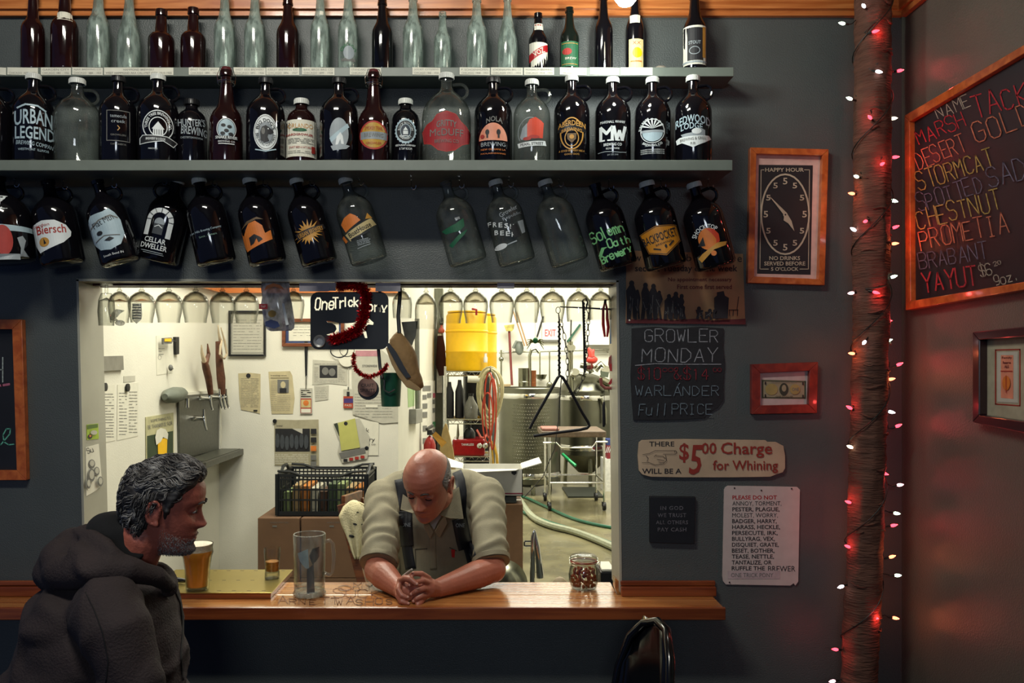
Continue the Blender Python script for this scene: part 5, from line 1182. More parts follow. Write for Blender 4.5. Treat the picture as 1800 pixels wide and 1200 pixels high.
# crown: puffed half-shell traced along its edge
L_ = [(700, 581), (692, 588), (685, 597), (684, 612), (690, 624), (696, 640), (702, 655), (708, 668), (716, 676), (728, 683), (738, 685)]
R_ = [(704, 583), (712, 592), (720, 602), (728, 614), (733, 626), (735, 640), (738, 654), (742, 664), (744, 672), (745, 679), (741, 683)]
vs = []; fs = []; nj = 12; fc = fr(3.06)
for i in range(len(L_)):
    for j in range(nj):
        a = math.tau * j / nj; u = (1 - math.cos(a)) / 2; w = math.sin(math.pi * (i + .3) / (len(L_) - .4)) * .045
        x = L_[i][0] + (R_[i][0] - L_[i][0]) * u; y = L_[i][1] + (R_[i][1] - L_[i][1]) * u
        vs.append(fc(x, y, math.sin(a) * w + .003 * noise.noise(Vector((i * 1.1, j * 1.3, 0)))))
for i in range(len(L_) - 1):
    for j in range(nj): a = i * nj + j; b = i * nj + (j + 1) % nj; fs.append((a, b, b + nj, a + nj))
fs += [tuple(range(nj)), tuple(range((len(L_) - 1) * nj, len(L_) * nj))]
mb = MB(); mb.add(vs, fs); crown = mb.build('cap_crown', CAPM, t, smooth=True, angle=80)
mb = MB(); mb.prism([(684, 612), (681, 606), (686, 603), (698, 618), (712, 642), (724, 662), (716, 664), (702, 645)], fc, .036, .042); mb.build('black_piping', BLACK, t)
mb = MB(); mb.prism([(683, 610), (680, 612), (690, 640), (702, 662), (716, 680), (732, 686), (742, 685), (738, 680), (722, 668), (706, 648), (694, 626)], fc, .02, .034); mb.build('cap_brim', mat('tan_leather', '94784e', rough=.6, var=.2), t, bevel=.002)
mb = MB(); mb.tube([P(702, 585, 3.05), P(700, 555, 3.06), P(703, 520, 3.07), P(703, 506, 3.08)], .007, 6, flat=.3); mb.build('hanging_strap', BLACK, t)
mb = MB(); mb.prism([(706, 566), (735, 564), (731, 590), (722, 612), (712, 596)], fr(3.12), 0, .004); tag(mb.build('grey_cloth', mat('grey_felt', '5c5e56', rough=.9, bump=.3), loc=P(720, 612, 3.12)), 'folded grey cloth pennant hanging behind the tan cap', 'cloth')

# ---------------------------------------------------------------- triangle bell on its rod and chain
Yt = 3.14; ff = fr(Yt)
rod = thing('hanging_rod', 'thin dark rod reaching out of the hatch side with an end ring', 'rod', P(1078, 543, Yt))
mb = MB(); mb.tube([ff(984, 539), ff(1030, 541), ff(1081, 544)], [.0022, .003, .004], 8); mb.tube([ff(981 + 4 * math.cos(a), 545 + 5.5 * math.sin(a)) for a in [i * math.tau / 14 for i in range(14)]], .0014, 6, closed=True); mb.build('rod_bar', BLKM, rod, smooth=True)
ST = thing('leather_strap', 'black braided strap hanging from the rod ring down to the steel triangle', 'strap', ff(983, 552))
mb = MB(); mb.tube([ff(982, 551), ff(983, 562), ff(983, 660)], [.002, .003, .0042], 8); 
for k in range(22): mb.ell(ff(983 + (.8 if k % 2 else -.8), 566 + k * 4.2, .001), (.0048, .0048, .005), 7, 5)
mb.build('braid', BLACK, ST, smooth=True)
ST2 = thing('chain_rope', 'black cord doubled beside the chain at the hatch side', 'cord', ff(1027, 525))
mb = MB(); mb.tube([ff(1023, 531), ff(1026, 526), ff(1030, 525), ff(1033, 531), ff(1030, 545)], .0028, 7); mb.tube([ff(1025, 530), ff(1027, 600), ff(1028, 655)], .0045, 8)
for k in range(24): mb.ell(ff(1026 + k * .1, 534 + k * 5, .001), (.0055, .005, .006), 7, 5)
mb.build('cord_braid', BLACK, ST2, smooth=True)
TB = thing('triangle_bell', 'big black steel dinner triangle hanging open in the hatch', 'bell', ff(984, 768))
mb = MB(); pts = [(931, 753), (944, 728), (960, 700), (974, 675), (980, 664), (984, 660), (989, 663), (996, 674), (1010, 700), (1024, 726), (1034, 742), (1036, 748), (1032, 752), (1020, 755), (980, 760), (938, 766)]
mb.tube([ff(x, y, .0) for x, y in pts], .0058, 10); mb.build('triangle_rod', BLKM, TB, smooth=True)
def chain(label, pts, step=7.):
    t = thing('steel_chain', label, 'chain', ff(*pts[0]))
    segs = list(zip(pts, pts[1:])); out = []; mb = MB(); alt = 0
    for (x0, y0), (x1, y1) in segs:
        L = math.hypot(x1 - x0, y1 - y0); n = max(1, int(L / 9))
        for k in range(n):
            a = Vector((x0 + (x1 - x0) * k / n, y0 + (y1 - y0) * k / n)); b = Vector((x0 + (x1 - x0) * (k + 1) / n, y0 + (y1 - y0) * (k + 1) / n)); m = (a + b) / 2; d = (b - a).normalized(); hl = (b - a).length / 2 + 1.4; p = Vector((-d.y, d.x)); alt += 1
            q = []
            for i in range(10):
                an = math.tau * i / 10; u = math.cos(an) * hl; v = math.sin(an) * 2.8
                if alt % 2: pt = m + d * u + p * v; q.append(ff(pt.x, pt.y, .0))
                else: pt = m + d * u + p * v * .35; q.append(ff(pt.x, pt.y, v * .0018))
            lm = MB(); lm.tube(q, .0014, 6, closed=True); lm.build('chain_link', BLKM, t, smooth=True)
    return t
chain('black chain slanting from the strap down to the triangle top', [(985, 563), (991, 585), (995, 610), (998, 640), (997, 672)])
chain('black chain hanging down beside the doubled cord then looping to the triangle', [(1032, 534), (1035, 550), (1033, 590), (1031, 620), (1028, 650), (1024, 668), (1018, 682), (1010, 690), (1001, 689)])
mb = MB(); mb.tube([ff(988, 662, -.02), ff(985, 700, -.03), ff(983, 738, -.03)], .002, 6); mb.tube([ff(983, 738, -.03), ff(976, 790, -.03), ff(955, 840, -.03), ff(922, 876, -.03)], .0016, 6)
tag(mb.build('thin_cable', BLACK, smooth=True, loc=ff(988, 662)), 'thin black cable running down behind the triangle to the floor boxes', 'cable')
# red pliers and blue rod on the hatch side
t = thing('red_pliers', 'red-handled pliers hanging at the hatch side beside a blue bar', 'pliers', ff(1063, 592))
for p in ([(1063, 530), (1060, 545), (1060, 570), (1063, 592)], [(1064, 530), (1067, 545), (1067, 560), (1069, 575), (1067, 592)]): mb = MB(); mb.tube([ff(x, y, .004) for x, y in p], [.003, .005, .006, .004], 8); mb.build('handle', RED, t, smooth=True)
mb = MB(); mb.tube([ff(1063, 534, .004), ff(1064, 526, .004)], .005, 8); mb.build('jaw', BLKM, t, smooth=True)
mb = MB(); mb.tube([ff(1075, 604), ff(1077, 560), ff(1079, 532), ff(1080, 528)], [.006, .009, .009, .006], 10); tag(mb.build('blue_bar', mat('blue_tool_paint', '1c5a8c', rough=.4), smooth=True, loc=ff(1077, 600)), 'blue painted bar hanging flat against the hatch side', 'tool')
t = thing('red_clamp', 'pinkish red clamp with a red key tag fixed low on the hatch side', 'clamp', ff(1070, 690))
mb = MB(); mb.prism([(1070, 628), (1077, 620), (1081, 630), (1081, 650), (1072, 652), (1069, 640)], ff, .0, .01); mb.build('pad', mat('dull_pink', '8c4a44', rough=.6), t)
mb = MB(); mb.tube([ff(1056, 664), ff(1057, 676), ff(1064, 682), (ff(1078, 682))], .006, 8); mb.build('hook_arm', mat('dull_pink', '8c4a44', rough=.6), t, smooth=True)
mb = MB(); mb.prism([(1068, 674), (1077, 660), (1079, 666), (1072, 676)], ff, .008, .014); mb.prism([(1071, 640), (1079, 636), (1079, 652), (1072, 652)], ff, .012, .018); mb.build('key_tag', RED, t)
t = thing('black_brush', 'black-handled brush hanging by a thin chain at the hatch side', 'brush', ff(1062, 748))
mb = MB(); mb.tube([ff(1062, 684), ff(1062, 708)], .001, 5); mb.tube([ff(1062, 706), ff(1061, 714), ff(1062, 745), ff(1061, 750)], [.004, .006, .0065, .004], 8); mb.build('brush_handle', BLACK, t, smooth=True)

# ---------------------------------------------------------------- serving room: left wall
lw = side(-1.61, 1)
def lw_sheet(name, label, cat, q, m, art=None, th=.001, group=None, fn=lw):
    cx = sum(p[0] for p in q) / len(q); yb = max(p[1] for p in q)
    t = thing(name, label, cat, fn(cx, yb, .001), group=group)
    mb = MB(); mb.prism(q, fn, .0005, .0005 + th); mb.build('sheet', m, t)
    if art:
        A = Art(fn, d0=.001 + th, dk=.0008); art(A); A.build('print', t)
    return t
mb = MB(); mb.prism([(176.5, 626), (212, 625), (213, 650), (177, 652)], lw, 0, .012); tag(mb.build('grey_rectangle', mat('plain_grey', '7c7a70', rough=.5), loc=lw(194, 652)), 'plain grey rectangle high on the cream side wall', 'plate')  # plain grey slab flat on the side wall
def a_cols(x0, x1, ya, yb, rows): return lambda A: A.scribble(x0, ya, x1, yb, rows, INKG, 1.2, .7, random.Random(int(x0)))
lw_sheet('order_sheet', 'long narrow price sheet hanging first by a black magnet on the side wall', 'paper', [(178, 678), (201, 676), (202, 774), (180, 778)], PAPER, a_cols(181, 199, 690, 770, 16))
lw_sheet('order_sheet', 'long wide price sheet hanging second by a black magnet on the side wall', 'paper', [(206, 676), (243, 672), (242, 766), (205, 774)], PAPER, lambda A: (A.scribble(209, 688, 222, 766, 14, INKG, 1.2, .7, random.Random(3)), A.scribble(226, 686, 240, 762, 14, INKG, 1, .7, random.Random(4))))
for x, y, n in ((181.5, 680, 'first narrow'), (221.5, 681, 'second wide')):
    mb = MB(); c = lw(x, y, .004); mb.lathe([(0, 0), (.018, 0), (.018, .008), (0, .010)], 16, c, Matrix.Rotation(math.pi / 2, 4, 'Y')); tag(mb.build('magnet', BLACK, smooth=True, loc=c), 'round black magnet over the %s price sheet' % n, 'magnet', 'black magnets')
lw_sheet('small_note', 'small blank note above the second price sheet', 'paper', [(217, 661), (237, 660), (237, 670), (217, 672)], PAPERG)
lw_sheet('wall_list', 'white sheet pinned near the tap panel under the yellow tag', 'paper', [(274, 590), (303, 586), (303, 655), (275, 659)], PAPER, lambda A: (A.ring(280, 628, 3, 4, .6, INKG), A.scribble(278, 610, 288, 625, 3, INKG, .8)))
t = thing('key_rail', 'narrow black key strip holding a yellow tag and small knob', 'rail', lw(306, 622))
mb = MB(); mb.prism([(304, 592), (310, 592), (310, 622), (305, 623)], lw, 0, .015); mb.build('strip', BLACK, t)
mb = MB(); mb.tube([lw(304, 601, .02), lw(295, 598, .03)], .003, 5); mb.build('wire', BLACK, t); mb = MB(); mb.prism([(277, 594), (291, 593), (295, 598), (291, 604), (277, 605)], lw, .02, .03); mb.build('tag_case', INKG, t); mb = MB(); mb.prism([(278, 595), (290, 594.5), (290, 600), (278, 600)], lw, .031, .033); mb.build('yellow_tag', YEL, t)
mb = MB(); mb.ell(lw(293, 646, .02), (.012, .012, .016), 10, 8); mb.tube([lw(293, 646, .02), lw(303, 648, .004)], .003, 5); tag(mb.build('wall_peg', INKG, smooth=True, loc=lw(293, 646)), 'small dark peg on the white sheet below the yellow tag', 'peg')
t = lw_sheet('beer_poster', 'cream and green poster with a foaming yellow beer glass behind the hoodie man', 'poster', [(255, 733), (304, 725), (305, 870), (256, 890)], mat('poster_cream', 'b4b088', rough=.6), lambda A: (
    A.poly([(257, 766), (303, 757), (303, 868), (258, 886)], mat('poster_green', '2c3c24', rough=.6)), A.text('SOMETHING TO', 281, 737, 36, 5, INKG, rot=-9), A.text('BE THANKFUL FOR', 280, 747, 44, 7, INKG, rot=-10),
    A.poly([(275, 772), (292, 769), (291, 800), (289, 850), (277, 854)], YEL), A.poly([(276, 800), (291, 798), (289, 850), (278, 852)], ORGI), A.poly([(270, 768), (273, 756), (280, 752), (288, 754), (293, 762), (292, 772), (284, 768), (280, 776), (272, 782)], PAPER)), .003)
# stickers and drawing on the hatch lining
ln = side((146 - CX) * .002, 1)
def jl(x, y, d=0):
    # point on the lining face of the hatch side: photograph column to depth
    top = (139 - CX) * .002; bot = (152 - CX) * .002
    X = top + (bot - top) * (y - 491) / 549
    Y = X * F / (x - CX); return Vector((X + d, Y, CH + (CY - y) * Y / F))
lw_sheet('green_sticker', 'lime green square sticker on the inside of the hatch lining', 'sticker', [(152, 746), (172, 744), (173, 771), (152, 773)], LGRN, lambda A: (A.poly([(152.5, 747), (171, 745), (171, 751), (152.5, 754)], mat('dark_lime', '4c6a1c')), A.ell(157, 767, 4, 4, INK, n=10), A.ell(157, 766, 2, 2, ORGI, n=8), A.ell(163, 760, 6, 4, PAPERG, n=12)), .001, None, jl)
def drw(A):
    A.chalk('Sus', 154, 797, 18, 9, 1.2, INKG, rot=-20, rnd=random.Random(1))
    for x, y, rx, ry in ((160, 815, 6, 8), (168, 828, 5, 8), (158, 835, 6, 12), (152, 850, 4, 9), (172, 846, 5, 9)): A.ell(x, y, rx, ry, INKG, n=12); A.ell(x, y - 1, rx * .7, ry * .7, PAPERG, n=10)
lw_sheet('pencil_drawing', 'pencil drawing on white paper stuck low inside the hatch lining', 'drawing', [(150, 786), (173, 780), (179, 852), (168, 862), (151, 872)], PAPER, drw, .001, None, jl)
# tap panel
t = thing('beer_tap_station', 'stainless beer tap wall panel with chrome faucets', 'tap', lw(345, 805))
mb = MB(); mb.prism([(310, 694), (381, 689), (381, 791), (312, 806)], lw, .002, .014); mb.build('steel_plate', STEELB, t, bevel=.002)
mb = MB(); mb.prism([(309, 690), (383, 685), (383, 690), (310, 695)], lw, .002, .02); mb.prism([(381, 688), (383.5, 688), (383.5, 791), (381, 792)], lw, .002, .02); mb.build('plate_border', CREAM, t)
for x, y in ((336, 735), (347, 700), (365, 698), (371, 700), (391 - 14, 698)):
    mb = MB(); c = lw(x, y, .014)
    mb.tube([c, c + Vector((.03, 0, 0)), c + Vector((.06, 0, -.002))], [.017, .011, .012], 10); mb.tube([c + Vector((.055, 0, .01)), c + Vector((.065, -.005, -.04)), c + Vector((.075, -.01, -.065))], [.010, .007, .006], 10); mb.tube([c + Vector((.055, 0, .0)), c + Vector((.055, 0, .05))], [.009, .005], 8)
    mb.build('tap_faucet', CHROME, t, smooth=True)
t2 = lw(330, 808)
mb = MB(); q = [(312, 812), (383, 790)]
p0 = lw(314, 811); p1 = lw(385, 794)
mb.box((-1.61, p0.y - .02, p0.z - .035), (-1.46, p1.y, p0.z)); 
t_tap = t; t3 = thing('tap_drip_tray', 'grey steel drip tray jutting from the wall below the tap panel', 'tray', (-1.6, p1.y, p0.z - .03)); mb.build('tray_body', STEELB, t3, bevel=.004)
mb = MB(); mb.box((-1.60, p0.y, p0.z + .0005), (-1.475, p1.y - .02, p0.z + .003)); mb.build('tray_grid', mat('tray_grid', '5c5e54', rough=.4, metal=.7), t3)
# antler handles
AW = mat('antler_brown', '5c3826', rough=.6, var=.35, scale=30, bump=.4)
AI = mat('antler_ivory', 'b8a88c', rough=.5, var=.2)
def pl(x, y, d): return lw(x, y, d)
def sub_empty(name, par):
    o = bpy.data.objects.new(name, None); COL.objects.link(o); o.parent = par; o.empty_display_size = .05; return o
t = sub_empty('tap_lever', t_tap)
mb = MB(); mb.tube([pl(347, 692, .075), pl(343, 665, .075), pl(338, 645, .075), pl(335, 635, .075)], [.016, .020, .021, .016], 10); mb.build('grip', AW, t, smooth=True)
mb = MB(); mb.tube([pl(336, 638, .075), pl(331, 620, .075), pl(330, 606, .075)], [.015, .009, .003], 8); mb.build('tine', AI, t, smooth=True)
mb = MB(); mb.tube([pl(338, 638, .075), pl(343, 622, .075), pl(341, 604, .075)], [.015, .011, .003], 8); mb.build('tine', AW, t, smooth=True)
t = sub_empty('tap_lever', t_tap)
mb = MB(); mb.tube([pl(368, 692, .075), pl(366, 665, .075), pl(363, 635, .075), pl(361, 600, .075)], [.020, .026, .022, .017], 10); mb.build('grip', AW, t, smooth=True)
mb = MB(); mb.tube([pl(363, 598, .08), pl(360, 585, .08), pl(359, 571, .08)], [.01, .006, .003], 8); mb.tube([pl(361, 630, .10), pl(356, 622, .10), pl(357, 608, .10), pl(363, 598, .09)], [.006, .007, .007, .005], 8); mb.tube([pl(364, 630, .10), pl(369, 622, .10), pl(368, 600, .09), pl(364, 575, .08)], [.006, .007, .007, .003], 8); mb.build('tine', AI, t, smooth=True)
t = thing('grey_scoop', 'grey rounded plastic scoop sitting on the tap panel edge', 'scoop', lw(296, 706))
mb = MB(); c0 = lw(279, 697, .03); c1 = lw(314, 691, .03); mb.tube([c0, c0.lerp(c1, .15), c0.lerp(c1, .5), c0.lerp(c1, .8), c1], [.015, .035, .042, .036, .02], 14); mb.build('scoop_body', mat('grey_plastic', '62685e', rough=.5), t, smooth=True)
mb = MB(); mb.tube([lw(312, 700, .05), lw(312, 716, .05)], .012, 10); mb.build('peg', CHROME, t, smooth=True)

# ---------------------------------------------------------------- serving room: back wall papers
YB = 5.199; bw = fr(YB)
def sheet(name, label, cat, q, m, art=None, th=.002, Y=YB, group=None):
    f_ = fr(Y); cx = sum(p[0] for p in q) / len(q); yb = max(p[1] for p in q)
    t = thing(name, label, cat, f_(cx, yb, .001), group=group)
    mb = MB(); mb.prism(q, f_, .0005, .0005 + th); mb.build('sheet', m, t)
    if art: A = Art(f_, d0=.0015 + th, dk=.001); art(A); A.build('print', t)
    return t
def R4(a, b, c, d): return [(a, b), (c, b), (c, d), (a, d)]
t = thing('framed_certificate', 'thin black framed typed certificate behind the hanging glasses', 'picture', bw(435, 625))
frame4(t, 403, 546, 468, 626, 3.5, bw, 0, .02, BLACK); A = Art(bw, d0=.006); A.rect(405, 548, 466, 624, PAPERG); A.scribble(411, 560, 460, 616, 11, INKG, .7, .9); A.line([(408, 551), (464, 551), (464, 620), (408, 620)], .8, INKG, closed=True); A.build('print', t)
t = thing('framed_certificate', 'brown framed certificate with blue mount half hidden by the black sign', 'picture', bw(550, 608))
frame4(t, 497, 560, 606, 609, 6, bw, 0, .025, wood('brown_frame', '5c2c14', '7c4424')); A = Art(bw, d0=.006); A.rect(502, 562, 602, 605, mat('blue_mount', '2c3c64')); A.rect(508, 562, 596, 599, PAPER); A.scribble(516, 572, 590, 592, 4, INKG, .7); A.build('print', t)
sheet('newspaper_clipping', 'plain yellowed clipping with a dark magnet, first beside the corner', 'paper', [(419, 656), (440, 655), (458, 657), (458, 700), (457, 727), (446, 724), (424, 720), (421, 700)], NEWS, lambda A: (A.scribble(424, 664, 440, 716, 18, INKG, .5, .95), A.scribble(441, 664, 455, 716, 18, INKG, .5, .95), A.ell(437, 660, 4, 4, INK, n=12), A.rect(446, 720, 453, 722.5, INK)))
sheet('newspaper_clipping', 'yellowed clipping with a portrait photo beside the plain one', 'paper', [(472, 653), (510, 652), (514, 660), (518, 700), (515, 727), (478, 727), (475, 700)], NEWS, lambda A: (A.text('brewing news', 490, 660, 28, 3, INK), A.line([(476, 664), (508, 664)], .6, INK), A.rect(488, 667, 508, 690, INKG), A.ell(498, 676, 4.5, 6, NEWS, n=12), A.rect(492, 682, 504, 690, INK), A.scribble(477, 668, 487, 722, 16, INKG, .5, .95), A.scribble(488, 694, 511, 722, 9, INKG, .5, .95)))
def lanyard(x0, y0, x1, y1, lab, cc, bandm, dbl):
    t = thing('lanyard_badge', lab, 'badge', bw((x0 + x1) / 2, y1))
    xm = (x0 + x1) / 2
    mb = MB()
    if dbl: mb.prism([(xm - 3, 600), (xm + 3, 600), (xm + 1.6, 662), (xm - 1.6, 662)], bw, .004, .008)
    else: mb.prism([(xm - 1, 612), (xm + .4, 612), (xm + .8, 680), (xm - .6, 680)], bw, .004, .006)
    mb.build('lanyard_band', bandm, t)
    mb = MB(); mb.tube([bw(xm, 660 if dbl else 680, .008), bw(xm, y0 + 1, .01)], .004, 6); mb.build('clip', CHROME, t)
    mb = MB(); mb.prism(R4(x0, y0, x1, y1), bw, .003, .009); mb.build('badge_holder', PAPERG, t)
    A = Art(bw, d0=.010); cc(A, x0, y0, x1, y1); A.build('print', t)
lanyard(528, 682, 549, 727, 'name badge on a black lanyard with yellow panel', lambda A, a, b, c, d: (A.rect(a + 1, b + 18, c - 1, d - 1, REDI), A.rect(a + 2, b + 20, c - 2, d - 11, mat('straw_ink', 'b8a878')), A.ell((a + c) / 2, b + 26, 5, 5, ORGI, n=12), A.rect(a + 2, d - 9, c - 2, d - 2, PAPER), A.scribble(a + 2, b + 2, c - 2, b + 16, 4, INK, 1.2, .9)), BLACK, True)
lanyard(604, 684, 621, 717, 'small red and purple badge on a thin white lanyard', lambda A, a, b, c, d: (A.rect(a, b + 12, c, d, mat('brick_ink', '9c3a24')), A.rect(a + 1, b + 16, c, b + 24, mat('purple_ink', '3c2c6c')), A.text('PASS', (a + c) / 2, b + 28, 12, 3.5, PAPER), A.rect(a + 6, b + 4, c - 6, b + 12, INK)), PAPERG, False)
sheet('newspaper_clipping', 'whitish clipping with a wide grey photograph below the cut-out sign', 'paper', [(550, 632), (610, 636), (610, 677), (580, 674), (549, 676)], PAPERG, lambda A: (A.rect(562, 642, 593, 664, INK), A.ell(572, 652, 6, 7, INKG, n=12), A.ell(584, 654, 6, 7, INKG, n=12), A.scribble(553, 638, 606, 641, 1, INKG, .6, .9), A.scribble(553, 644, 560, 672, 9, INKG, .5), A.scribble(595, 644, 607, 672, 9, INKG, .5), A.scribble(562, 666, 593, 673, 2, INKG, .5)))
sheet('small_note', 'small grey note tucked under the whitish clipping', 'paper', [(552, 676), (578, 677), (577, 702), (554, 705)], PAPERG, lambda A: A.scribble(555, 680, 575, 700, 6, INKG, .4))
sheet('long_notice', 'long whitish notice sheet behind the tinsel loop', 'paper', [(618, 622), (670, 614), (700, 640), (700, 742), (672, 744), (620, 728)], PAPERG, lambda A: (A.rect(625, 616, 668, 626, mat('pink_strip', 'b07c84')), A.text('STOREWIDE', 650, 643, 26, 4, INK), A.scribble(624, 690, 690, 735, 9, INKG, .5), A.rect(643, 711, 664, 716, PAPER)), Y=5.195)
t = sheet('newspaper_clipping', 'large clipping with a dark crowd photograph above the plastic crate', 'paper', [(482, 737), (520, 738), (560, 737), (561, 818), (483, 818)], mat('grey_newsprint', 'a09a80', rough=.85, var=.1), lambda A: (A.text('brewer', 492, 748, 11, 3, INK), A.rect(484, 753, 545, 793, INK), A.poly([(514, 753), (532, 753), (532, 762)], PAPERG), [A.ell(488 + k * 8.5, 774 + (k * 7) % 5, 4, 13, mat('dim_ink', '3a3f44'), n=10) for k in range(7)], [A.rect(547, y, 557, y + 9, c) for y, c in ((753, INK), (768, INK), (783, ORGI), (799, INKG), (810, INKG))], A.scribble(485, 797, 543, 815, 6, PAPER, .8)))
for x, y, n in ((483.5, 739.5, 'crowd photograph clipping'), (645, 787, 'sticky note sheets')):
    mb = MB(); c = bw(x, y, .006); mb.lathe([(0, 0), (.012, 0), (.012, .006), (0, .008)], 14, c, Matrix.Rotation(math.pi / 2, 4, 'X')); tag(mb.build('magnet', BLACK, smooth=True, loc=c), 'round black magnet at the edge of the ' + n, 'magnet', 'black magnets')
sheet('brewery_sheet', 'white sheet with large serif words partly covered by a yellow note', 'paper', [(630, 738), (666, 742), (665, 800), (632, 800)], PAPER, lambda A: (A.text('Trick', 636, 756, 26, 8, INK), A.text('Brewery', 638, 772, 42, 9, INK, rot=4), A.text('& co', 653, 780, 14, 4, INKG)), Y=5.197)
sheet('striped_clipping', 'grey clipping with a row of small red pictures behind the yellow note', 'paper', [(586, 744), (632, 735), (650, 768), (647, 800), (645, 806), (602, 813), (594, 795), (597, 775)], PAPERG, lambda A: (A.poly([(587, 745), (593, 743), (600, 765), (596, 766)], mat('dark_green_ink', '30382c')), A.poly([(596, 796), (642, 786), (643, 796), (600, 806)], INKG), [A.rect(604 + k * 10, 806 - k * 2, 611 + k * 10, 811 - k * 2, c) for k, c in enumerate((INK, REDI, REDI, REDI))]), Y=5.192)
t = sheet('sticky_note', 'large pale yellow sticky note under a black dot magnet', 'note', [(594, 743), (624, 735), (633, 786), (600, 792)], mat('pale_yellow_note', 'b4b464', rough=.8, var=.04), lambda A: A.ell(608, 744, 3.4, 3.4, INK, n=12), Y=5.186)
mb = MB(); c = P(610, 630, 5.19); mb.lathe([(0, 0), (.05, 0), (.05, .008), (0, .008)], 28, c, Matrix.Rotation(math.pi / 2, 4, 'X'))
t = thing('round_emblem', 'round black and white emblem peeking below the cut-out sign', 'emblem', c); mb.build('disc', PAPER, t, smooth=True); A = Art(fr(5.181), d0=0); A.ring(596, 616, 16, 13, 2, INK); A.ring(610, 616, 13, 11, 1, INK); A.build('print', t)

# ---------------------------------------------------------------- boxes and crate
def cbox(name, label, X0, X1, Y0, Y1, z0, z1, m=CARD, group=None, art=None, flaps=True):
    t = thing(name, label, 'box', ((X0 + X1) / 2, (Y0 + Y1) / 2, z0), group=group)
    mb = MB(); mb.box((X0, Y0, z0), (X1, Y1, z1)); mb.build('box_body', m, t, bevel=.003)
    if flaps:
        mb = MB(); xm = (X0 + X1) / 2; ym = (Y0 + Y1) / 2
        mb.box((X0 + .004, ym - .024, z1), (X1 - .004, ym + .024, z1 + .0008)); mb.box((xm - .03, Y0 - .0008, z1 - .06), (xm + .03, Y0, z1)); mb.build('packing_tape', mat('packing_tape', '8a6c48', rough=.25), t)
    return t
xa = (453 - CX) * 4.55 / F; xm = (528 - CX) * 4.55 / F; xc = (628 - CX) * 4.55 / F; zt = CH - 270 * 4.55 / F
zs = [0.004, .33, .66, zt]
names = [['bottom', 'middle', 'top'][k] for k in range(3)]
for k in range(3):
    for j, (a, b) in enumerate(((xa, xm - .004), (xm + .004, xc))):
        t = cbox('cardboard_box', '%s brown cardboard box of the %s stack under the black crate' % (('lowest', 'middle', 'topmost')[k], ('corner-side', 'chair-side')[j]), a, b, 4.55, 5.0, zs[k] + .001, zs[k + 1] - .001, CARD, 'stacked brown cardboard boxes', flaps=False)
        if k == 2:
            A = Art(fr(4.55), d0=.0008); x0 = (475, 575)[j]; A.text('HANDLE WITH CARE', x0 + 16, 918, 32, 3, INKG); A.rect(x0 + 4, 923, x0 + 12, 926, INKG); A.build('print', t)
t = thing('plastic_crate', 'black slatted plastic crate full of packets on the cardboard boxes', 'crate', P(566, 905, 4.75))
z0 = zt + .004; Xa = (488 - CX) * 4.6 / F; Xb = (644 - CX) * 4.6 / F; Ya, Yb2 = 4.6, 4.94; z1 = CH - (833 - 640) * 4.6 / F; CR = mat('black_crate_plastic', '10161a', rough=.45)
mb = MB(); mb.box((Xa, Ya, z0), (Xb, Yb2, z0 + .008)); mb.build('crate_floor', CR, t)
for (a, b, fx) in (((Xa, Ya), (Xb, Ya), 0), ((Xa, Yb2), (Xb, Yb2), 0), ((Xa, Ya), (Xa, Yb2), 1), ((Xb, Ya), (Xb, Yb2), 1)):
    L = (Vector(b) - Vector(a)).length; n = int(L / .0225)
    for zz, h_ in ((z0, .022), (z0 + .08, .008), (z0 + .135, .008), (z0 + .19, .008), (z1 - .014, .014)):
        mb = MB(); A_ = Vector((a[0], a[1], zz + h_ / 2)); B_ = Vector((b[0], b[1], zz + h_ / 2)); mb.bar(A_, B_, .008, h_); mb.build('rim_rail', CR, t)
    for k in range(n + 1):
        q = Vector(a).lerp(Vector(b), k / n); w = .026 if k in (0, n) else .006
        mb = MB(); mb.bar((q.x, q.y, z0), (q.x, q.y, z1), w if not fx else .007, .007 if not fx else w, up=(0, 1, 0)); mb.build('upright_slat', CR, t)
for Xs in (Xa, Xb):
    mb = MB(); pp = [(Xs, Ya, z1 - .01), (Xs, Ya + .09, z1 + .002), (Xs, Ya + .13, z1 + .028), (Xs, Yb2 - .13, z1 + .028), (Xs, Yb2 - .09, z1 + .002), (Xs, Yb2, z1 - .01)]; mb.tube(pp, .009, 8); mb.build('handle', CR, t, smooth=True)
for Yq in (Ya, Yb2):
    mb = MB(); xm_ = (Xa + Xb) / 2; mb.tube([(Xa, Yq, z1 + .016), (Xa + .07, Yq, z1 + .012), (Xa + .14, Yq, z1 - .012), (Xb - .14, Yq, z1 - .012), (Xb - .07, Yq, z1 + .012), (Xb, Yq, z1 + .016)], .007, 8); mb.build('handle', CR, t, smooth=True)
rd = random.Random(21); cols_ = [('pale green', '7c8c5c'), ('tan', '9c845c'), ('orange', 'b4702c'), ('white', 'b0ac98'), ('brown', '4c3424'), ('dark green', '3c4c34')]
for k in range(9):
    cn, cc = cols_[k % 6]; X = Xa + .045 + k * (Xb - Xa - .09) / 8; hh = .10 + .07 * rd.random()
    mb = MB(); mb.box((X - .020, Ya + .03, z0 + .009), (X + .020, Ya + .27, z0 + .009 + hh)); mb.box((X - .012, Ya + .028, z0 + .03), (X + .012, Ya + .03, z0 + hh * .8))
    tag(mb.build('snack_packet', mat('packet_' + cn.replace(' ', '_'), cc, rough=.6, var=.3, scale=30), loc=(X, Ya + .15, z0 + .009), bevel=.004), '%s packet standing in the black crate, %s' % (cn, ('first', 'second', 'third', 'fourth', 'fifth', 'sixth', 'seventh', 'eighth', 'last')[k] + ' in its row'), 'packet', 'packets in the black crate')
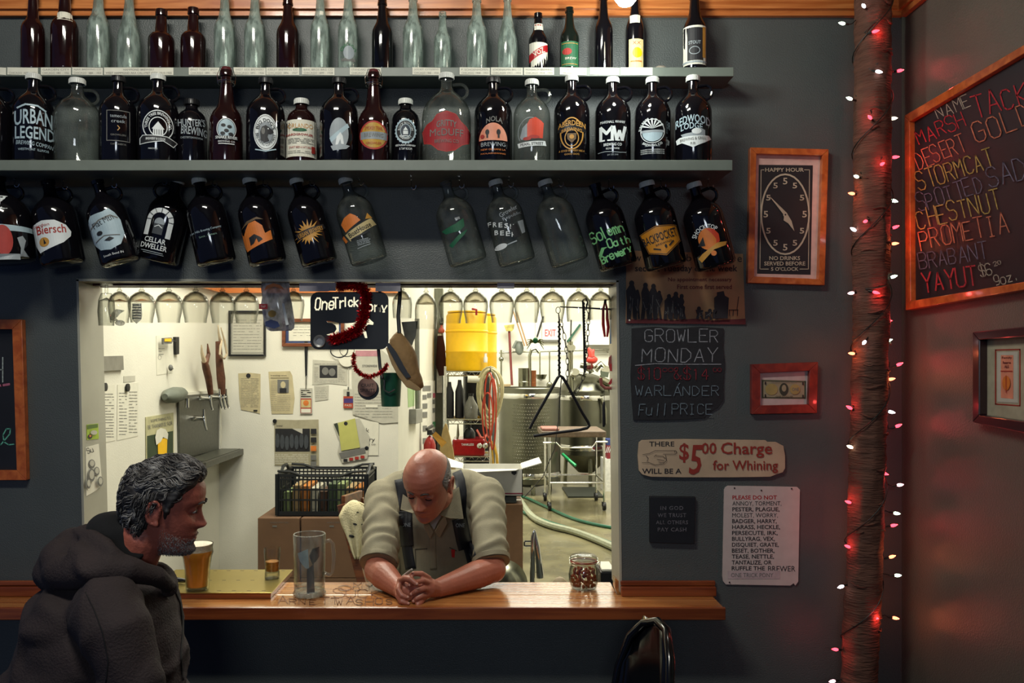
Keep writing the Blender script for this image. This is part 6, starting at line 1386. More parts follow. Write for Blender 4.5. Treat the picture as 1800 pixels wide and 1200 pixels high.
# folding chair with towel
t = thing('wooden_chair', 'tall brown folding wooden chair draped with a spotted cream towel', 'chair', P(620, 1200, 4.0))
CW = wood('chair_wood', '4a2414', '7a4422', rough=.4)
for x0, x1, dy in ((600, 668, 0), (632, 690, .30)):
    a = P(x0, 886, 4.0 + dy * .6); b = P(x1 - 12, 1100, 3.94 + dy); a.z = P(0, 886, 4.0).z; mb = MB(); c_ = a.lerp(b, 2.25); mb.bar(a, c_, .024, .04); mb.build('leg', CW, t, bevel=.003)
a = P(603, 888, 4.0); b = P(634, 888, 4.18); b.z = a.z; mb = MB(); mb.bar(a, b, .02, .09); mb.bar(a + Vector((.08, -.03, -.22)), b + Vector((.08, -.03, -.22)), .02, .04); mb.build('back_slat', CW, t, bevel=.003)
t = thing('towel', 'cream towel with dark spots hung over the wooden chair back', 'towel', P(628, 980, 3.95))
nu, nv = 16, 26; vs = []; fy = 3.93
Lx = [596, 597, 600, 606, 612, 620, 626]; 
for i in range(nv):
    v = i / (nv - 1)
    # front fall: x range by height
    y = 882 + v * 112
    y = 881 + v * 100; xl = float(np.interp(y, [881, 888, 905, 920, 935, 950, 965, 981], [612, 602, 595, 600, 607, 613, 619, 626])); xr = float(np.interp(y, [881, 886, 897, 920, 935, 950, 965, 981], [628, 642, 648, 650, 648, 646, 642, 636]))
    for j in range(nu):
        u = j / (nu - 1); f_ = math.sin(u * 14 + v * 2) * .014 * (0.2 + v) + math.sin(u * 6) * .008
        top_ = .05 * math.exp(-v * 9)
        vs.append(fr(fy)(xl + (xr - xl) * u, y + (4 * (u - .4) ** 2) * 4 * (1 - v), f_ - top_))
fs = [(i * nu + j, i * nu + j + 1, (i + 1) * nu + j + 1, (i + 1) * nu + j) for i in range(nv - 1) for j in range(nu - 1)]
mb = MB(); mb.add(vs, fs); o = mb.build('towel_cloth', mat('cream_towel', 'cfc6a0', rough=.95, var=.08, bump=.5, bscale=150), t, smooth=True, angle=180); sd = o.modifiers.new('s', 'SOLIDIFY'); sd.thickness = .006
bv = BVHTree.FromPolygons([Vector(v) for v in vs], fs)
def decal(bvh, pts2, Y0, off=.003):
    """drop flat outline points (photograph px) along the viewing direction onto a surface"""
    out = []; eye = Vector((0, 0, CH))
    for x, y in pts2:
        d = (P(x, y, 3.0) - eye).normalized(); h = bvh.ray_cast(eye + d * .5, d)
        out.append((h[0] - d * off) if h[0] is not None else None)
    return out
mb = MB()
for cx, cy, r in ((624, 921, 3), (638, 922, 2.5), (618, 942, 4), (640, 908, 2), (629, 900, 1.6)):
    q = [(cx + r * math.cos(a) * 1.3, cy + r * .7 * math.sin(a + .4)) for a in [i * math.tau / 8 for i in range(8)]]
    w = decal(bv, q, 0)
    if all(w): mb.add(w, [tuple(range(8))])
mb.build('spot', INK, t)
# ---------------------------------------------------------------- the partition end and what hangs on it
pw = side(-.52, 1)
lw_sheet('green_note', 'pale green note on the white wall end below the tan cap', 'note', [(716, 680), (729, 683), (728, 713), (717, 716)], mat('pale_green_note', '9ab87c'), None, .001, None, pw)
mb = MB(); mb.prism([(719, 719), (731, 718), (731, 742), (719, 745)], pw, 0, .05); tag(mb.build('switch_box', mat('grey_switch_box', '8c8c84', rough=.5), loc=pw(725, 744), bevel=.004), 'grey electrical switch box on the white wall end', 'switch')
mb = MB(); mb.tube([pw(726, 560, .03), pw(726, 600, .03), pw(727, 718, .03)], .018, 8); tag(mb.build('conduit', mat('grey_conduit', '8c8c84', rough=.5), smooth=True, loc=pw(726, 718)), 'grey conduit running down to the switch box', 'pipe')
t = thing('card_board', 'white board with rows of small grey cards on the wall end', 'board', pw(752, 830))
mb = MB(); mb.prism([(738, 672), (766, 668), (766, 800), (738, 812)], pw, .002, .01); mb.build('board', mat('bright_white_board', 'e0ded2', rough=.6), t)
CG = mat('grey_card', '6c6c68', rough=.6); k = 0
for x, y, w, h, m in ((740.5, 678, 14, 9, CG), (740.5, 694, 7, 8, CG), (749, 691, 6.5, 8, CG), (759, 691, 5, 8, mat('pink_card', 'b84c68')), (740.5, 709, 8, 9, CG), (758.5, 702, 5.5, 8, CG), (740.5, 724, 8, 10, CG), (758.5, 717, 6, 8, CG), (741, 748, 7, 10, CG), (758.5, 741, 6, 9, mat('green_card', '2f7c4c')), (758.5, 754, 6, 9, CG), (758.5, 767, 6, 9, CG), (741, 770, 7, 10, CG), (758.5, 780, 6, 9, CG)):
    mb = MB(); mb.prism([(x, y), (x + w, y - .5), (x + w, y + h - .5), (x, y + h)], pw, .011, .014); mb.build('card', m, t)
t = thing('fire_extinguisher', 'red fire extinguisher on the wall end behind the bald man', 'extinguisher', pw(738, 800, .08)); c = pw(738, 790, .08)
mb = MB(); mb.lathe([(0, -.30), (.045, -.30), (.05, -.28), (.05, .04), (.035, .08), (.02, .10), (0, .12)], 20, c); mb.build('cylinder', mat('extinguisher_red', '9c1c18', rough=.3), t, smooth=True)
mb = MB(); mb.box(c + Vector((-.02, -.02, .12)), c + Vector((.02, .02, .16))); mb.bar(c + Vector((-.02, -.06, .17)), c + Vector((.02, .08, .19)), .02); mb.tube([c + Vector((0, .02, .15)), c + Vector((.05, .09, .10)), c + Vector((.06, .08, -.15))], .012, 8); mb.build('valve', BLACK, t, smooth=True)
mb = MB(); mb.add([c + Vector(v) for v in ((.02, -.02, .12), (.10, -.02, .02), (.14, -.01, .06), (.05, -.02, .15))], [(0, 1, 2, 3)]); mb.build('paper_tag', mat('ochre_tag', 'b4842c'), t)

# ---------------------------------------------------------------- wire shelf unit
def at(px, py, Y): return P(px, py, Y)
Ya_, Yb_ = 8.45, 8.95; Xl = at(783, 0, Ya_).x; Xr = at(862, 0, Ya_).x
t = thing('wire_shelf_unit', 'chrome wire shelving beside the brewing tanks carrying yellow drums', 'shelf', ((Xl + Xr) / 2, 8.7, 0))
for X in (Xl, Xr):
    for Y in (Ya_, Yb_): mb = MB(); mb.tube([(X, Y, 0), (X, Y, 1.78)], .014, 8); mb.build('post', CHROME, t, smooth=True)
SZ = [1.728, 1.255, .885, .30]
for z in SZ:
    mb = MB()
    for Y in (Ya_, Yb_):
        mb.tube([(Xl, Y, z), (Xr, Y, z)], .006, 6); mb.tube([(Xl, Y, z - .045), (Xr, Y, z - .045)], .005, 6); n = 12
        mb.tube([(Xl + (Xr - Xl) * k / n, Y, z if k % 2 else z - .045) for k in range(n + 1)], .004, 5)
    for k in range(15): Y = Ya_ + (Yb_ - Ya_) * k / 14; mb.tube([(Xl, Y, z), (Xr, Y, z)], .003, 4)
    mb.tube([(Xl, Ya_, z), (Xl, Yb_, z)], .006, 6); mb.tube([(Xr, Ya_, z), (Xr, Yb_, z)], .006, 6)
    mb.build('wire_shelf_lattice', CHROME, t, smooth=True)
def drum(cx, Y, r, z0, H, lab):
    X = at(cx, 0, Y).x; t = thing('yellow_drum', lab, 'drum', (X, Y, z0))
    mb = MB(); mb.lathe([(0, 0), (.96 * r, 0), (r, .02), (r, .30 * H), (1.02 * r, .31 * H), (1.02 * r, .33 * H), (r, .34 * H), (r, .64 * H), (1.03 * r, .65 * H), (1.03 * r, .67 * H), (r, .68 * H), (.98 * r, .92 * H), (.92 * r, .96 * H), (0, .97 * H)], 36, (X, Y, z0)); mb.build('drum_body', YEL, t, smooth=True)
    mb = MB(); mb.lathe([(.0, .97 * H), (.9 * r, .97 * H), (.93 * r, .985 * H), (.9 * r, H), (.2 * r, 1.01 * H), (0, 1.01 * H)], 30, (X, Y, z0)); mb.build('drum_lid', YEL, t, smooth=True)
    return t, X
t, X = drum(820.5, 8.68, .213, SZ[0] + .008, .60, 'front yellow plastic drum on the wire shelf')
mb = MB(); mb.tube([(X + .10, 8.45, SZ[0] + .56), (X + .10, 8.43, SZ[0] + .61), (X + .06, 8.47, SZ[0] + .62)], .012, 6); mb.build('red_spout', RED, t, smooth=True)
mb = MB(); mb.lathe([(0, 0), (.02, 0), (.02, .05), (.012, .06), (.012, .09), (0, .09)], 12, (X + .19, 8.50, SZ[0] + .09)); mb.build('tap_spout', WHITE, t, smooth=True)
t, X = drum(842, 9.12, .19, SZ[0] + .008, .60, 'second yellow plastic drum, behind the front one')
# second drum stands on its own stand
mb = MB(); mb.lathe([(0, 0), (.17, 0), (.17, SZ[0] + .004), (0, SZ[0] + .004)], 20, (X, 9.145 + .0, 0)); tag(mb.build('drum_stand', BLACK, smooth=True, loc=(X, 9.145, 0)), 'dark round stand under the second yellow drum', 'stand')
def simple(name, lab, cat, mb, m, loc, smooth=True, **k): return tag(mb.build(name, m, smooth=smooth, loc=loc, **k), lab, cat)
# things on the shelves
z = SZ[1] + .008
for x, r, hh, lab in ((790, .045, .36, 'black plastic canister on the middle wire shelf, first'), (808, .045, .38, 'taller black canister on the middle wire shelf, second')):
    c = at(x, 0, 8.6); mb = MB(); mb.lathe([(0, 0), (r, 0), (r * 1.05, .02), (r, hh * .7), (r * .5, hh * .88), (r * .4, hh), (0, hh)], 18, (c.x, 8.6, z)); simple('canister', lab, 'canister', mb, BLACK, (c.x, 8.6, z))
c = at(828, 0, 8.55); t = thing('glass_jug', 'grey glass jug with black cap on the middle wire shelf', 'jug', (c.x, 8.55, z))
mb = MB(); mb.lathe([(0, 0), (.065, 0), (.07, .03), (.07, .12), (.03, .19), (.022, .22), (0, .22)], 20, (c.x, 8.55, z)); mb.build('jug_body', mat('smoky_glass', '74746c', rough=.15), t, smooth=True)
mb = MB(); mb.lathe([(0, .22), (.026, .22), (.026, .245), (0, .245)], 14, (c.x, 8.55, z)); mb.build('cap', BLACK, t, smooth=True)
c = at(850, 0, 8.6); mb = MB(); mb.lathe([(0, 0), (.035, 0), (.045, .02), (.045, .09), (0, .1)], 16, (c.x, 8.6, z)); simple('steel_funnel', 'small shiny steel cup beside the glass jug', 'cup', mb, STEEL, (c.x, 8.6, z))
a = at(822, 666, 8.42); b = at(846, 667, 8.42); mb = MB(); mb.tube([a, b], .035, 18); simple('paper_roll', 'white paper roll hanging under the top wire shelf', 'roll', mb, PAPER, a)
z = SZ[2] + .008
t = thing('red_pump_case', 'shiny red equipment case with dials on the lower wire shelf', 'case', (at(828, 0, 8.6).x, 8.6, z)); c0 = at(795, 0, 8.44); c1 = at(858, 0, 8.44)
mb = MB(); mb.box((c0.x, 8.44, z), (c1.x - .03, 8.80, z + .165)); mb.build('case_body', mat('glossy_red_paint', '941418', rough=.2, var=.15), t, bevel=.02)
for x in (843, 853): 
    mb = MB(); c = at(x, 783, 8.43); mb.lathe([(0, 0), (.028, 0), (.026, .02), (.012, .03), (0, .03)], 16, c, Matrix.Rotation(math.pi / 2, 4, 'X')); mb.build('dial', CHROME, t, smooth=True)
A = Art(fr(8.438), d0=.001); A.text('TANKLESS', 822, 781, 22, 4, WHI, bold=.03); A.build('lettering', t)
c = at(825, 0, 8.6); t = thing('mixer_head', 'dark kitchen mixer standing on the red case', 'mixer', (c.x, 8.6, z + .167)); zz = z + .167
mb = MB(); mb.lathe([(0, 0), (.06, 0), (.06, .05), (.035, .09), (.02, .10), (.02, .17), (0, .17)], 16, (c.x, 8.6, zz)); mb.build('mixer_bowl', BLKM, t, smooth=True)
c = at(805, 0, 8.5); mb = MB(); mb.tube([(c.x, 8.5, SZ[1] - .05), (c.x, 8.5, SZ[1] - .16), (c.x - .01, 8.5, SZ[1] - .22)], [.006, .014, .008], 8); simple('hanging_scoop', 'small steel scoop hanging under the middle wire shelf', 'scoop', mb, STEEL, (c.x, 8.5, SZ[1] - .05))
z = SZ[3] + .006; c = at(830, 0, 8.6)
mb = MB(); 
for k in range(5): mb.tube([(c.x + (.16 - .005 * k) * math.cos(a), 8.68 + (.16 - .005 * k) * math.sin(a), z + .02 + .035 * k) for a in [i * math.tau / 24 for i in range(24)]], .017, 8, closed=True)
simple('grey_hose_coil', 'grey hose coil low on the wire shelf', 'hose', mb, mat('grey_rubber', '5c5a54', rough=.6), (c.x, 8.68, z))
# coiled hoses on the post
mb = MB(); mb.tube([P(862, 655, 8.45), P(862, 652, 8.2), P(862, 645, 8.0)], .008, 8); mb.build('post_hook', CHROME, bpy.data.objects['wire_shelf_unit'], smooth=True)
def loops(lab, name, m, cx, Y, data, r):
    mb = MB()
    for (x0, yt, yb, w, ph) in data:
        pts = []
        for i in range(28):
            a = math.tau * i / 28; pts.append(P(x0 + w * math.sin(a) * (1 + .15 * math.cos(a)), (yt + yb) / 2 - (yb - yt) / 2 * math.cos(a), Y - .05 * math.sin(a + ph) - .03 * ph))
        mb.tube(pts, r, 7, closed=True)
    c = P(cx, data[0][2], Y); return simple(name, lab, 'hose', mb, m, c)
loops('coiled cream hose looped over the wire shelf post', 'cream_hose', mat('cream_rubber', 'b4ac84', rough=.5), 862, 8.36, [(861, 645, 742, 22, 0), (862, 648, 736, 19, 1), (860, 650, 748, 16, 2), (866, 650, 728, 18, .5), (858, 660, 752, 14, 1.5)], .011)
loops('thin red hose coiled inside the cream hose', 'red_hose', mat('red_rubber', 'b43c24', rough=.5), 864, 8.14, [(860, 655, 770, 8, 0), (866, 665, 790, 6, 1), (857, 690, 778, 9, .5)], .008)
mb = MB(); mb.tube([P(838, 755, 8.3), P(845, 768, 8.28), P(852, 770, 8.30), P(856, 762, 8.38)], .010, 7); simple('pink_tube', 'short pinkish tube sagging before the red case', 'tube', mb, mat('pink_rubber', 'c05c4c'), P(845, 768, 8.3))
mb = MB(); mb.tube([P(868, 780, 8.36), P(873, 800, 8.36), P(878, 860, 8.36), P(878, 900, 8.36)], .014, 7); mb.tube([P(864, 775, 8.37), P(868, 830, 8.37)], .010, 6); mb.tube([P(878, 895, 8.36), Vector((P(878, 0, 8.36).x, 8.36, 0))], .014, 7); simple('yellow_shafted_tool', 'yellow tool shaft leaning by the shelf post', 'tool', mb, mat('yellow_shaft', 'b8902c'), P(878, 900, 8.36))
# tan paddle and maroon apron
f7 = fr(7.4); mb = MB(); mb.prism([(783, 743), (786, 746), (791, 765), (797, 790), (801, 820), (803, 870), (801, 1005), (772, 1005), (771, 870), (771, 815), (774, 780), (778, 755)], f7, 0, .03); simple('mash_paddle', 'tan pointed wooden paddle standing behind the bald man', 'paddle', mb, mat('pale_paddle_wood', 'a8905c', rough=.6, var=.1), (f7(786, 1000).x, 7.4, 0), bevel=.005)
mb = MB(); mb.tube([P(774, 590, 8.93), P(775, 610, 8.92), P(775, 640, 8.92), P(777, 660, 8.92)], [.03, .045, .055, .03], 10, flat=.5); simple('maroon_apron', 'rolled maroon apron hanging beside the yellow drums', 'apron', mb, mat('maroon_cloth', '3c1418', rough=.8), P(775, 600, 8.93))
t = thing('utility_column', 'narrow grey utility column with gauge between the wall end and the wire shelf', 'column', P(772, 640, 8.9)); t.location.z = 0
mb = MB(); mb.box((P(765, 0, 9.2).x, 9.0, 0), (P(780, 0, 9.2).x, 9.2, 2.6)); mb.build('column_body', mat('green_grey_metal', '6a6e60', rough=.5), t)
mb = MB(); mb.box((P(768, 0, 9).x, 8.95, 1.5), (P(777, 0, 9).x, 9.0, 1.75)); mb.box((P(770, 0, 9).x, 8.93, 2.02), (P(776, 0, 9).x, 9.0, 2.12)); mb.build('control_box', WHITE, t)
c = P(776, 581, 8.95); t = thing('pressure_gauge', 'small gauge with red bulb hanging by the yellow drums', 'gauge', c); mb = MB(); mb.tube([c + Vector((0, 0, .10)), c], .012, 8); mb.lathe([(0, -.03), (.03, -.02), (.035, 0), (.02, .03), (0, .035)], 12, c); mb.build('gauge_body', mat('salmon_bulb', 'c8685c'), t, smooth=True)
mb = MB(); mb.lathe([(0, .06), (.02, .06), (.02, .13), (0, .13)], 10, c); mb.build('gauge_top', BLACK, t, smooth=True)

# ---------------------------------------------------------------- tanks
def tank(cx, Y, wpx, ytop, ybot, lab, dome, cone):
    X = at(cx, 0, Y).x; R = wpx / 2 * Y / F; z1 = at(0, ytop, Y).z; z0 = at(0, ybot, Y).z
    t = thing('brewing_tank', lab, 'tank', (X, Y, 0))
    mb = MB()
    pr = [(0, z0 - (.25 if cone else .05)), (.12, z0 - (.25 if cone else .05)), (R, z0 + .03)] + [(R, z0 + .03 + (z1 - z0 - .03) * k / 4) for k in range(1, 5)] + [(1.02 * R, z1), (1.02 * R, z1 + .02), (R, z1 + .03)]
    if dome: pr += [(.9 * R, z1 + .12), (.6 * R, z1 + .22), (.25 * R, z1 + .27), (0, z1 + .28)]
    else: pr += [(.96 * R, z1 + .03), (.96 * R, z1 - .1), (0, z1 - .1)]
    mb.lathe(pr, 48, (X, Y, 0)); mb.build('tank_shell', mat('tank_steel', '66665a', rough=.32, metal=1., var=.15, scale=3), t, smooth=True)
    for k in range(3):
        a = math.tau * k / 3 + .6; mb = MB(); mb.tube([(X + R * .8 * math.cos(a), Y + R * .8 * math.sin(a), z0 + .06), (X + R * .85 * math.cos(a), Y + R * .85 * math.sin(a), 0)], .03, 10); mb.build('leg', STEEL, t, smooth=True)
    mb = MB(); mb.lathe([(R * 1.005, z0 + .10), (R * 1.02, z0 + .12), (R * 1.02, z0 + .16), (R * 1.005, z0 + .18)], 48, (X, Y, 0)); mb.lathe([(R * 1.005, z1 - .12), (R * 1.02, z1 - .10), (R * 1.02, z1 - .07), (R * 1.005, z1 - .05)], 48, (X, Y, 0)); mb.build('band', CHROME, t, smooth=True)
    return t, X, R, z0, z1
t, X, R, z0, z1 = tank(931, 12.1, 108, 684, 848, 'wide open stainless kettle with dimpled jacket behind the triangle', False, False)
mb = MB(); zz = np.linspace(z0 + .25, z1 - .2, 20); 
for i, z in enumerate(zz):
    for k in range(16):
        a = math.radians(-125 + k * 4.6 + (i % 2) * 2.3); c = Vector((X + R * 1.001 * math.cos(a), 12.1 + R * 1.001 * math.sin(a), z)); n = Vector((math.cos(a), math.sin(a), 0)); s_ = n.cross(Vector((0, 0, 1)))
        mb.add([c + s_ * .012, c + Vector((0, 0, .012)), c - s_ * .012, c - Vector((0, 0, .012)), c + n * .006], [(0, 1, 4), (1, 2, 4), (2, 3, 4), (3, 0, 4)])
o = mb.build('dimple_pattern', MATS['tank_steel'], t); o['kind'] = 'stuff'
t, X, R, z0, z1 = tank(1030, 12.9, 92, 688, 800, 'second stainless tank with domed fittings beside the kettle', True, True)
for p, r in (([(1005, 690), (1003, 660), (1003, 600)], .035), ([(1040, 655), (1035, 645), (1020, 642)], .04), ([(1046, 650), (1056, 640), (1064, 650)], .05), ([(1052, 665), (1072, 675), (1078, 690)], .06), ([(1030, 660), (1012, 655), (1010, 668)], .03), ([(1056, 700), (1064, 720), (1064, 745)], .025)):
    mb = MB(); mb.tube([P(x, y, 12.5) for x, y in p], r, 10); mb.build('pipe_fitting', STEEL, t, smooth=True)
for x, y in ((1010, 655), (1003, 612), (1064, 650), (1035, 645)):
    mb = MB(); c = P(x, y, 12.45); mb.lathe([(.0, -.02), (.07, -.02), (.07, .02), (0, .02)], 16, c, Matrix.Rotation(.8, 4, 'X')); mb.build('clamp_ring', CHROME, t, smooth=True)
mb = MB(); mb.prism([(1055, 652), (1070, 654), (1068, 663), (1056, 662)], fr(12.3), 0, .04); mb.build('label_plate', mat('olive_tag', '3c4434'), t)
c = P(1040, 632, 12.4); mb = MB(); mb.ell(c, (.09, .05, .06), 12, 8); mb.tube([c + Vector((0, 0, .04)), c + Vector((-.02, 0, .12)), c + Vector((-.05, 0, .17))], [.05, .04, .02], 8); mb.tube([c + Vector((0, 0, .05)), c + Vector((.03, 0, .15))], [.04, .015], 8)
mb.tube([c - Vector((0, 0, .05)), P(1040, 650, 12.5)], .015, 6); simple('red_glove', 'bright red rubber glove tied on the second tank top', 'glove', mb, mat('red_rubber_glove', 'a82c20', rough=.4), c - Vector((0, 0, .06)))
# pots on the kettle rim
for x, w, yt, m, lab in ((921, 20, 648, STEEL, 'ribbed steel pot standing at the kettle rim'), (938, 9, 652, mat('copper_cup', '8c5434', rough=.3, metal=.8), 'small copper-coloured cup beside the ribbed pot')):
    Y = 12.9; X = at(x, 0, Y).x; R = w / 2 * Y / F; z0_ = at(0, 682, Y).z; H = at(0, yt, Y).z - z0_
    mb = MB(); mb.lathe([(0, 0), (R, 0), (R, H), (R * 1.06, H + .01), (R * .94, H), (R * .94, .02), (0, .02)], 24, (X, Y, z0_)); mb.lathe([(R * 1.001, H * .3), (R * 1.05, H * .33), (R * 1.001, H * .36)], 24, (X, Y, z0_)); simple('steel_pot', lab, 'pot', mb, m, (X, Y, z0_))
mb = MB(); mb.box((P(872, 0, 13.2).x, 12.78, at(0, 684, 12.9).z - .05), (P(960, 0, 13.2).x, 13.5, at(0, 682, 12.9).z - .002)); 
for x in (875, 955): mb.box((P(x, 0, 13.2).x, 13.3, 0), (P(x, 0, 13.2).x + .04, 13.34, at(0, 684, 12.9).z - .05))
simple('work_shelf', 'pale shelf behind the kettle carrying the steel pot', 'shelf', mb, WHITE, (P(915, 0, 13.2).x, 13.2, 0), smooth=False)
c = P(886, 676, 12.85); mb = MB(); mb.lathe([(0, 0), (.06, 0), (.11, .04), (.11, .06), (0, .06)], 16, (c.x, 12.9, at(0, 682, 12.9).z)); simple('tan_bowl', 'small tan bowl on the shelf behind the kettle', 'bowl', mb, mat('tan_pottery', '94805c'), (c.x, 12.9, at(0, 682, 12.9).z))

# ---------------------------------------------------------------- back wall of the brewery
YW = 14.04; ww = fr(YW)
t = thing('utensil_rail', 'long thin steel rail across the brewery back wall', 'rail', P(970, 619, 13.9)); mb = MB(); mb.tube([P(877, 619.5, 13.9), P(1072, 614, 13.9)], .014, 8)
for x in (885, 1000, 1068): mb.tube([P(x, 618.5, 13.9), P(x, 618.5, 14.05)], .012, 6)
mb.build('rail_tube', STEEL, t, smooth=True)
t = thing('exit_sign', 'white exit board with faded red capitals on the brewery wall', 'sign', ww(968, 600)); mb = MB(); mb.prism([(953, 570), (984, 570), (984, 597), (953, 597)], ww, 0, .04); mb.build('sign_plate', mat('sign_white', 'd8d6cc'), t); mb = MB(); mb.prism([(952, 597), (984, 597), (984, 600), (952, 600)], ww, 0, .08); mb.build('ledge', INKG, t)
A = Art(ww, d0=.045, dk=.004); A.text('EXIT', 967, 585, 19, 12, mat('exit_red', 'd04c50'), bold=.02); A.build('lettering', t)
def hung(name, lab, cat, pts, r, m, head=None, Y=13.85):
    t = thing(name, lab, cat, P(pts[-1][0], pts[-1][1], Y)); mb = MB(); mb.tube([P(x, y, Y) for x, y in pts], r, 8); mb.build('shaft', m, t, smooth=True)
    if head: mb = MB(); head(mb); mb.build('head', m if len(head.__defaults__ or ()) == 0 else head.__defaults__[0], t, smooth=True)
    return t
hung('mop', 'mop with a yellow and blue head and dark red shaft against the brewery wall', 'mop', [(895, 580), (898, 640), (900, 677)], .02, mat('dark_red_shaft', '6c2c28'), lambda mb, m=mat('yellow_blue_mop', 'a89c4c', var=.5, scale=12): mb.prism([(886, 572), (904, 570), (903, 578), (900, 582), (890, 582)], fr(13.85), 0, .06))
for k, (a, b) in enumerate((((902, 546), (922, 608)), ((908, 548), (927, 608)))):
    mb = MB(); mb.bar(P(a[0], a[1], 13.7), P(b[0], b[1], 13.7), .05, .02); simple('wooden_stick', ('thicker', 'second')[k] + ' wooden stick leaning among the utensils on the brewery wall', 'stick', mb, mat('stick_wood', '8c6c44'), P(b[0], b[1], 13.7), smooth=False)
hung('ladle', 'steel ladle hanging from the rail on the brewery wall', 'ladle', [(949, 618), (949, 658)], .012, STEEL, lambda mb: mb.lathe([(0, -.10), (.07, -.07), (.10, 0), (.09, 0), (.06, -.06), (0, -.09)], 14, P(951, 658, 13.85)))
hung('long_spoon', 'long steel spoon hanging near the ladle, with its bowl down', 'spoon', [(966, 617), (966, 672)], .012, STEEL, lambda mb: mb.ell(P(966, 677, 13.85), (.05, .02, .06), 12, 8))
hung('long_spoon', 'grey long-handled spoon hanging above the tan bowl', 'spoon', [(881, 615), (881, 668)], .015, STEEL, lambda mb: mb.ell(P(881, 631, 13.85), (.04, .02, .04), 12, 8))
hung('bent_pipe', 'bent steel pipe rising from behind the kettle', 'pipe', [(932, 682), (931, 625), (934, 615), (942, 612), (948, 620)], .025, STEEL, None, 13.2)
hung('green_squeegee', 'green-bladed squeegee slanting on the brewery wall', 'squeegee', [(997, 601), (1003, 594)], .02, GREEN, lambda mb: mb.bar(P(998, 600, 14.0), P(1020, 570, 14.0), .08, .03), 14.0)
hung('dark_stick', 'thin dark stick slanting beside the exit board', 'stick', [(955, 556), (944, 592)], .014, BLACK, None, 14.03); hung('dark_rod', 'thin upright dark rod past the exit board', 'rod', [(1004, 562), (1003, 600)], .010, BLACK, None, 14.03)
hung('grey_ladle', 'grey plastic dipper hooked on the rail above the kettle', 'dipper', [(902, 612), (908, 600), (916, 602), (916, 610)], .025, mat('grey_plastic', '62685e', rough=.5), lambda mb: mb.ell(P(913, 612, 13.8), (.07, .05, .11), 12, 8), 13.8)
mb = MB(); mb.box((P(1028, 0, 14).x, 13.8, P(0, 603, 14).z - .03), (2.44, 14.05, P(0, 603, 14).z)); simple('white_ledge', 'white shelf ledge high on the brewery wall', 'shelf', mb, WHITE, P(1060, 604, 14), smooth=False)
# hanging crab ornament, close to the hatch
c = P(941, 601, 3.35); t = thing('crab_ornament', 'little green crab ornament dangling on a string in the hatch', 'ornament', c); CB = mat('crab_green', '3f9454', rough=.4); CL = mat('crab_yellow_leg', 'a4a450', rough=.5)
mb = MB(); mb.ell(c + Vector((0, 0, .006)), (.011, .008, .012), 14, 10); mb.build('shell', CB, t, smooth=True)
for s_ in (-1, 1):
    for k in range(4):
        mb = MB(); a = [.5, .1, -.3, -.8][k]; r_ = .022
        mb.tube([c + Vector((s_ * .008, 0, 0)), c + Vector((s_ * r_ * .8, -.002, .006 + a * .010)), c + Vector((s_ * r_ * 1.5, 0, -.006 + a * .028))], [.0030, .0026, .0012], 6); mb.build('leg', CL, t, smooth=True)
mb = MB(); mb.tube([c + Vector((0, 0, .016)), P(940, 512, 3.2), P(940, 503, 3.17)], .0006, 4); mb.build('string', INK, t)

# ---------------------------------------------------------------- wheeled cart
Yc0, Yc1 = 10.5, 11.05
def fz(px, py): Y = CH * F / (py - CY); return P(px, py, Y)
t = thing('wheeled_cart', 'chrome wheeled cart with a brown board top before the tanks', 'cart', (P(1005, 0, 10.8).x, 10.8, 0))
LX = [P(966, 0, Yc0).x, P(1062, 0, Yc0).x]; zt_ = P(0, 768, Yc0).z
for X in LX:
    for Y in (Yc0, Yc1 + .2):
        mb = MB(); mb.tube([(X, Y, .10), (X, Y, zt_)], .014, 8); mb.build('leg', CHROME, t, smooth=True)
        mb = MB(); mb.lathe([(0, -.02), (.05, -.02), (.055, 0), (.05, .02), (0, .02)], 18, (X, Y, .055), Matrix.Rotation(math.pi / 2, 4, 'Y')); mb.box((X - .03, Y - .012, .055), (X - .022, Y + .012, .11)); mb.build('caster', BLACK, t, smooth=True)
mb = MB(); zr = P(0, 848, Yc0).z
for Y in (Yc0, Yc1 + .2): mb.tube([(LX[0], Y, zr), (LX[1], Y, zr)], .013, 8)
for X in LX: mb.tube([(X, Yc0, zr), (X, Yc1 + .2, zr)], .013, 8)
mb.build('frame_rail', CHROME, t, smooth=True)
mb = MB(); z_ = P(0, 783, Yc0).z; mb.tube([(LX[0] - .08, Yc0 - .03, z_ + .04), (LX[0] + .08, Yc0 - .03, z_ + .04), (LX[0] + .14, Yc0 - .03, z_ - .02), (LX[1] - .16, Yc0 - .03, z_ - .02), (LX[1] - .10, Yc0 - .03, z_ + .05), (LX[1] + .04, Yc0 - .03, z_ + .05)], .013, 8); mb.build('handle', CHROME, t, smooth=True)
mb = MB(); mb.box((LX[0] - .10, Yc0 - .05, zt_), (LX[1] + .02, Yc1 + .25, zt_ + .075)); mb.build('board_top', mat('stained_board', '5c4c3c', rough=.6, var=.3), t, bevel=.012)
mb = MB(); c = P(962, 758, 10.6); mb.box((LX[0] - .09, 10.5, zt_ + .076), (LX[0] + .12, 10.9, zt_ + .11)); simple('pink_cloth', 'folded pinkish cloth on the cart board', 'cloth', mb, mat('dull_pink_cloth', '8c5c50'), (LX[0], 10.7, zt_ + .076), smooth=False, bevel=.012)
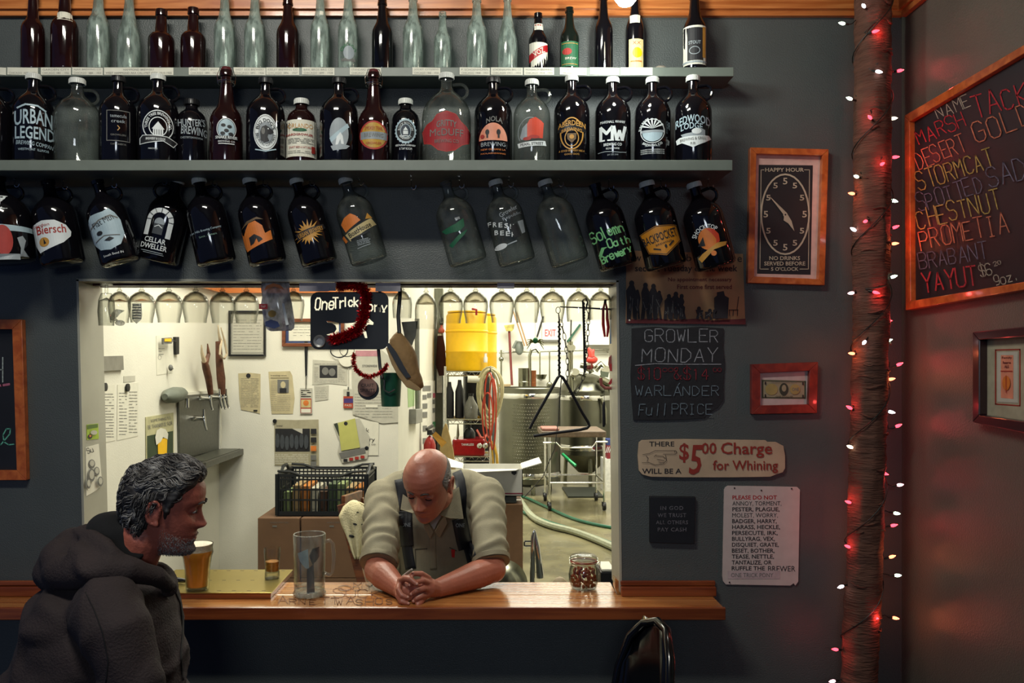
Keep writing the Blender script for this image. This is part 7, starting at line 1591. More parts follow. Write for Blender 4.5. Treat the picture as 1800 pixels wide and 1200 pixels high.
# bucket, red case
c = fz(1072, 856); mb = MB(); R = .075; mb.lathe([(0, 0), (R * .85, 0), (R, .38), (R * 1.06, .38), (R * 1.06, .41), (R * .5, .43), (0, .43)], 24, (c.x, 11.7, 0)); t = thing('white_bucket', 'tall white lidded bucket beside the cart', 'bucket', (c.x + .1, 11.7, 0)); mb.v = [(x + .1, y, z) for x, y, z in mb.v]; mb.build('bucket_body', WHITE, t, smooth=True)
c = P(1074, 0, 12.4); t = thing('stacked_cans', 'red carton with white stripes and blue top by the brewery side', 'carton', (c.x, 12.4, P(0, 802, 12.4).z)); zb = P(0, 802, 12.4).z
mb = MB(); mb.box((c.x - .1, 12.1, zb), (c.x + .3, 12.38, zb + .19)); mb.build('carton_body', mat('maroon_carton', '7c2028', rough=.5), t, bevel=.004)
mb = MB(); mb.box((c.x - .1, 12.1, zb + .191), (c.x + .3, 12.38, zb + .27)); mb.build('blue_top', mat('blue_carton_top', '24346c'), t)
A = Art(fr(12.098), d0=.002); [A.line([(1065 + 3 * k, 795), (1068 + 3 * k, 785)], 1.2, WHI, up=False) for k in range(6)]; A.build('stripe_print', t)
mb = MB(); mb.box((c.x - .15, 12.08, 0), (c.x + .35, 12.42, zb - .002)); simple('low_stand', 'low pale stand carrying the red striped carton', 'stand', mb, WHITE, (c.x + .1, 12.45, 0), smooth=False)
mb = MB(); c = P(1000, 0, 12.2); mb.box((1.14, 11.5, .002), (1.62, 12.4, .02)); simple('rubber_mat', 'dark rubber mat before the second tank', 'mat', mb, mat('dark_mat', '22261e', rough=.5), (c.x, 12.5, 0), smooth=False)
# hoses on the floor
def hose(lab, pts, r, m):
    q = [fz(x, y) + Vector((0, 0, r)) for x, y in pts]
    # smooth curve
    out = []
    for i in range(len(q) - 1):
        p0 = q[max(i - 1, 0)]; p1 = q[i]; p2 = q[i + 1]; p3 = q[min(i + 2, len(q) - 1)]
        for k in range(6):
            t_ = k / 6; out.append(.5 * ((2 * p1) + (p2 - p0) * t_ + (2 * p0 - 5 * p1 + 4 * p2 - p3) * t_ ** 2 + (3 * p1 - p0 - 3 * p2 + p3) * t_ ** 3))
    out.append(q[-1]); mb = MB(); mb.tube(out, r, 8); return simple('floor_hose', lab, 'hose', mb, m, q[0] - Vector((0, 0, r)))
HG = mat('green_hose_rubber', '1c5c44', rough=.4)
hose('green garden hose, the farther of two on the wet floor', [(905, 872), (925, 877), (960, 893), (1005, 913), (1050, 925), (1100, 933), (1150, 938)], .018, HG)
hose('green garden hose running beside the thick pale hose', [(905, 895), (925, 905), (965, 920), (1010, 934), (1050, 948), (1100, 968), (1150, 990)], .018, HG)
hose('thick pale grey hose on the wet floor', [(905, 868), (915, 885), (935, 912), (965, 928), (1010, 940), (1050, 955), (1100, 978), (1150, 1005)], .036, mat('pale_hose_rubber', '9a9f86', rough=.35))
mb = MB(); mb.tube([P(988, 797, 11.9), P(1000, 808, 11.9), P(1012, 818, 11.8)], .02, 8); simple('green_tube', 'bright green tube hanging under the second tank', 'tube', mb, mat('bright_green_tube', '1c9c5c', rough=.4), P(1000, 818, 11.9))
# open white carton on brown boxes
Y0 = 4.2; f4 = fr(Y0)
X0 = P(812, 0, Y0).x; X1 = P(919, 0, Y0).x; zb = P(0, 872, Y0).z; zt2 = P(0, 824, Y0).z
t = thing('open_carton', 'open white carton with raised flaps behind the bald man', 'box', ((X0 + X1) / 2, Y0 + .12, zb)); WC = mat('white_carton', 'dedcd2', rough=.7, var=.05)
D = .22
for lo, hi in (((X0, Y0, zb), (X1, Y0 + .004, zt2)), ((X0, Y0 + D, zb), (X1, Y0 + D + .004, zt2)), ((X0, Y0, zb), (X0 + .004, Y0 + D, zt2)), ((X1 - .004, Y0, zb), (X1, Y0 + D, zt2)), ((X0, Y0, zb), (X1, Y0 + D, zb + .004))):
    mb = MB(); mb.box(lo, hi); mb.build('carton_panel', WC, t)
mb = MB(); mb.add([(X1, Y0, zt2), (X1, Y0 + D, zt2), (X1 + .095, Y0 + D + .01, zt2 + .03), (X1 + .095, Y0 + .01, zt2 + .026)], [(0, 1, 2, 3)]); o = mb.build('flap', WC, t); o.modifiers.new('s', 'SOLIDIFY').thickness = .004
mb = MB(); mb.add([(X0, Y0, zt2), (X0, Y0 + D, zt2), (X0 - .09, Y0 + D, zt2 + .03), (X0 - .09, Y0, zt2 + .01)], [(0, 1, 2, 3)]); o = mb.build('flap', WC, t); o.modifiers.new('s', 'SOLIDIFY').thickness = .004
mb = MB(); mb.add([(X0, Y0, zt2), (X1 - .02, Y0, zt2), (X1 - .04, Y0 - .05, zt2 - .0), (X0, Y0 - .05, zt2 - .012)], [(0, 1, 2, 3)]); o = mb.build('flap', WC, t); o.modifiers.new('s', 'SOLIDIFY').thickness = .004
A = Art(f4, d0=.001); A.poly([(899, 827), (908, 827), (908, 832), (904, 835), (899, 832)], INK); A.rect(820, 866, 919, 868, mat('crimson_stripe', '8c1c3c')); A.build('print', t)
mb = MB(); mb.box((X0 + .03, Y0 + .01, zb - .035), (X1 - .03, Y0 + .22, zb - .001)); simple('grey_tray', 'flat grey tray between the white carton and the brown box', 'tray', mb, mat('grey_tray_plastic', '4c5250'), ((X0 + X1) / 2, Y0 + .11, zb - .035), smooth=False, bevel=.004)
zz = [.004, .38, .76, zb - .037]
for k in range(3): 
    t = cbox('cardboard_box', '%s brown box in the stack under the open white carton' % ('lowest', 'middle', 'topmost')[k], P(835, 0, Y0).x, P(919, 0, Y0).x + .0, Y0 - .01, Y0 + .26, zz[k] + .001, zz[k + 1] - .001, mat('brown_box_board', '7c5c40', rough=.85, var=.08), 'brown boxes under the white carton', flaps=k == 2)
# stainless lid, lever tap, small things behind the counter
mb = MB(); mb.box((P(842, 0, 3.6).x, 3.42, .73), (P(1160, 0, 3.6).x, 3.80, .76)); 
for x in (844, 1150):
    for y in (3.44, 3.76): mb.box((P(x, 0, 3.6).x, y, 0), (P(x, 0, 3.6).x + .03, y + .03, .73))
simple('steel_work_table', 'low steel work table hidden behind the counter at the hatch', 'table', mb, STEELB, (P(950, 0, 3.6).x, 3.6, 0), smooth=False)
c = P(884, 1030, 3.62); R_ = .105
mb = MB(); mb.lathe([(0, .04), (R_ * .3, .037), (R_ * .7, .024), (R_ * .95, .004), (R_, 0), (R_ * .97, -.004), (0, .03)], 40, (c.x, c.y, .765 + R_ * .98), Matrix.Rotation(1.15, 4, 'X')); simple('steel_dome', 'round stainless lid propped on edge behind the bald man', 'lid', mb, STEEL, (c.x, c.y, .765))
t = thing('lever_tap', 'chrome lever-handled tap standing up behind the counter', 'tap', (P(938, 0, 3.55).x, 3.55, .762))
mb = MB(); mb.tube([P(936, 1060, 3.55), P(936, 1010, 3.55), P(936, 945, 3.55), P(938, 934, 3.55), P(940, 931, 3.55)], [.010, .011, .008, .006, .004], 10); mb.tube([P(940, 933, 3.56), P(944, 960, 3.56), P(950, 1015, 3.56)], [.005, .012, .016], 10); mb.build('tap_column', CHROME, t, smooth=True)
mb = MB(); mb.tube([P(922, 951, 3.55), P(936, 951, 3.55)], .004, 8); mb.tube([P(922, 959, 3.55), P(936, 959, 3.55)], .004, 8); mb.tube([P(922, 951, 3.55), P(922, 959, 3.55)], .004, 8); mb.build('side_bracket', CHROME, t, smooth=True)
mb = MB(); mb.lathe([(0, 0), (.03, 0), (.03, .02), (.015, .03), (0, .03)], 20, (P(940, 0, 3.55).x, 3.55, .762)); mb.build('tap_base', CHROME, t, smooth=True)
c = P(1068, 1020, 3.5); mb = MB(); mb.box((c.x - .035, 3.45, .762), (c.x + .03, 3.6, P(0, 1000, 3.5).z)); simple('black_caddy', 'black open caddy holding white napkins behind the clamp jar', 'caddy', mb, BLACK, (c.x, 3.5, .762), smooth=False, bevel=.004)
mb = MB(); mb.box((c.x - .03, 3.452, P(0, 1000, 3.5).z + .001), (c.x + .02, 3.59, P(0, 1000, 3.5).z + .012)); simple('napkin_pile', 'white folded napkins on top of the black caddy', 'napkin', mb, PAPER, (c.x, 3.5, P(0, 1000, 3.5).z + .001), smooth=False, bevel=.003)
c = P(984, 1014, 3.55); mb = MB(); mb.ell((c.x, 3.55, .84), (.045, .03, .077), 14, 8); simple('tan_bread_bag', 'rounded tan bag standing behind the clamp jar', 'bag', mb, mat('tan_bag', '9c8c70'), (c.x, 3.55, .7622))
# glossy black bentwood chair under the counter end
t = thing('bentwood_chair', 'glossy black bentwood chair back arching under the counter end', 'chair', (P(1110, 0, 2.45).x, 2.45, 0)); YC = 2.45; BL = mat('glossy_black_lacquer', '08090c', rough=.16, coat=.2)
mb = MB(); mb.tube([P(1068, 1420, YC), P(1076, 1240, YC), P(1088, 1170, YC), P(1108, 1118, YC), P(1132, 1095, YC - .02), P(1156, 1092, YC - .06), P(1172, 1108, YC - .12), P(1178, 1160, YC - .2), P(1176, 1260, YC - .25), P(1170, 1420, YC - .28)], .013, 12); mb.build('back_hoop', BL, t, smooth=True)
LC = [(1132, 1095, 0), (1108, 1118, 0), (1088, 1170, 0), (1076, 1240, 0), (1070, 1330, 0), (1068, 1420, 0)]; RC = [(1150, 1092, .05), (1172, 1108, .12), (1178, 1160, .2), (1176, 1260, .25), (1173, 1340, .27), (1170, 1420, .28)]
vs = []; nj = 9
for (xa, ya, da), (xb, yb, db) in zip(LC, RC):
    A_, B_ = P(xa, ya, YC - da), P(xb, yb, YC - db)
    for j in range(nj): u = j / (nj - 1); q = A_.lerp(B_, u); vs.append(q + Vector((0, .05 * math.sin(math.pi * u), 0)))
mb = MB(); mb.add(vs, [(i * nj + j, i * nj + j + 1, (i + 1) * nj + j + 1, (i + 1) * nj + j) for i in range(5) for j in range(nj - 1)]); o = mb.build('back_shell', BL, t, smooth=True, angle=180); o.modifiers.new('s', 'SOLIDIFY').thickness = .008
sx = P(1118, 0, YC - .14).x; sz = P(0, 1420, YC).z
mb = MB(); mb.lathe([(0, 0), (.19, 0), (.2, .012), (.19, .028), (0, .03)], 32, (sx - .14, YC - .16, sz - .03)); mb.build('seat', BL, t, smooth=True)
for dx, dy in ((-.12, -.12), (.12, -.12), (-.12, .12), (.12, .12)): mb = MB(); mb.tube([(sx - .14 + dx, YC - .16 + dy, sz - .03), (sx - .14 + dx * 1.35, YC - .16 + dy * 1.35, 0)], .014, 10); mb.build('leg', BL, t, smooth=True)
# ---------------------------------------------------------------- people
def fuse(mb, name, m, parent, voxel=.005, sm=4, disp=None, fac=.5):
    o = mb.build('tmp', m)
    r = o.modifiers.new('r', 'REMESH'); r.mode = 'VOXEL'; r.voxel_size = voxel; r.use_smooth_shade = True
    s_ = o.modifiers.new('s', 'SMOOTH'); s_.iterations = sm; s_.factor = fac
    bpy.context.view_layer.update(); dg = bpy.context.evaluated_depsgraph_get(); me = bpy.data.meshes.new_from_object(o.evaluated_get(dg)); bpy.data.objects.remove(o)
    n = len(me.vertices); co = np.empty(n * 3); me.vertices.foreach_get('co', co); co = co.reshape(-1, 3)
    if disp:
        no = np.empty(n * 3); me.vertices.foreach_get('normal', no); no = no.reshape(-1, 3)
        d = np.array([disp(Vector(c), Vector(k)) for c, k in zip(co, no)]); co = co + no * d[:, None]
    world = co.copy()
    inv = np.array(wm(parent).inverted()); loc = co @ inv[:3, :3].T + inv[:3, 3]
    me.vertices.foreach_set('co', loc.ravel()); me.polygons.foreach_set('use_smooth', [True] * len(me.polygons)); me.update(); me.name = name
    me.materials.clear(); me.materials.append(m)
    ob = bpy.data.objects.new(name, me); COL.objects.link(ob); ob.parent = parent
    bvh = BVHTree.FromPolygons([Vector(v) for v in world], [tuple(p.vertices) for p in me.polygons])
    return ob, bvh
HZ = [-.120, -.112, -.098, -.078, -.052, -.03, -.01, .01, .03, .05, .07, .09, .104, .114, .120]
HF = [.045, .074, .084, .084, .086, .084, .084, .086, .092, .095, .091, .078, .060, .038, .0]
HB = [.01, .0, -.015, -.045, -.075, -.088, -.095, -.099, -.101, -.100, -.094, -.080, -.060, -.038, -.0]
HW = [.012, .030, .045, .054, .061, .066, .070, .073, .075, .075, .070, .059, .045, .029, .0]
def g(x, s): return math.exp(-x * x / (2 * s * s))
def head_pt(a, z, nose=1., fat=0.):
    """a: azimuth, 0 = straight ahead, pi/2 = +x"""
    Fz, Bz, Wz = np.interp(z, HZ, HF), np.interp(z, HZ, HB), np.interp(z, HZ, HW)
    Wz *= 1 + fat * g(z + .05, .04)
    c, s = math.cos(a), math.sin(a); e = .92
    x = Wz * math.copysign(abs(s) ** e, s); y = (Fz if c > 0 else -Bz) * math.copysign(abs(c) ** e, c)
    if c > 0:
        # nose
        nz = np.interp(z, [-.050, -.042, -.036, -.028, -.015, .0, .014, .026], [0, .004, .020, .028, .020, .011, .004, 0]) * nose
        y += nz * g(x, .0085 + .004 * g(z + .032, .01)); y += .010 * nose * g(z + .034, .006) * g(abs(x) - .013, .006)
        y -= .012 * g(abs(x) - .031, .013) * g(z - .006, .012)
        y += .006 * g(abs(x) - .030, .020) * g(z - .026, .008)
        y += .005 * g(abs(x) - .040, .014) * g(z + .026, .014)
        y += (.0065 * g(z + .058, .004) + .0065 * g(z + .069, .005) - .006 * g(z + .0635, .0022)) * g(x, .020)
        y -= .004 * g(z + .080, .006) * g(x, .02); y += .007 * g(z + .100, .012) * g(x, .018); y -= .003 * g(z + .050, .004) * g(x, .004)
    return Vector((x, y, z))
def head_mesh(mb, M, nose=1., fat=0.):
    na = 112; zs = []
    for i in range(90): t = i / 89; zs.append(-.120 + .240 * (.5 - .5 * math.cos(math.pi * t)) * .5 + .240 * t * .5)
    vs = [M @ Vector((0, .02, -.1215))]; n = 1
    for z in zs[1:-1]: vs += [M @ head_pt(math.tau * k / na, z, nose, fat) for k in range(na)]
    vs.append(M @ Vector((0, 0, .1205))); R = len(zs) - 2; fs = []
    for k in range(na): fs.append((0, 1 + (k + 1) % na, 1 + k)); fs.append((len(vs) - 1, 1 + (R - 1) * na + k, 1 + (R - 1) * na + (k + 1) % na))
    for i in range(R - 1):
        for k in range(na): a = 1 + i * na + k; b = 1 + i * na + (k + 1) % na; fs.append((a, b, b + na, a + na))
    mb.add(vs, fs)
    for s_ in (-1, 1):   # ears
        R3 = M.to_3x3(); base = Vector((s_ * .072, -.008, -.004))
        pts = []
        for k in range(13):
            a = math.radians(-120 + 300 * k / 12); pts.append(M @ (base + Vector((s_ * (.010 + .006 * math.sin(a)), -.006 - .016 * math.cos(a) * -1 * -1, .030 * math.sin(a) + .002))))
        mb.tube(pts, [.004, .005, .0055, .0055, .005, .0045, .004], 8)
        mb.ell(M @ (base + Vector((s_ * .005, 0, 0))), (.007, .013, .024), 12, 8, R3)
        mb.ell(M @ (base + Vector((s_ * .007, .004, -.026))), (.005, .008, .009), 10, 7, R3)
def patch(M, region, off, lump, name, m, parent, nose=1., na=96, nz=70, z0=-.115):
    """shell over the head grid where region(a, z) holds"""
    vs = []; ok = []; fs = []
    zs = [z0 + (.1195 - z0) * (i / nz) for i in range(nz + 1)]
    for i, z in enumerate(zs):
        for k in range(na):
            a = math.tau * k / na - math.pi; p = head_pt(a, z, nose); c = Vector((p.x, p.y, p.z - .0)); n = Vector((p.x / .006, p.y / .009, (p.z - .01) / .012)).normalized()
            r = region(a, z); ok.append(r > 0); h = off * min(1, max(r, 0) * 3) + lump(a, z) * min(1, max(r, 0) * 3)
            vs.append(M @ (p + n * (h if r > 0 else -.002)))
    for i in range(nz):
        for k in range(na):
            q = (i * na + k, i * na + (k + 1) % na, (i + 1) * na + (k + 1) % na, (i + 1) * na + k)
            if sum(ok[j] for j in q) >= 1: fs.append(q)
    top = len(vs); 
    if region(0, .1195) > 0 or region(math.pi, .1195) > 0:
        vs.append(M @ Vector((0, -.0, .120 + off)))
        for k in range(na): fs.append((nz * na + k, nz * na + (k + 1) % na, top))
    mb = MB(); mb.add(vs, fs); return mb.build(name, m, parent, smooth=True, angle=180)
SKIN = mat('ruddy_skin', 'a4624e', rough=.42, var=.12, scale=14, bump=.12, bscale=120)
SKIN2 = mat('weathered_skin', 'a85e4e', rough=.45, var=.14, scale=14, bump=.15, bscale=120)
HAIRG = mat('grey_hair', '625f5c', rough=.6, var=.4, scale=80); HAIRD = mat('dark_hair', '322f2e', rough=.55, var=.4, scale=60); HAIRL = mat('light_grey_hair', '8e8c8a', rough=.5, var=.2)
EYEW = mat('eye_white', 'c8c0b4', rough=.2); IRIS = mat('dark_iris', '1c1410', rough=.1)
def finger(mb, pts, r=(.0088, .0092, .0082, .0078, .0062)):
    r = [x * 1.12 for x in r]
    q = [Vector(p) for p in pts]; out = []
    for a, b in zip(q, q[1:]): out += [a, a.lerp(b, .5)]
    out.append(q[-1]); mb.tube(out, list(r), 10); mb.ell(q[-1], .0066, 10, 7)
    for p, rr_ in zip(q[:-1], np.linspace(r[0], r[-2], len(q) - 1)): mb.ell(p, rr_ * 1.04, 10, 7)
# ---- the bald man leaning on the counter
t = thing('person', 'balding person in khaki work shirt and dark suspenders leaning over the counter, hands clasped', 'person', (P(765, 0, 3.5).x, 3.55, 0))
Hc = P(752, 850, 3.10); M = Matrix.Translation(Hc) @ Matrix.Rotation(math.radians(180 - 19), 4, 'Z') @ Matrix.Rotation(math.radians(-30), 4, 'X') @ Matrix.Rotation(math.radians(-4), 4, 'Y') @ Matrix.Scale(1.06, 4)
mb = MB(); head_mesh(mb, M, 1.05, .04)
neck = P(772, 868, 3.30)
mb.tube([M @ Vector((0, -.02, -.05)), M @ Vector((0, -.04, -.09)), neck, P(770, 900, 3.42)], [.052, .058, .064, .06], 18)
for s_ in (-1, 1): mb.ell(M @ Vector((s_ * .031, .0725, .0065)), (.0140, .0140, .0110), 14, 10, M.to_3x3())
E1, W1, E2, W2 = P(664, 1002, 3.10), P(704, 1036, 2.955), P(866, 1000, 3.12), P(766, 1035, 2.96)
S1, S2 = P(672, 872, 3.38), P(856, 868, 3.38)
for E, W, S_ in ((E1, W1, S1), (E2, W2, S2)):
    mb.tube([E, E.lerp(W, .3), E.lerp(W, .65), W], [.048, .050, .040, .031], 16); mb.ell(E, .050, 14, 10); mb.tube([S_, E], [.05, .046], 12)
# hands
def PP(l): return [P(*q) for q in l]
mb.tube([W1, P(712, 1042, 2.925), P(716, 1044, 2.905)], [.030, .034, .024], 14); mb.ell(P(712, 1040, 2.925), (.026, .026, .034), 12, 9)
mb.tube([W2, P(752, 1032, 2.93), P(746, 1030, 2.915)], [.030, .034, .026], 14); mb.ell(P(752, 1032, 2.925), (.024, .026, .036), 12, 9)
finger(mb, PP([(754, 1016, 2.925), (741, 1008, 2.900), (727, 1008, 2.888), (718, 1013, 2.895)]))
finger(mb, PP([(758, 1026, 2.92), (744, 1020, 2.892), (729, 1023, 2.878), (719, 1029, 2.886)]))
finger(mb, PP([(758, 1037, 2.92), (745, 1034, 2.89), (731, 1039, 2.876), (722, 1045, 2.884)]))
finger(mb, PP([(754, 1046, 2.92), (743, 1047, 2.89), (732, 1052, 2.878), (726, 1057, 2.884)]), (.008, .008, .0072, .007, .0056))
finger(mb, PP([(702, 1024, 2.915), (700, 1036, 2.888), (706, 1046, 2.874), (716, 1050, 2.872)]))
finger(mb, PP([(700, 1034, 2.915), (699, 1047, 2.888), (706, 1057, 2.874), (717, 1060, 2.872)]))
finger(mb, PP([(702, 1045, 2.92), (703, 1057, 2.892), (711, 1065, 2.880), (721, 1066, 2.878)]), (.008, .008, .0072, .007, .0056))
finger(mb, PP([(704, 1020, 2.92), (712, 1016, 2.895), (722, 1018, 2.876), (733, 1027, 2.866)]), (.011, .0105, .010, .009, .0075))
finger(mb, PP([(748, 1046, 2.93), (742, 1054, 2.90), (738, 1060, 2.885), (733, 1064, 2.876)]), (.0105, .010, .0095, .0085, .007))
mb.ell(P(731, 1040, 2.918), (.030, .022, .036), 14, 10)
body, bB = fuse(mb, 'body', SKIN, t, .0034, 2)
NAIL = mat('nail', 'd09a88', rough=.3)
mb = MB()
for x, y, Y in ((718, 1012, 2.887), (733, 1026, 2.857), (720, 1028, 2.878), (723, 1044, 2.876), (727, 1056, 2.876), (717, 1049, 2.865), (718, 1060, 2.865)): mb.ell(P(x, y, Y), (.0042, .0016, .0048), 8, 6)
mb.build('fingernail', NAIL, t, smooth=True)
# brows, lids line, hair fringe
def browline(M, s_, pts, r, m, name='eyebrow'):
    mb = MB(); q = [M @ (head_pt(math.atan2(s_ * x, .085), z) + Vector((0, .003, 0))) for x, z in pts]; mb.tube(q, r, 8, flat=.7); mb.build(name, m, t, smooth=True)
for s_ in (-1, 1): browline(M, s_, [(.012, .026), (.024, .031), (.036, .031), (.048, .026)], [.003, .0048, .004, .002], HAIRD)
for s_ in (-1, 1):
    mb = MB(); c0 = M @ Vector((s_ * .031, .0800, -.001)); mb.ell(c0, (.0118, .0060, .0035), 12, 8, M.to_3x3()); mb.build('eye', IRIS, t, smooth=True)
def reg_fringe(a, z):
    A_ = abs(math.degrees(a)); 
    if A_ < 68: return 0
    top = np.interp(A_, [68, 90, 120, 180], [.045, .062, .070, .062]); bot = np.interp(A_, [68, 84, 92, 110, 180], [.030, -.020, .032, -.05, -.085])
    return min((top - z) / .02, (z - bot) / .012, (A_ - 68) / 8) if bot < z < top else 0
patch(M, reg_fringe, .004, lambda a, z: .0015 * noise.noise(Vector((a * 14, z * 220, 0))), 'hair', HAIRG, t)
rd = random.Random(31); mb = MB()
for k in range(1500):
    a = rd.uniform(-math.pi, math.pi); z = rd.uniform(-.08, .07)
    if reg_fringe(a, z) <= 0: continue
    p = head_pt(a, z); n = Vector((p.x, p.y, .02)).normalized(); tg = Vector((-p.y, p.x, 0)).normalized() * (1 if a > 0 else -1); q = [M @ (p + n * .003), M @ (p + n * .0065 + tg * .007 * -1 + Vector((0, 0, -.004))), M @ (p + n * .006 - tg * .014 + Vector((0, 0, -.009)))]
    mb.mi = k % 2; mb.tube(q, [.0007, .0006, .0002], 3)
mb.build('hair_strands', [HAIRG, HAIRL], t)
# shirt
KH = mat('khaki_shirt', '88826c', rough=.85, var=.08, scale=20, bump=.25, bscale=350)
mb = MB()
mb.ell(P(764, 915, 3.44), (.185, .125, .17), 24, 16); mb.tube([P(672, 874, 3.39), P(700, 862, 3.42), P(764, 858, 3.44), P(826, 860, 3.42), P(856, 870, 3.39)], [.066, .078, .085, .078, .066], 16)
mb.tube([P(764, 930, 3.45), P(765, 1000, 3.46), P(766, 1090, 3.56), P(766, 1130, 3.58)], [.165, .17, .165, .15], 24, flat=.8)
C1, C2 = P(668, 975, 3.15), P(862, 972, 3.16)
for S_, E, C in ((S1, E1, C1), (S2, E2, C2)):
    mb.ell(S_, .068, 16, 12); mb.tube([S_, S_.lerp(C, .35), S_.lerp(C, .75), C, C.lerp(E, .55)], [.072, .071, .066, .068, .064], 18)
mb.tube([neck + Vector((0, .02, -.03)), neck + Vector((0, -.01, .015))], [.085, .075], 20)
def folds(c, n):
    d = .0035 * noise.noise(c * 9) 
    for S_, C in ((S1, C1), (S2, C2)):
        ax = (C - S_); L = ax.length; ax.normalize(); r = c - S_; u = r.dot(ax); rad = (r - ax * u).length
        if rad < .11 and u > -.02: d += .0065 * math.sin(u * 95 + 3.2 * noise.noise(c * 12) + (c.x - S_.x) * 30) * min(1, (u + .02) / .12) * (.5 + .5 * noise.noise(c * 7 + Vector((3, 1, 2))))
    if abs(c.x - P(765, 0, 3.4).x) < .14: d += .005 * math.sin(c.x * 60 + c.z * 18 + 4 * noise.noise(c * 6)) * .6
    return d
shirt, bS = fuse(mb, 'shirt', KH, t, .0065, 6, folds)
# turned-up cuffs
for C, E in ((C1, E1), (C2, E2)):
    ax = (E - C).normalized(); c0 = C.lerp(E, .28); c1 = C.lerp(E, .62)
    mb = MB(); mb.tube([c0, c0.lerp(c1, .15), c0.lerp(c1, .85), c1, c1 - ax * .004], [.066, .0715, .0695, .067, .055], 28)
    mb.v = [tuple(Vector(v) + Vector(noise.noise_vector(Vector(v) * 18)) * .005) for v in mb.v]; mb.build('rolled_cuff', KH, t, smooth=True, angle=60)
def ribbon(bvh, pts, w, off, name, m, parent, th=.002, n=26):
    """strap laid on a surface: samples a drawn path (photograph px) and drops it on the body"""
    eye = Vector((0, 0, CH)); rows = []
    pl = [Vector((x, y, 0)) for x, y in pts]; T = [0]
    for a, b in zip(pl, pl[1:]): T.append(T[-1] + (b - a).length)
    for k in range(n + 1):
        u = T[-1] * k / n; x = np.interp(u, T, [p.x for p in pl]); y = np.interp(u, T, [p.y for p in pl]); x2 = np.interp(min(u + 2, T[-1]), T, [p.x for p in pl]); y2 = np.interp(min(u + 2, T[-1]), T, [p.y for p in pl])
        if u + 2 > T[-1]: x2, y2 = 2 * x - np.interp(u - 2, T, [p.x for p in pl]), 2 * y - np.interp(u - 2, T, [p.y for p in pl])
        d = Vector((x2 - x, y2 - y, 0)); d = d.normalized() if d.length else Vector((0, 1, 0)); nrm = Vector((-d.y, d.x, 0)); row = []
        for j in (-1, -.33, .33, 1):
            ww_ = w(k / n) if callable(w) else w
            px, py = x + nrm.x * ww_ / 2 * j, y + nrm.y * ww_ / 2 * j; dr = (P(px, py, 3.) - eye).normalized(); h = bvh.ray_cast(eye + dr * .8, dr)
            row.append(h[0] - dr * off if h[0] is not None else None)
        if all(q is not None for q in row): rows.append(row)
    if len(rows) < 2: return None
    vs = [q for r in rows for q in r]; fs = [(i * 4 + j, i * 4 + j + 1, i * 4 + j + 5, i * 4 + j + 4) for i in range(len(rows) - 1) for j in range(3)]
    mb = MB(); mb.add(vs, fs); o = mb.build(name, m, parent, smooth=True, angle=180); sd = o.modifiers.new('s', 'SOLIDIFY'); sd.thickness = th; sd.offset = 0; return o
STRAP = mat('navy_strap', '10141c', rough=.7, var=.2)
ribbon(bS, [(800, 822), (808, 840), (812, 865), (810, 900), (818, 940), (830, 985), (832, 1000)], 17, .004, 'suspender_strap', STRAP, t, .003)
ribbon(bS, [(702, 842), (708, 870), (713, 900), (714, 930), (716, 965), (722, 1000)], 18, .004, 'suspender_strap', STRAP, t, .003)
ribbon(bS, [(806, 912), (814, 950), (818, 965)], 24, .007, 'strap_patch', mat('black_webbing', '15171a', rough=.6), t, .003); ribbon(bS, [(713, 898), (714, 930), (716, 960)], 22, .007, 'strap_patch', mat('black_webbing', '15171a', rough=.6), t, .003)
# lettering on the straps, placket, pocket stitching
def art_on(bvh, A_, name, parent, off=.009):
    eye = Vector((0, 0, CH))
    def f(x, y, d):
        dr = (P(x, y, 3.) - eye).normalized(); h = bvh.ray_cast(eye + dr * .8, dr); return (h[0] if h[0] is not None else P(x, y, 3.3)) - dr * (off + d)
    A_.fn = f; return A_.build(name, parent)
A = Art(); A.text('ONE', 714, 922, 16, 7, GREYI, bold=.01); A.text('ONE', 809, 923, 16, 7, GREYI, bold=.01); art_on(bS, A, 'strap_lettering', t, .012)
KD = mat('khaki_seam', '4c4a3c', rough=.9)
ribbon(bS, [(761, 925), (760, 960), (762, 1000)], 12, .002, 'placket', KH, t, .004)
for pts in ([(730, 965), (751, 964)], [(730, 965), (731, 998)], [(790, 962), (803, 968)]): ribbon(bS, pts, 1.6, .002, 'pocket_seam', KD, t, .001, 8)
A = Art(); A.poly([(793, 965), (800, 966), (799, 980), (794, 979)], RED); art_on(bS, A, 'pocket_emblem', t, .004)
# collar flaps and undershirt
def flap(pts, name, m, th=.004):
    mb = MB(); mb.add([P(*q) for q in pts], [tuple(range(len(pts)))]); o = mb.build(name, m, t); s_ = o.modifiers.new('s', 'SOLIDIFY'); s_.thickness = th; return o
flap([(780, 868, 3.235), (806, 856, 3.27), (814, 912, 3.235), (790, 911, 3.20), (772, 905, 3.18)], 'collar_flap', KH)
flap([(708, 868, 3.22), (704, 895, 3.20), (724, 901, 3.17), (745, 908, 3.17), (738, 890, 3.19)], 'collar_flap', KH)
mb = MB(); mb.prism([(747, 908), (779, 902), (768, 920), (763, 931), (755, 918)], fr(3.24), 0, -.05); mb.build('undershirt', mat('white_cotton', 'b0aca4', rough=.9), t)
flap([(762, 934, 3.225), (752, 915, 3.215), (744, 905, 3.2), (746, 925, 3.225), (756, 946, 3.25)], 'lapel', KH); flap([(764, 934, 3.225), (774, 916, 3.215), (782, 904, 3.2), (786, 918, 3.22), (772, 944, 3.25)], 'lapel', KH)
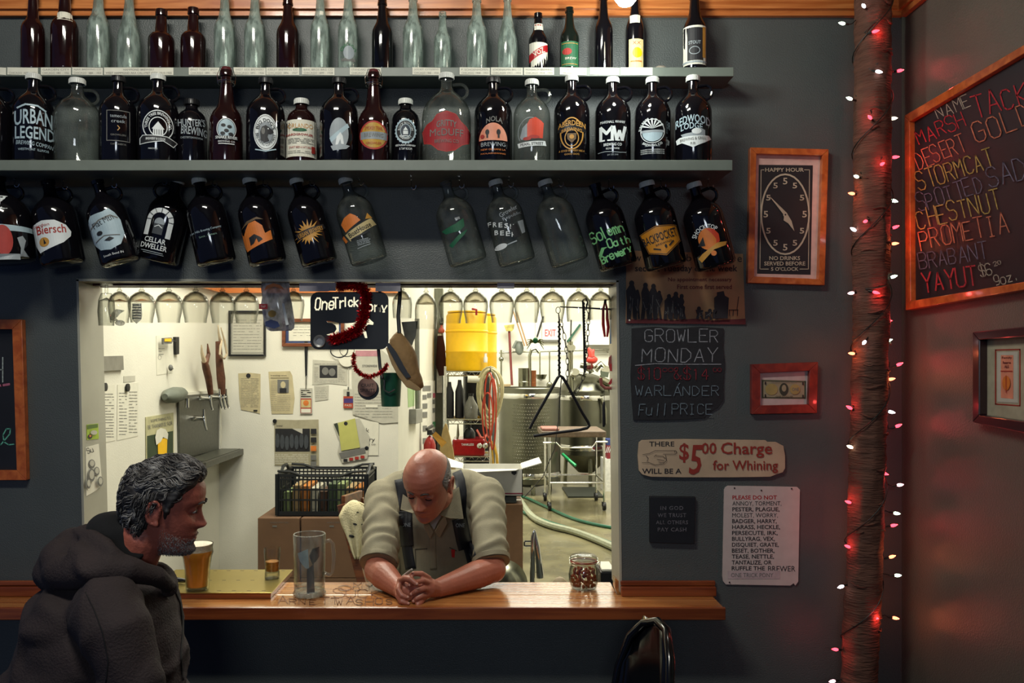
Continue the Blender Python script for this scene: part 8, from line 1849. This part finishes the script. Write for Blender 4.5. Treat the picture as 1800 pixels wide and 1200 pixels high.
# trousers to the floor
mb = MB(); hp_ = P(766, 1120, 3.58)
mb.ell((hp_.x, 3.58, .86), (.17, .12, .13), 20, 12)
for s_ in (-1, 1): mb.tube([(hp_.x + s_ * .08, 3.58, .84), (hp_.x + s_ * .10, 3.57, .47), (hp_.x + s_ * .11, 3.62, .06)], [.10, .07, .055], 14); mb.ell((hp_.x + s_ * .11, 3.57, .05), (.05, .13, .045), 12, 8)
fuse(mb, 'trousers', mat('dark_denim', '1c2430', rough=.85), t, .01, 4)
c = P(722, 1003, 2.90); mb = MB(); mb.tube([P(708, 1012, 2.93), P(724, 1000, 2.87)], .0032, 8); tag(mb.build('pen', mat('pen_white', 'b4b0a8', rough=.4), smooth=True, loc=c), 'short white-tipped pen held in the clasped hands', 'pen')

# ---- the man in the hoodie, side on
t = thing('person', 'grey-haired person in a dark hooded jacket seen side on, sitting at the counter', 'person', (P(170, 0, 2.2).x, 2.2, 0))
Hc = P(291, 892, 2.2); b_ = 10
M = Matrix.Translation(Hc) @ Matrix.Rotation(math.radians(b_ - 90), 4, 'Z') @ Matrix.Rotation(math.radians(-9), 4, 'X') @ Matrix.Scale(.985, 4)
mb = MB(); head_mesh(mb, M, .95, .03)
mb.tube([M @ Vector((0, -.025, -.03)), M @ Vector((0, -.045, -.08)), P(228, 985, 2.2), P(205, 1030, 2.2)], [.055, .062, .068, .085], 18)
for s_ in (-1, 1): mb.ell(M @ Vector((s_ * .031, .0690, .0095)), (.0138, .0135, .0105), 14, 10, M.to_3x3())
# near arm inside the sleeve, hand
A0, A1, A2, A3 = P(196, 1062, 2.02), P(238, 1235, 1.98), P(326, 1280, 2.15), P(372, 1256, 2.30)
mb.tube([P(185, 1080, 2.2), P(170, 1200, 2.2)], [.12, .14], 16); mb.tube([A0, A1, A2, A3], [.045, .04, .033, .028], 12); mb.tube([P(185, 1070, 2.15), A0], [.06, .05], 10); HCn = P(384, 1252, 2.34); mb.ell(HCn, (.035, .03, .025), 12, 8)
for k in range(4): q = HCn + Vector((.015 - .002 * k, .018 * (k - 1.5), -.004 * k)); finger(mb, [q, q + Vector((.03, .004, -.004)), q + Vector((.042, .004, -.024)), q + Vector((.028, .003, -.038))])
q = HCn + Vector((0, -.03, .01)); finger(mb, [q, q + Vector((.022, -.006, .006)), q + Vector((.042, .004, -.002))], (.011, .010, .009, .008, .0075))
body2, bB2 = fuse(mb, 'body', SKIN2, t, .0036, 2)
for s_ in (-1, 1):
    mb = MB(); mb.ell(M @ Vector((s_ * .030, .0745, .006)), (.0105, .0085, .0065), 12, 8, M.to_3x3()); mb.build('eye', EYEW, t, smooth=True)
    mb = MB(); mb.ell(M @ Vector((s_ * .030, .0815, .0058)), (.005, .0025, .005), 10, 6, M.to_3x3()); mb.build('iris', IRIS, t, smooth=True)
    browline(M, s_, [(.012, .026), (.024, .031), (.036, .031), (.050, .026)], [.003, .0045, .004, .002], HAIRD)
def reg_beard(a, z):
    A_ = abs(math.degrees(a)); 
    if A_ > 88: return 0
    top = np.interp(A_, [0, 14, 22, 50, 88], [-.048, -.050, -.066, -.062, -.035])
    return (top - z) / .02 if z < top and not (A_ < 15 and -.074 < z < -.056) else 0
rd = random.Random(5); mb = MB()
for k in range(4200):
    a = rd.uniform(-1.6, 1.6); z = rd.uniform(-.119, -.03); r = reg_beard(a, z)
    if r <= 0 or rd.random() > r * 1.5 + .15: continue
    p = head_pt(a, z, .95); n = Vector((p.x, p.y, -.02)).normalized(); L = rd.uniform(.0015, .0034); q = [M @ p, M @ (p + n * L * .6 + Vector((0, 0, -L * .4))), M @ (p + n * L * .8 + Vector((0, 0, -L)))]
    mb.mi = 0 if rd.random() < .6 else 1; mb.tube(q, [.0006, .0005, .0002], 3)
mb.build('beard', [HAIRG, HAIRL], t)
def reg_hair(a, z):
    A_ = abs(math.degrees(a))
    bot = np.interp(A_, [0, 30, 48, 62, 74, 82, 90, 104, 125, 180], [.083, .080, .066, .052, .018, -.022, .024, -.035, -.075, -.100])
    return (z - bot) / .035 if z > bot else 0
def lump(a, z):
    v = Vector((math.cos(a) * 1.0, math.sin(a) * 1.0, z * 12)); return .009 * noise.noise(v * 3.2 + Vector((1, 5, 2))) + .005 * noise.noise(v * 8) + .009 * g(z - .085, .03) * max(0, math.cos(a)) + .006 * g(z + .03, .04) * max(0, -math.cos(a))
patch(M, reg_hair, .0105, lump, 'hair', HAIRD, t)
rd = random.Random(77); mb = MB()
for k in range(4200):
    a = rd.uniform(-math.pi, math.pi); z = rd.uniform(-.10, .119) if rd.random() < .75 else rd.uniform(.08, .1195); r = reg_hair(a, z)
    if r <= 0: continue
    if 48 < abs(math.degrees(a)) < 92 and z < .046: continue
    p = head_pt(a, z); n = Vector((p.x / .006, p.y / .009, (p.z - .01) / .012)).normalized(); base = .0105 * min(1, r * 3) + lump(a, z) * min(1, r * 3)
    fl = Vector((0, -1, .15)) if z > .05 else Vector((0, -.75, -.75)); fl = (fl - n * fl.dot(n)).normalized(); sd_ = n.cross(fl); L = rd.uniform(.018, .038); ph = noise.noise(Vector((p.x, p.y, p.z)) * 25) * 6; q = []
    for i in range(6):
        u = i / 5; q.append(M @ (p + n * (base + .0015 + .005 * math.sin(u * math.pi) - (.004 * u)) + fl * L * u + sd_ * .006 * math.sin(ph + u * 5)))
    cl = noise.noise(Vector((a * 3, z * 30, 4))) + rd.uniform(-.5, .5); mb.mi = 2 if cl > .25 else (1 if cl > -.25 else 0); mb.tube(q, [.0006, .0014, .0013, .0011, .0007, .0002], 3)
mb.build('hair_strands', [HAIRD, HAIRG, HAIRL], t, smooth=True, angle=180)
JK = mat('brown_black_canvas', '2c2223', rough=.85, var=.2, scale=10, bump=.35, bscale=180)
mb = MB()
mb.ell(P(178, 1175, 2.2), (.205, .225, .30), 28, 18); mb.ell(P(158, 1075, 2.2), (.13, .205, .12), 24, 14); mb.ell(P(225, 1080, 2.2), (.115, .19, .12), 24, 14)
mb.tube([P(172, 1180, 2.2), P(160, 1350, 2.2), P(165, 1450, 2.2)], [.22, .21, .22], 24)
mb.tube([P(182, 1066, 2.03), P(208, 1110, 1.985), P(238, 1215, 1.975), P(258, 1262, 2.0)], [.082, .080, .070, .066], 18); mb.tube([P(256, 1262, 2.0), P(318, 1278, 2.14), P(358, 1262, 2.27)], [.066, .056, .046], 16); mb.ell(P(190, 1066, 2.04), (.09, .075, .085), 18, 12)
mb.tube([P(220, 1075, 2.36), P(270, 1160, 2.46), P(300, 1230, 2.45)], [.08, .075, .06], 16)
def jf(c, n):
    d = .008 * noise.noise(c * 6) + .003 * noise.noise(c * 18)
    w_ = c + Vector(noise.noise_vector(c * 3)) * .08; d += .012 * (1 - min(1, abs(noise.noise(Vector((w_.x * 5 + w_.z * 4, w_.y * 4, w_.z * 7 - w_.x * 5))) * 5))) - .003
    d += .007 * math.sin((c.x * .8 + c.z * 1.3) * 42 + 5 * noise.noise(c * 5)) * max(0, noise.noise(c * 4 + Vector((2, 2, 0))) + .1)
    return d
jacket, bJ = fuse(mb, 'jacket', JK, t, .009, 6, jf)
mb = MB()
mb.tube([P(95, 1005, 2.2), P(112, 1006, 2.09), P(165, 1003, 2.04), P(225, 1003, 2.06), P(275, 1012, 2.13), P(300, 1032, 2.2)], [.045, .050, .042, .034, .028, .018], 18)
mb.tube([P(95, 1005, 2.2), P(112, 1010, 2.32), P(165, 1000, 2.38), P(225, 1000, 2.34), P(275, 1012, 2.27), P(300, 1032, 2.2)], [.045, .055, .052, .045, .036, .022], 18)
mb.tube([P(150, 932, 2.2), P(160, 945, 2.11), P(195, 975, 2.06), P(245, 995, 2.08), P(285, 1010, 2.15)], [.022, .022, .020, .018, .014], 14); mb.tube([P(158, 935, 2.2), P(168, 942, 2.29), P(205, 962, 2.33), P(250, 982, 2.31), P(285, 1004, 2.25)], [.026, .028, .026, .024, .018], 14)
mb.ell(P(125, 975, 2.2), (.068, .11, .06), 22, 14, Matrix.Rotation(math.radians(-42), 3, 'Y')); mb.ell(P(150, 962, 2.2), (.05, .10, .045), 20, 12, Matrix.Rotation(math.radians(-42), 3, 'Y')); mb.tube([P(130, 985, 2.08), P(180, 992, 2.06), P(235, 1002, 2.09)], [.045, .03, .02], 14)
mb.tube([P(135, 985, 2.32), P(190, 990, 2.35), P(240, 998, 2.31)], [.05, .04, .03], 14)
hood, bH = fuse(mb, 'hood', JK, t, .007, 5, lambda c, n: .010 * (1 - min(1, abs(noise.noise(Vector((c.x * 7 + c.z * 9, c.y * 5, c.z * 9))) * 4))) - .003 + .004 * noise.noise(c * 14))
mb = MB(); mb.tube([P(176, 936, 2.2), P(208, 958, 2.2), P(250, 992, 2.2)], [.058, .085, .078], 18); mb.ell(P(205, 935, 2.2), (.075, .085, .05), 18, 12, Matrix.Rotation(math.radians(20), 3, 'Y')); fuse(mb, 'collar_lining', mat('black_fleece', '0a0b0f', rough=.95), t, .008, 4, lambda c, n: .004 * noise.noise(c * 20))
ribbon(bJ, [(150, 1040), (165, 1070), (180, 1110), (190, 1160), (186, 1200)], 2.2, .001, 'shoulder_seam', mat('seam_shadow', '141214', rough=.9), t, .0015)
ribbon(bJ, [(305, 1030), (318, 1060), (322, 1100), (318, 1150), (322, 1195)], 3, .001, 'front_placket', mat('seam_shadow', '141214', rough=.9), t, .003)
# hips and stool below the picture
mb = MB()
hp = P(165, 1460, 2.2)
mb.ell((hp.x, 2.2, .70), (.16, .19, .12), 20, 12)
for s_ in (-1, 1): mb.tube([(hp.x, 2.2 + s_ * .10, .69), (hp.x + .40, 2.22 + s_ * .12, .70), (hp.x + .42, 2.22 + s_ * .12, .26)], [.10, .075, .055], 14); mb.ell((hp.x + .47, 2.22 + s_ * .12, .22), (.13, .05, .045), 12, 8)
fuse(mb, 'trousers', mat('dark_denim', '1c2430', rough=.85), t, .011, 4)
t = thing('bar_stool', 'dark bar stool under the person in the hooded jacket', 'stool', (hp.x, 2.2, 0))
mb = MB(); mb.lathe([(0, .53), (.17, .53), (.18, .55), (.17, .585), (0, .59)], 28, (hp.x, 2.2, 0)); mb.build('seat', BLACK, t, smooth=True)
for dx in (-1, 1):
    for dy in (-1, 1): mb = MB(); mb.tube([(hp.x + dx * .11, 2.2 + dy * .11, .53), (hp.x + dx * .19, 2.2 + dy * .19, 0)], .016, 10); mb.build('leg', BLKM, t, smooth=True)
mb = MB(); mb.tube([(hp.x + .165 * math.cos(a), 2.2 + .165 * math.sin(a), .2) for a in [i * math.tau / 20 for i in range(20)]], .01, 8, closed=True); mb.build('foot_ring', BLKM, t, smooth=True)
# ---------------------------------------------------------------- bark post with string lights
YP = 2.86
BARK = mat('reddish_bark', '5c3a2c', rough=.8, var=.35, scale=8, bump=.8, bscale=30, stretch=(1, 1, 6))
t = thing('bark_post', 'rough bark-covered post in the corner wrapped with string lights', 'post', (P(1512, 0, YP).x, YP, 0))
n, m = 40, 260; vs = []
def axis(z):
    py = CY - (z - CH) * F / YP; x = np.interp(py, [-200, 0, 600, 900, 1200, 1700], [1538, 1535, 1531, 1522, 1510, 1495]); return P(x, 0, YP).x
for i in range(m):
    z = 0.0 + 3.74 * i / (m - 1); cx = axis(z)
    for k in range(n):
        a = math.tau * k / n; c, s_ = math.cos(a), math.sin(a)
        q = Vector((c * 1.2, s_ * 1.2, z * 14)); r = .057 + .003 * math.sin(z * 170 + 3 * noise.noise(q)) * max(0, .4 + noise.noise(Vector((c, s_, z * 5)))) + .005 * noise.noise(q * 1.4) + .004 * noise.noise(Vector((c * 2, s_ * 2, z * 3)))
        vs.append((cx + r * c, YP + r * s_, z))
fs = [(i * n + k, i * n + (k + 1) % n, (i + 1) * n + (k + 1) % n, (i + 1) * n + k) for i in range(m - 1) for k in range(n)] + [tuple(range(n)), tuple((m - 1) * n + k for k in range(n))]
mb = MB(); mb.add(vs, fs); mb.build('trunk', BARK, t, smooth=True, angle=180)
rd = random.Random(17)
for k in range(46):   # curled bark ridges
    z = rd.uniform(.9, 3.2); a0 = rd.uniform(-2.9, -.3); cx = axis(z); L = rd.uniform(.4, 1.1)
    mb = MB(); mb.tube([(cx + .0595 * math.cos(a0 + L * u), YP + .0595 * math.sin(a0 + L * u), z + .006 * math.sin(u * 3 + k)) for u in (0, .25, .5, .75, 1)], [.0015, .0035, .004, .003, .0012], 6); mb.build('bark_ridge', BARK, t, smooth=True)
cols = {'w': ('e8e4ff', (1., .9, .95)), 'g': ('d8f0d0', (.75, 1., .7)), 'r': ('ff2030', (1., .04, .06)), 'o': ('ff6040', (1., .18, .08)), 'y': ('fff0c0', (1., .85, .6)), 'p': ('ffb0b8', (1., .45, .5))}
bulbs = [(1518, 10, 'w'), (1480, 41, 'g'), (1539, 55, 'r'), (1545, 126, 'w'), (1582, 124, 'r'), (1493, 173, 'g'), (1529, 206, 'r'), (1571, 208, 'y'), (1574, 276, 'r'), (1551, 288, 'r'), (1505, 310, 'g'), (1497, 340, 'o'), (1572, 353, 'g'),
 (1521, 389, 'r'), (1500, 403, 'w'), (1574, 399, 'r'), (1573, 428, 'o'), (1571, 486, 'g'), (1496, 515, 'p'), (1540, 514, 'r'), (1561, 564, 'r'), (1562, 598, 'g'), (1519, 602, 'w'), (1497, 621, 'o'), (1581, 640, 'r'), (1567, 666, 'o'), (1493, 716, 'r'),
 (1567, 724, 'w'), (1579, 748, 'r'), (1494, 785, 'y'), (1555, 832, 'r'), (1582, 852, 'p'), (1491, 882, 'r'), (1576, 902, 'g'), (1571, 923, 'r'), (1490, 960, 'r'), (1568, 978, 'o'), (1578, 1011, 'g'), (1478, 1031, 'w'), (1539, 1086, 'r'), (1574, 1086, 'o'), (1468, 1141, 'r'), (1463, 1197, 'p')]
t = thing('string_lights', 'dark wire of small red and white lights wound round the bark post', 'lights', (P(1512, 0, YP).x + .09, YP - .05, 0))
W_ = mat('dark_wire', '0c1410', rough=.5)
LM = {k: mat('lit_bulb_' + {'w': 'white', 'g': 'pale_green', 'r': 'red', 'o': 'orange', 'y': 'warm', 'p': 'pink'}[k], v[0], es=1., var=0, rough=.2) for k, v in cols.items()}
for k, v in cols.items():
    b = LM[k].node_tree.nodes['Principled BSDF']
    for l in list(b.inputs['Emission Color'].links): LM[k].node_tree.links.remove(l)
    b.inputs['Emission Color'].default_value = v[1] + (1,); b.inputs['Emission Strength'].default_value = {'r': 5, 'o': 6}.get(k, 7)
    if k == 'r': b.inputs['Emission Color'].default_value = (1., .05, .08, 1)
pts3 = []; bpos = []
for i, (x, y, c) in enumerate(bulbs):
    p = P(x, y, YP); cx = axis(p.z); dx = p.x - cx
    if abs(dx) < .055: Y = YP - math.sqrt(max(0, .064 ** 2 - dx * dx)) - .006
    else: Y = YP - .012
    q = P(x, y, Y); bpos.append(q)
    side_ = 1 if dx > 0 else -1; d = (Vector((q.x - cx, q.y - YP, 0))).normalized()
    d = (d + Vector((0, 0, rd.uniform(-.3, .5)))).normalized() if abs(dx) > .03 else Vector((side_ * .6, -.5, rd.uniform(-.5, .5))).normalized()
    R3 = d.to_track_quat('Z', 'Y').to_matrix()
    mb = MB(); mb.lathe([(0, .013), (.0022, .010), (.0050, .003), (.0054, -.004), (.0034, -.010), (0, -.010)], 10, q, R3.to_4x4()); o = mb.build('bulb', LM[c], t, smooth=True)
    sock = q - d * .013
    mb = MB(); mb.lathe([(0, .004), (.0034, .004), (.0036, -.008), (.002, -.012), (0, -.012)], 8, sock, R3.to_4x4()); mb.tube([sock - d * .010, sock - d * .022 + Vector((0, 0, .004)), Vector((cx, YP, p.z)) + (Vector((q.x - cx, q.y - YP, 0))).normalized() * .061 + Vector((0, 0, .008))], .0016, 5); mb.build('socket', W_, t, smooth=True)
    if c in 'ro':
        l = bpy.data.lights.new('bulb_glow', 'POINT'); l.energy = .15; l.color = (1., .07, .06) if c == 'r' else (1., .20, .07); l.shadow_soft_size = .006
        o = bpy.data.objects.new('bulb_glow', l); COL.objects.link(o); o.location = q + d * .016
# the wire winding round the post
mb = MB(); pts = []
turns = 8
for i in range(turns * 22):
    u = i / (turns * 22); z = .75 + 2.6 * u; a = u * turns * math.tau; r = .063 + .003 * noise.noise(Vector((i * .2, 0, 0))); pts.append((axis(z) + r * math.cos(a), YP + r * math.sin(a), z + .02 * math.sin(a + 1)))
mb.tube(pts, .0018, 5); mb.build('wire', W_, t, smooth=True)
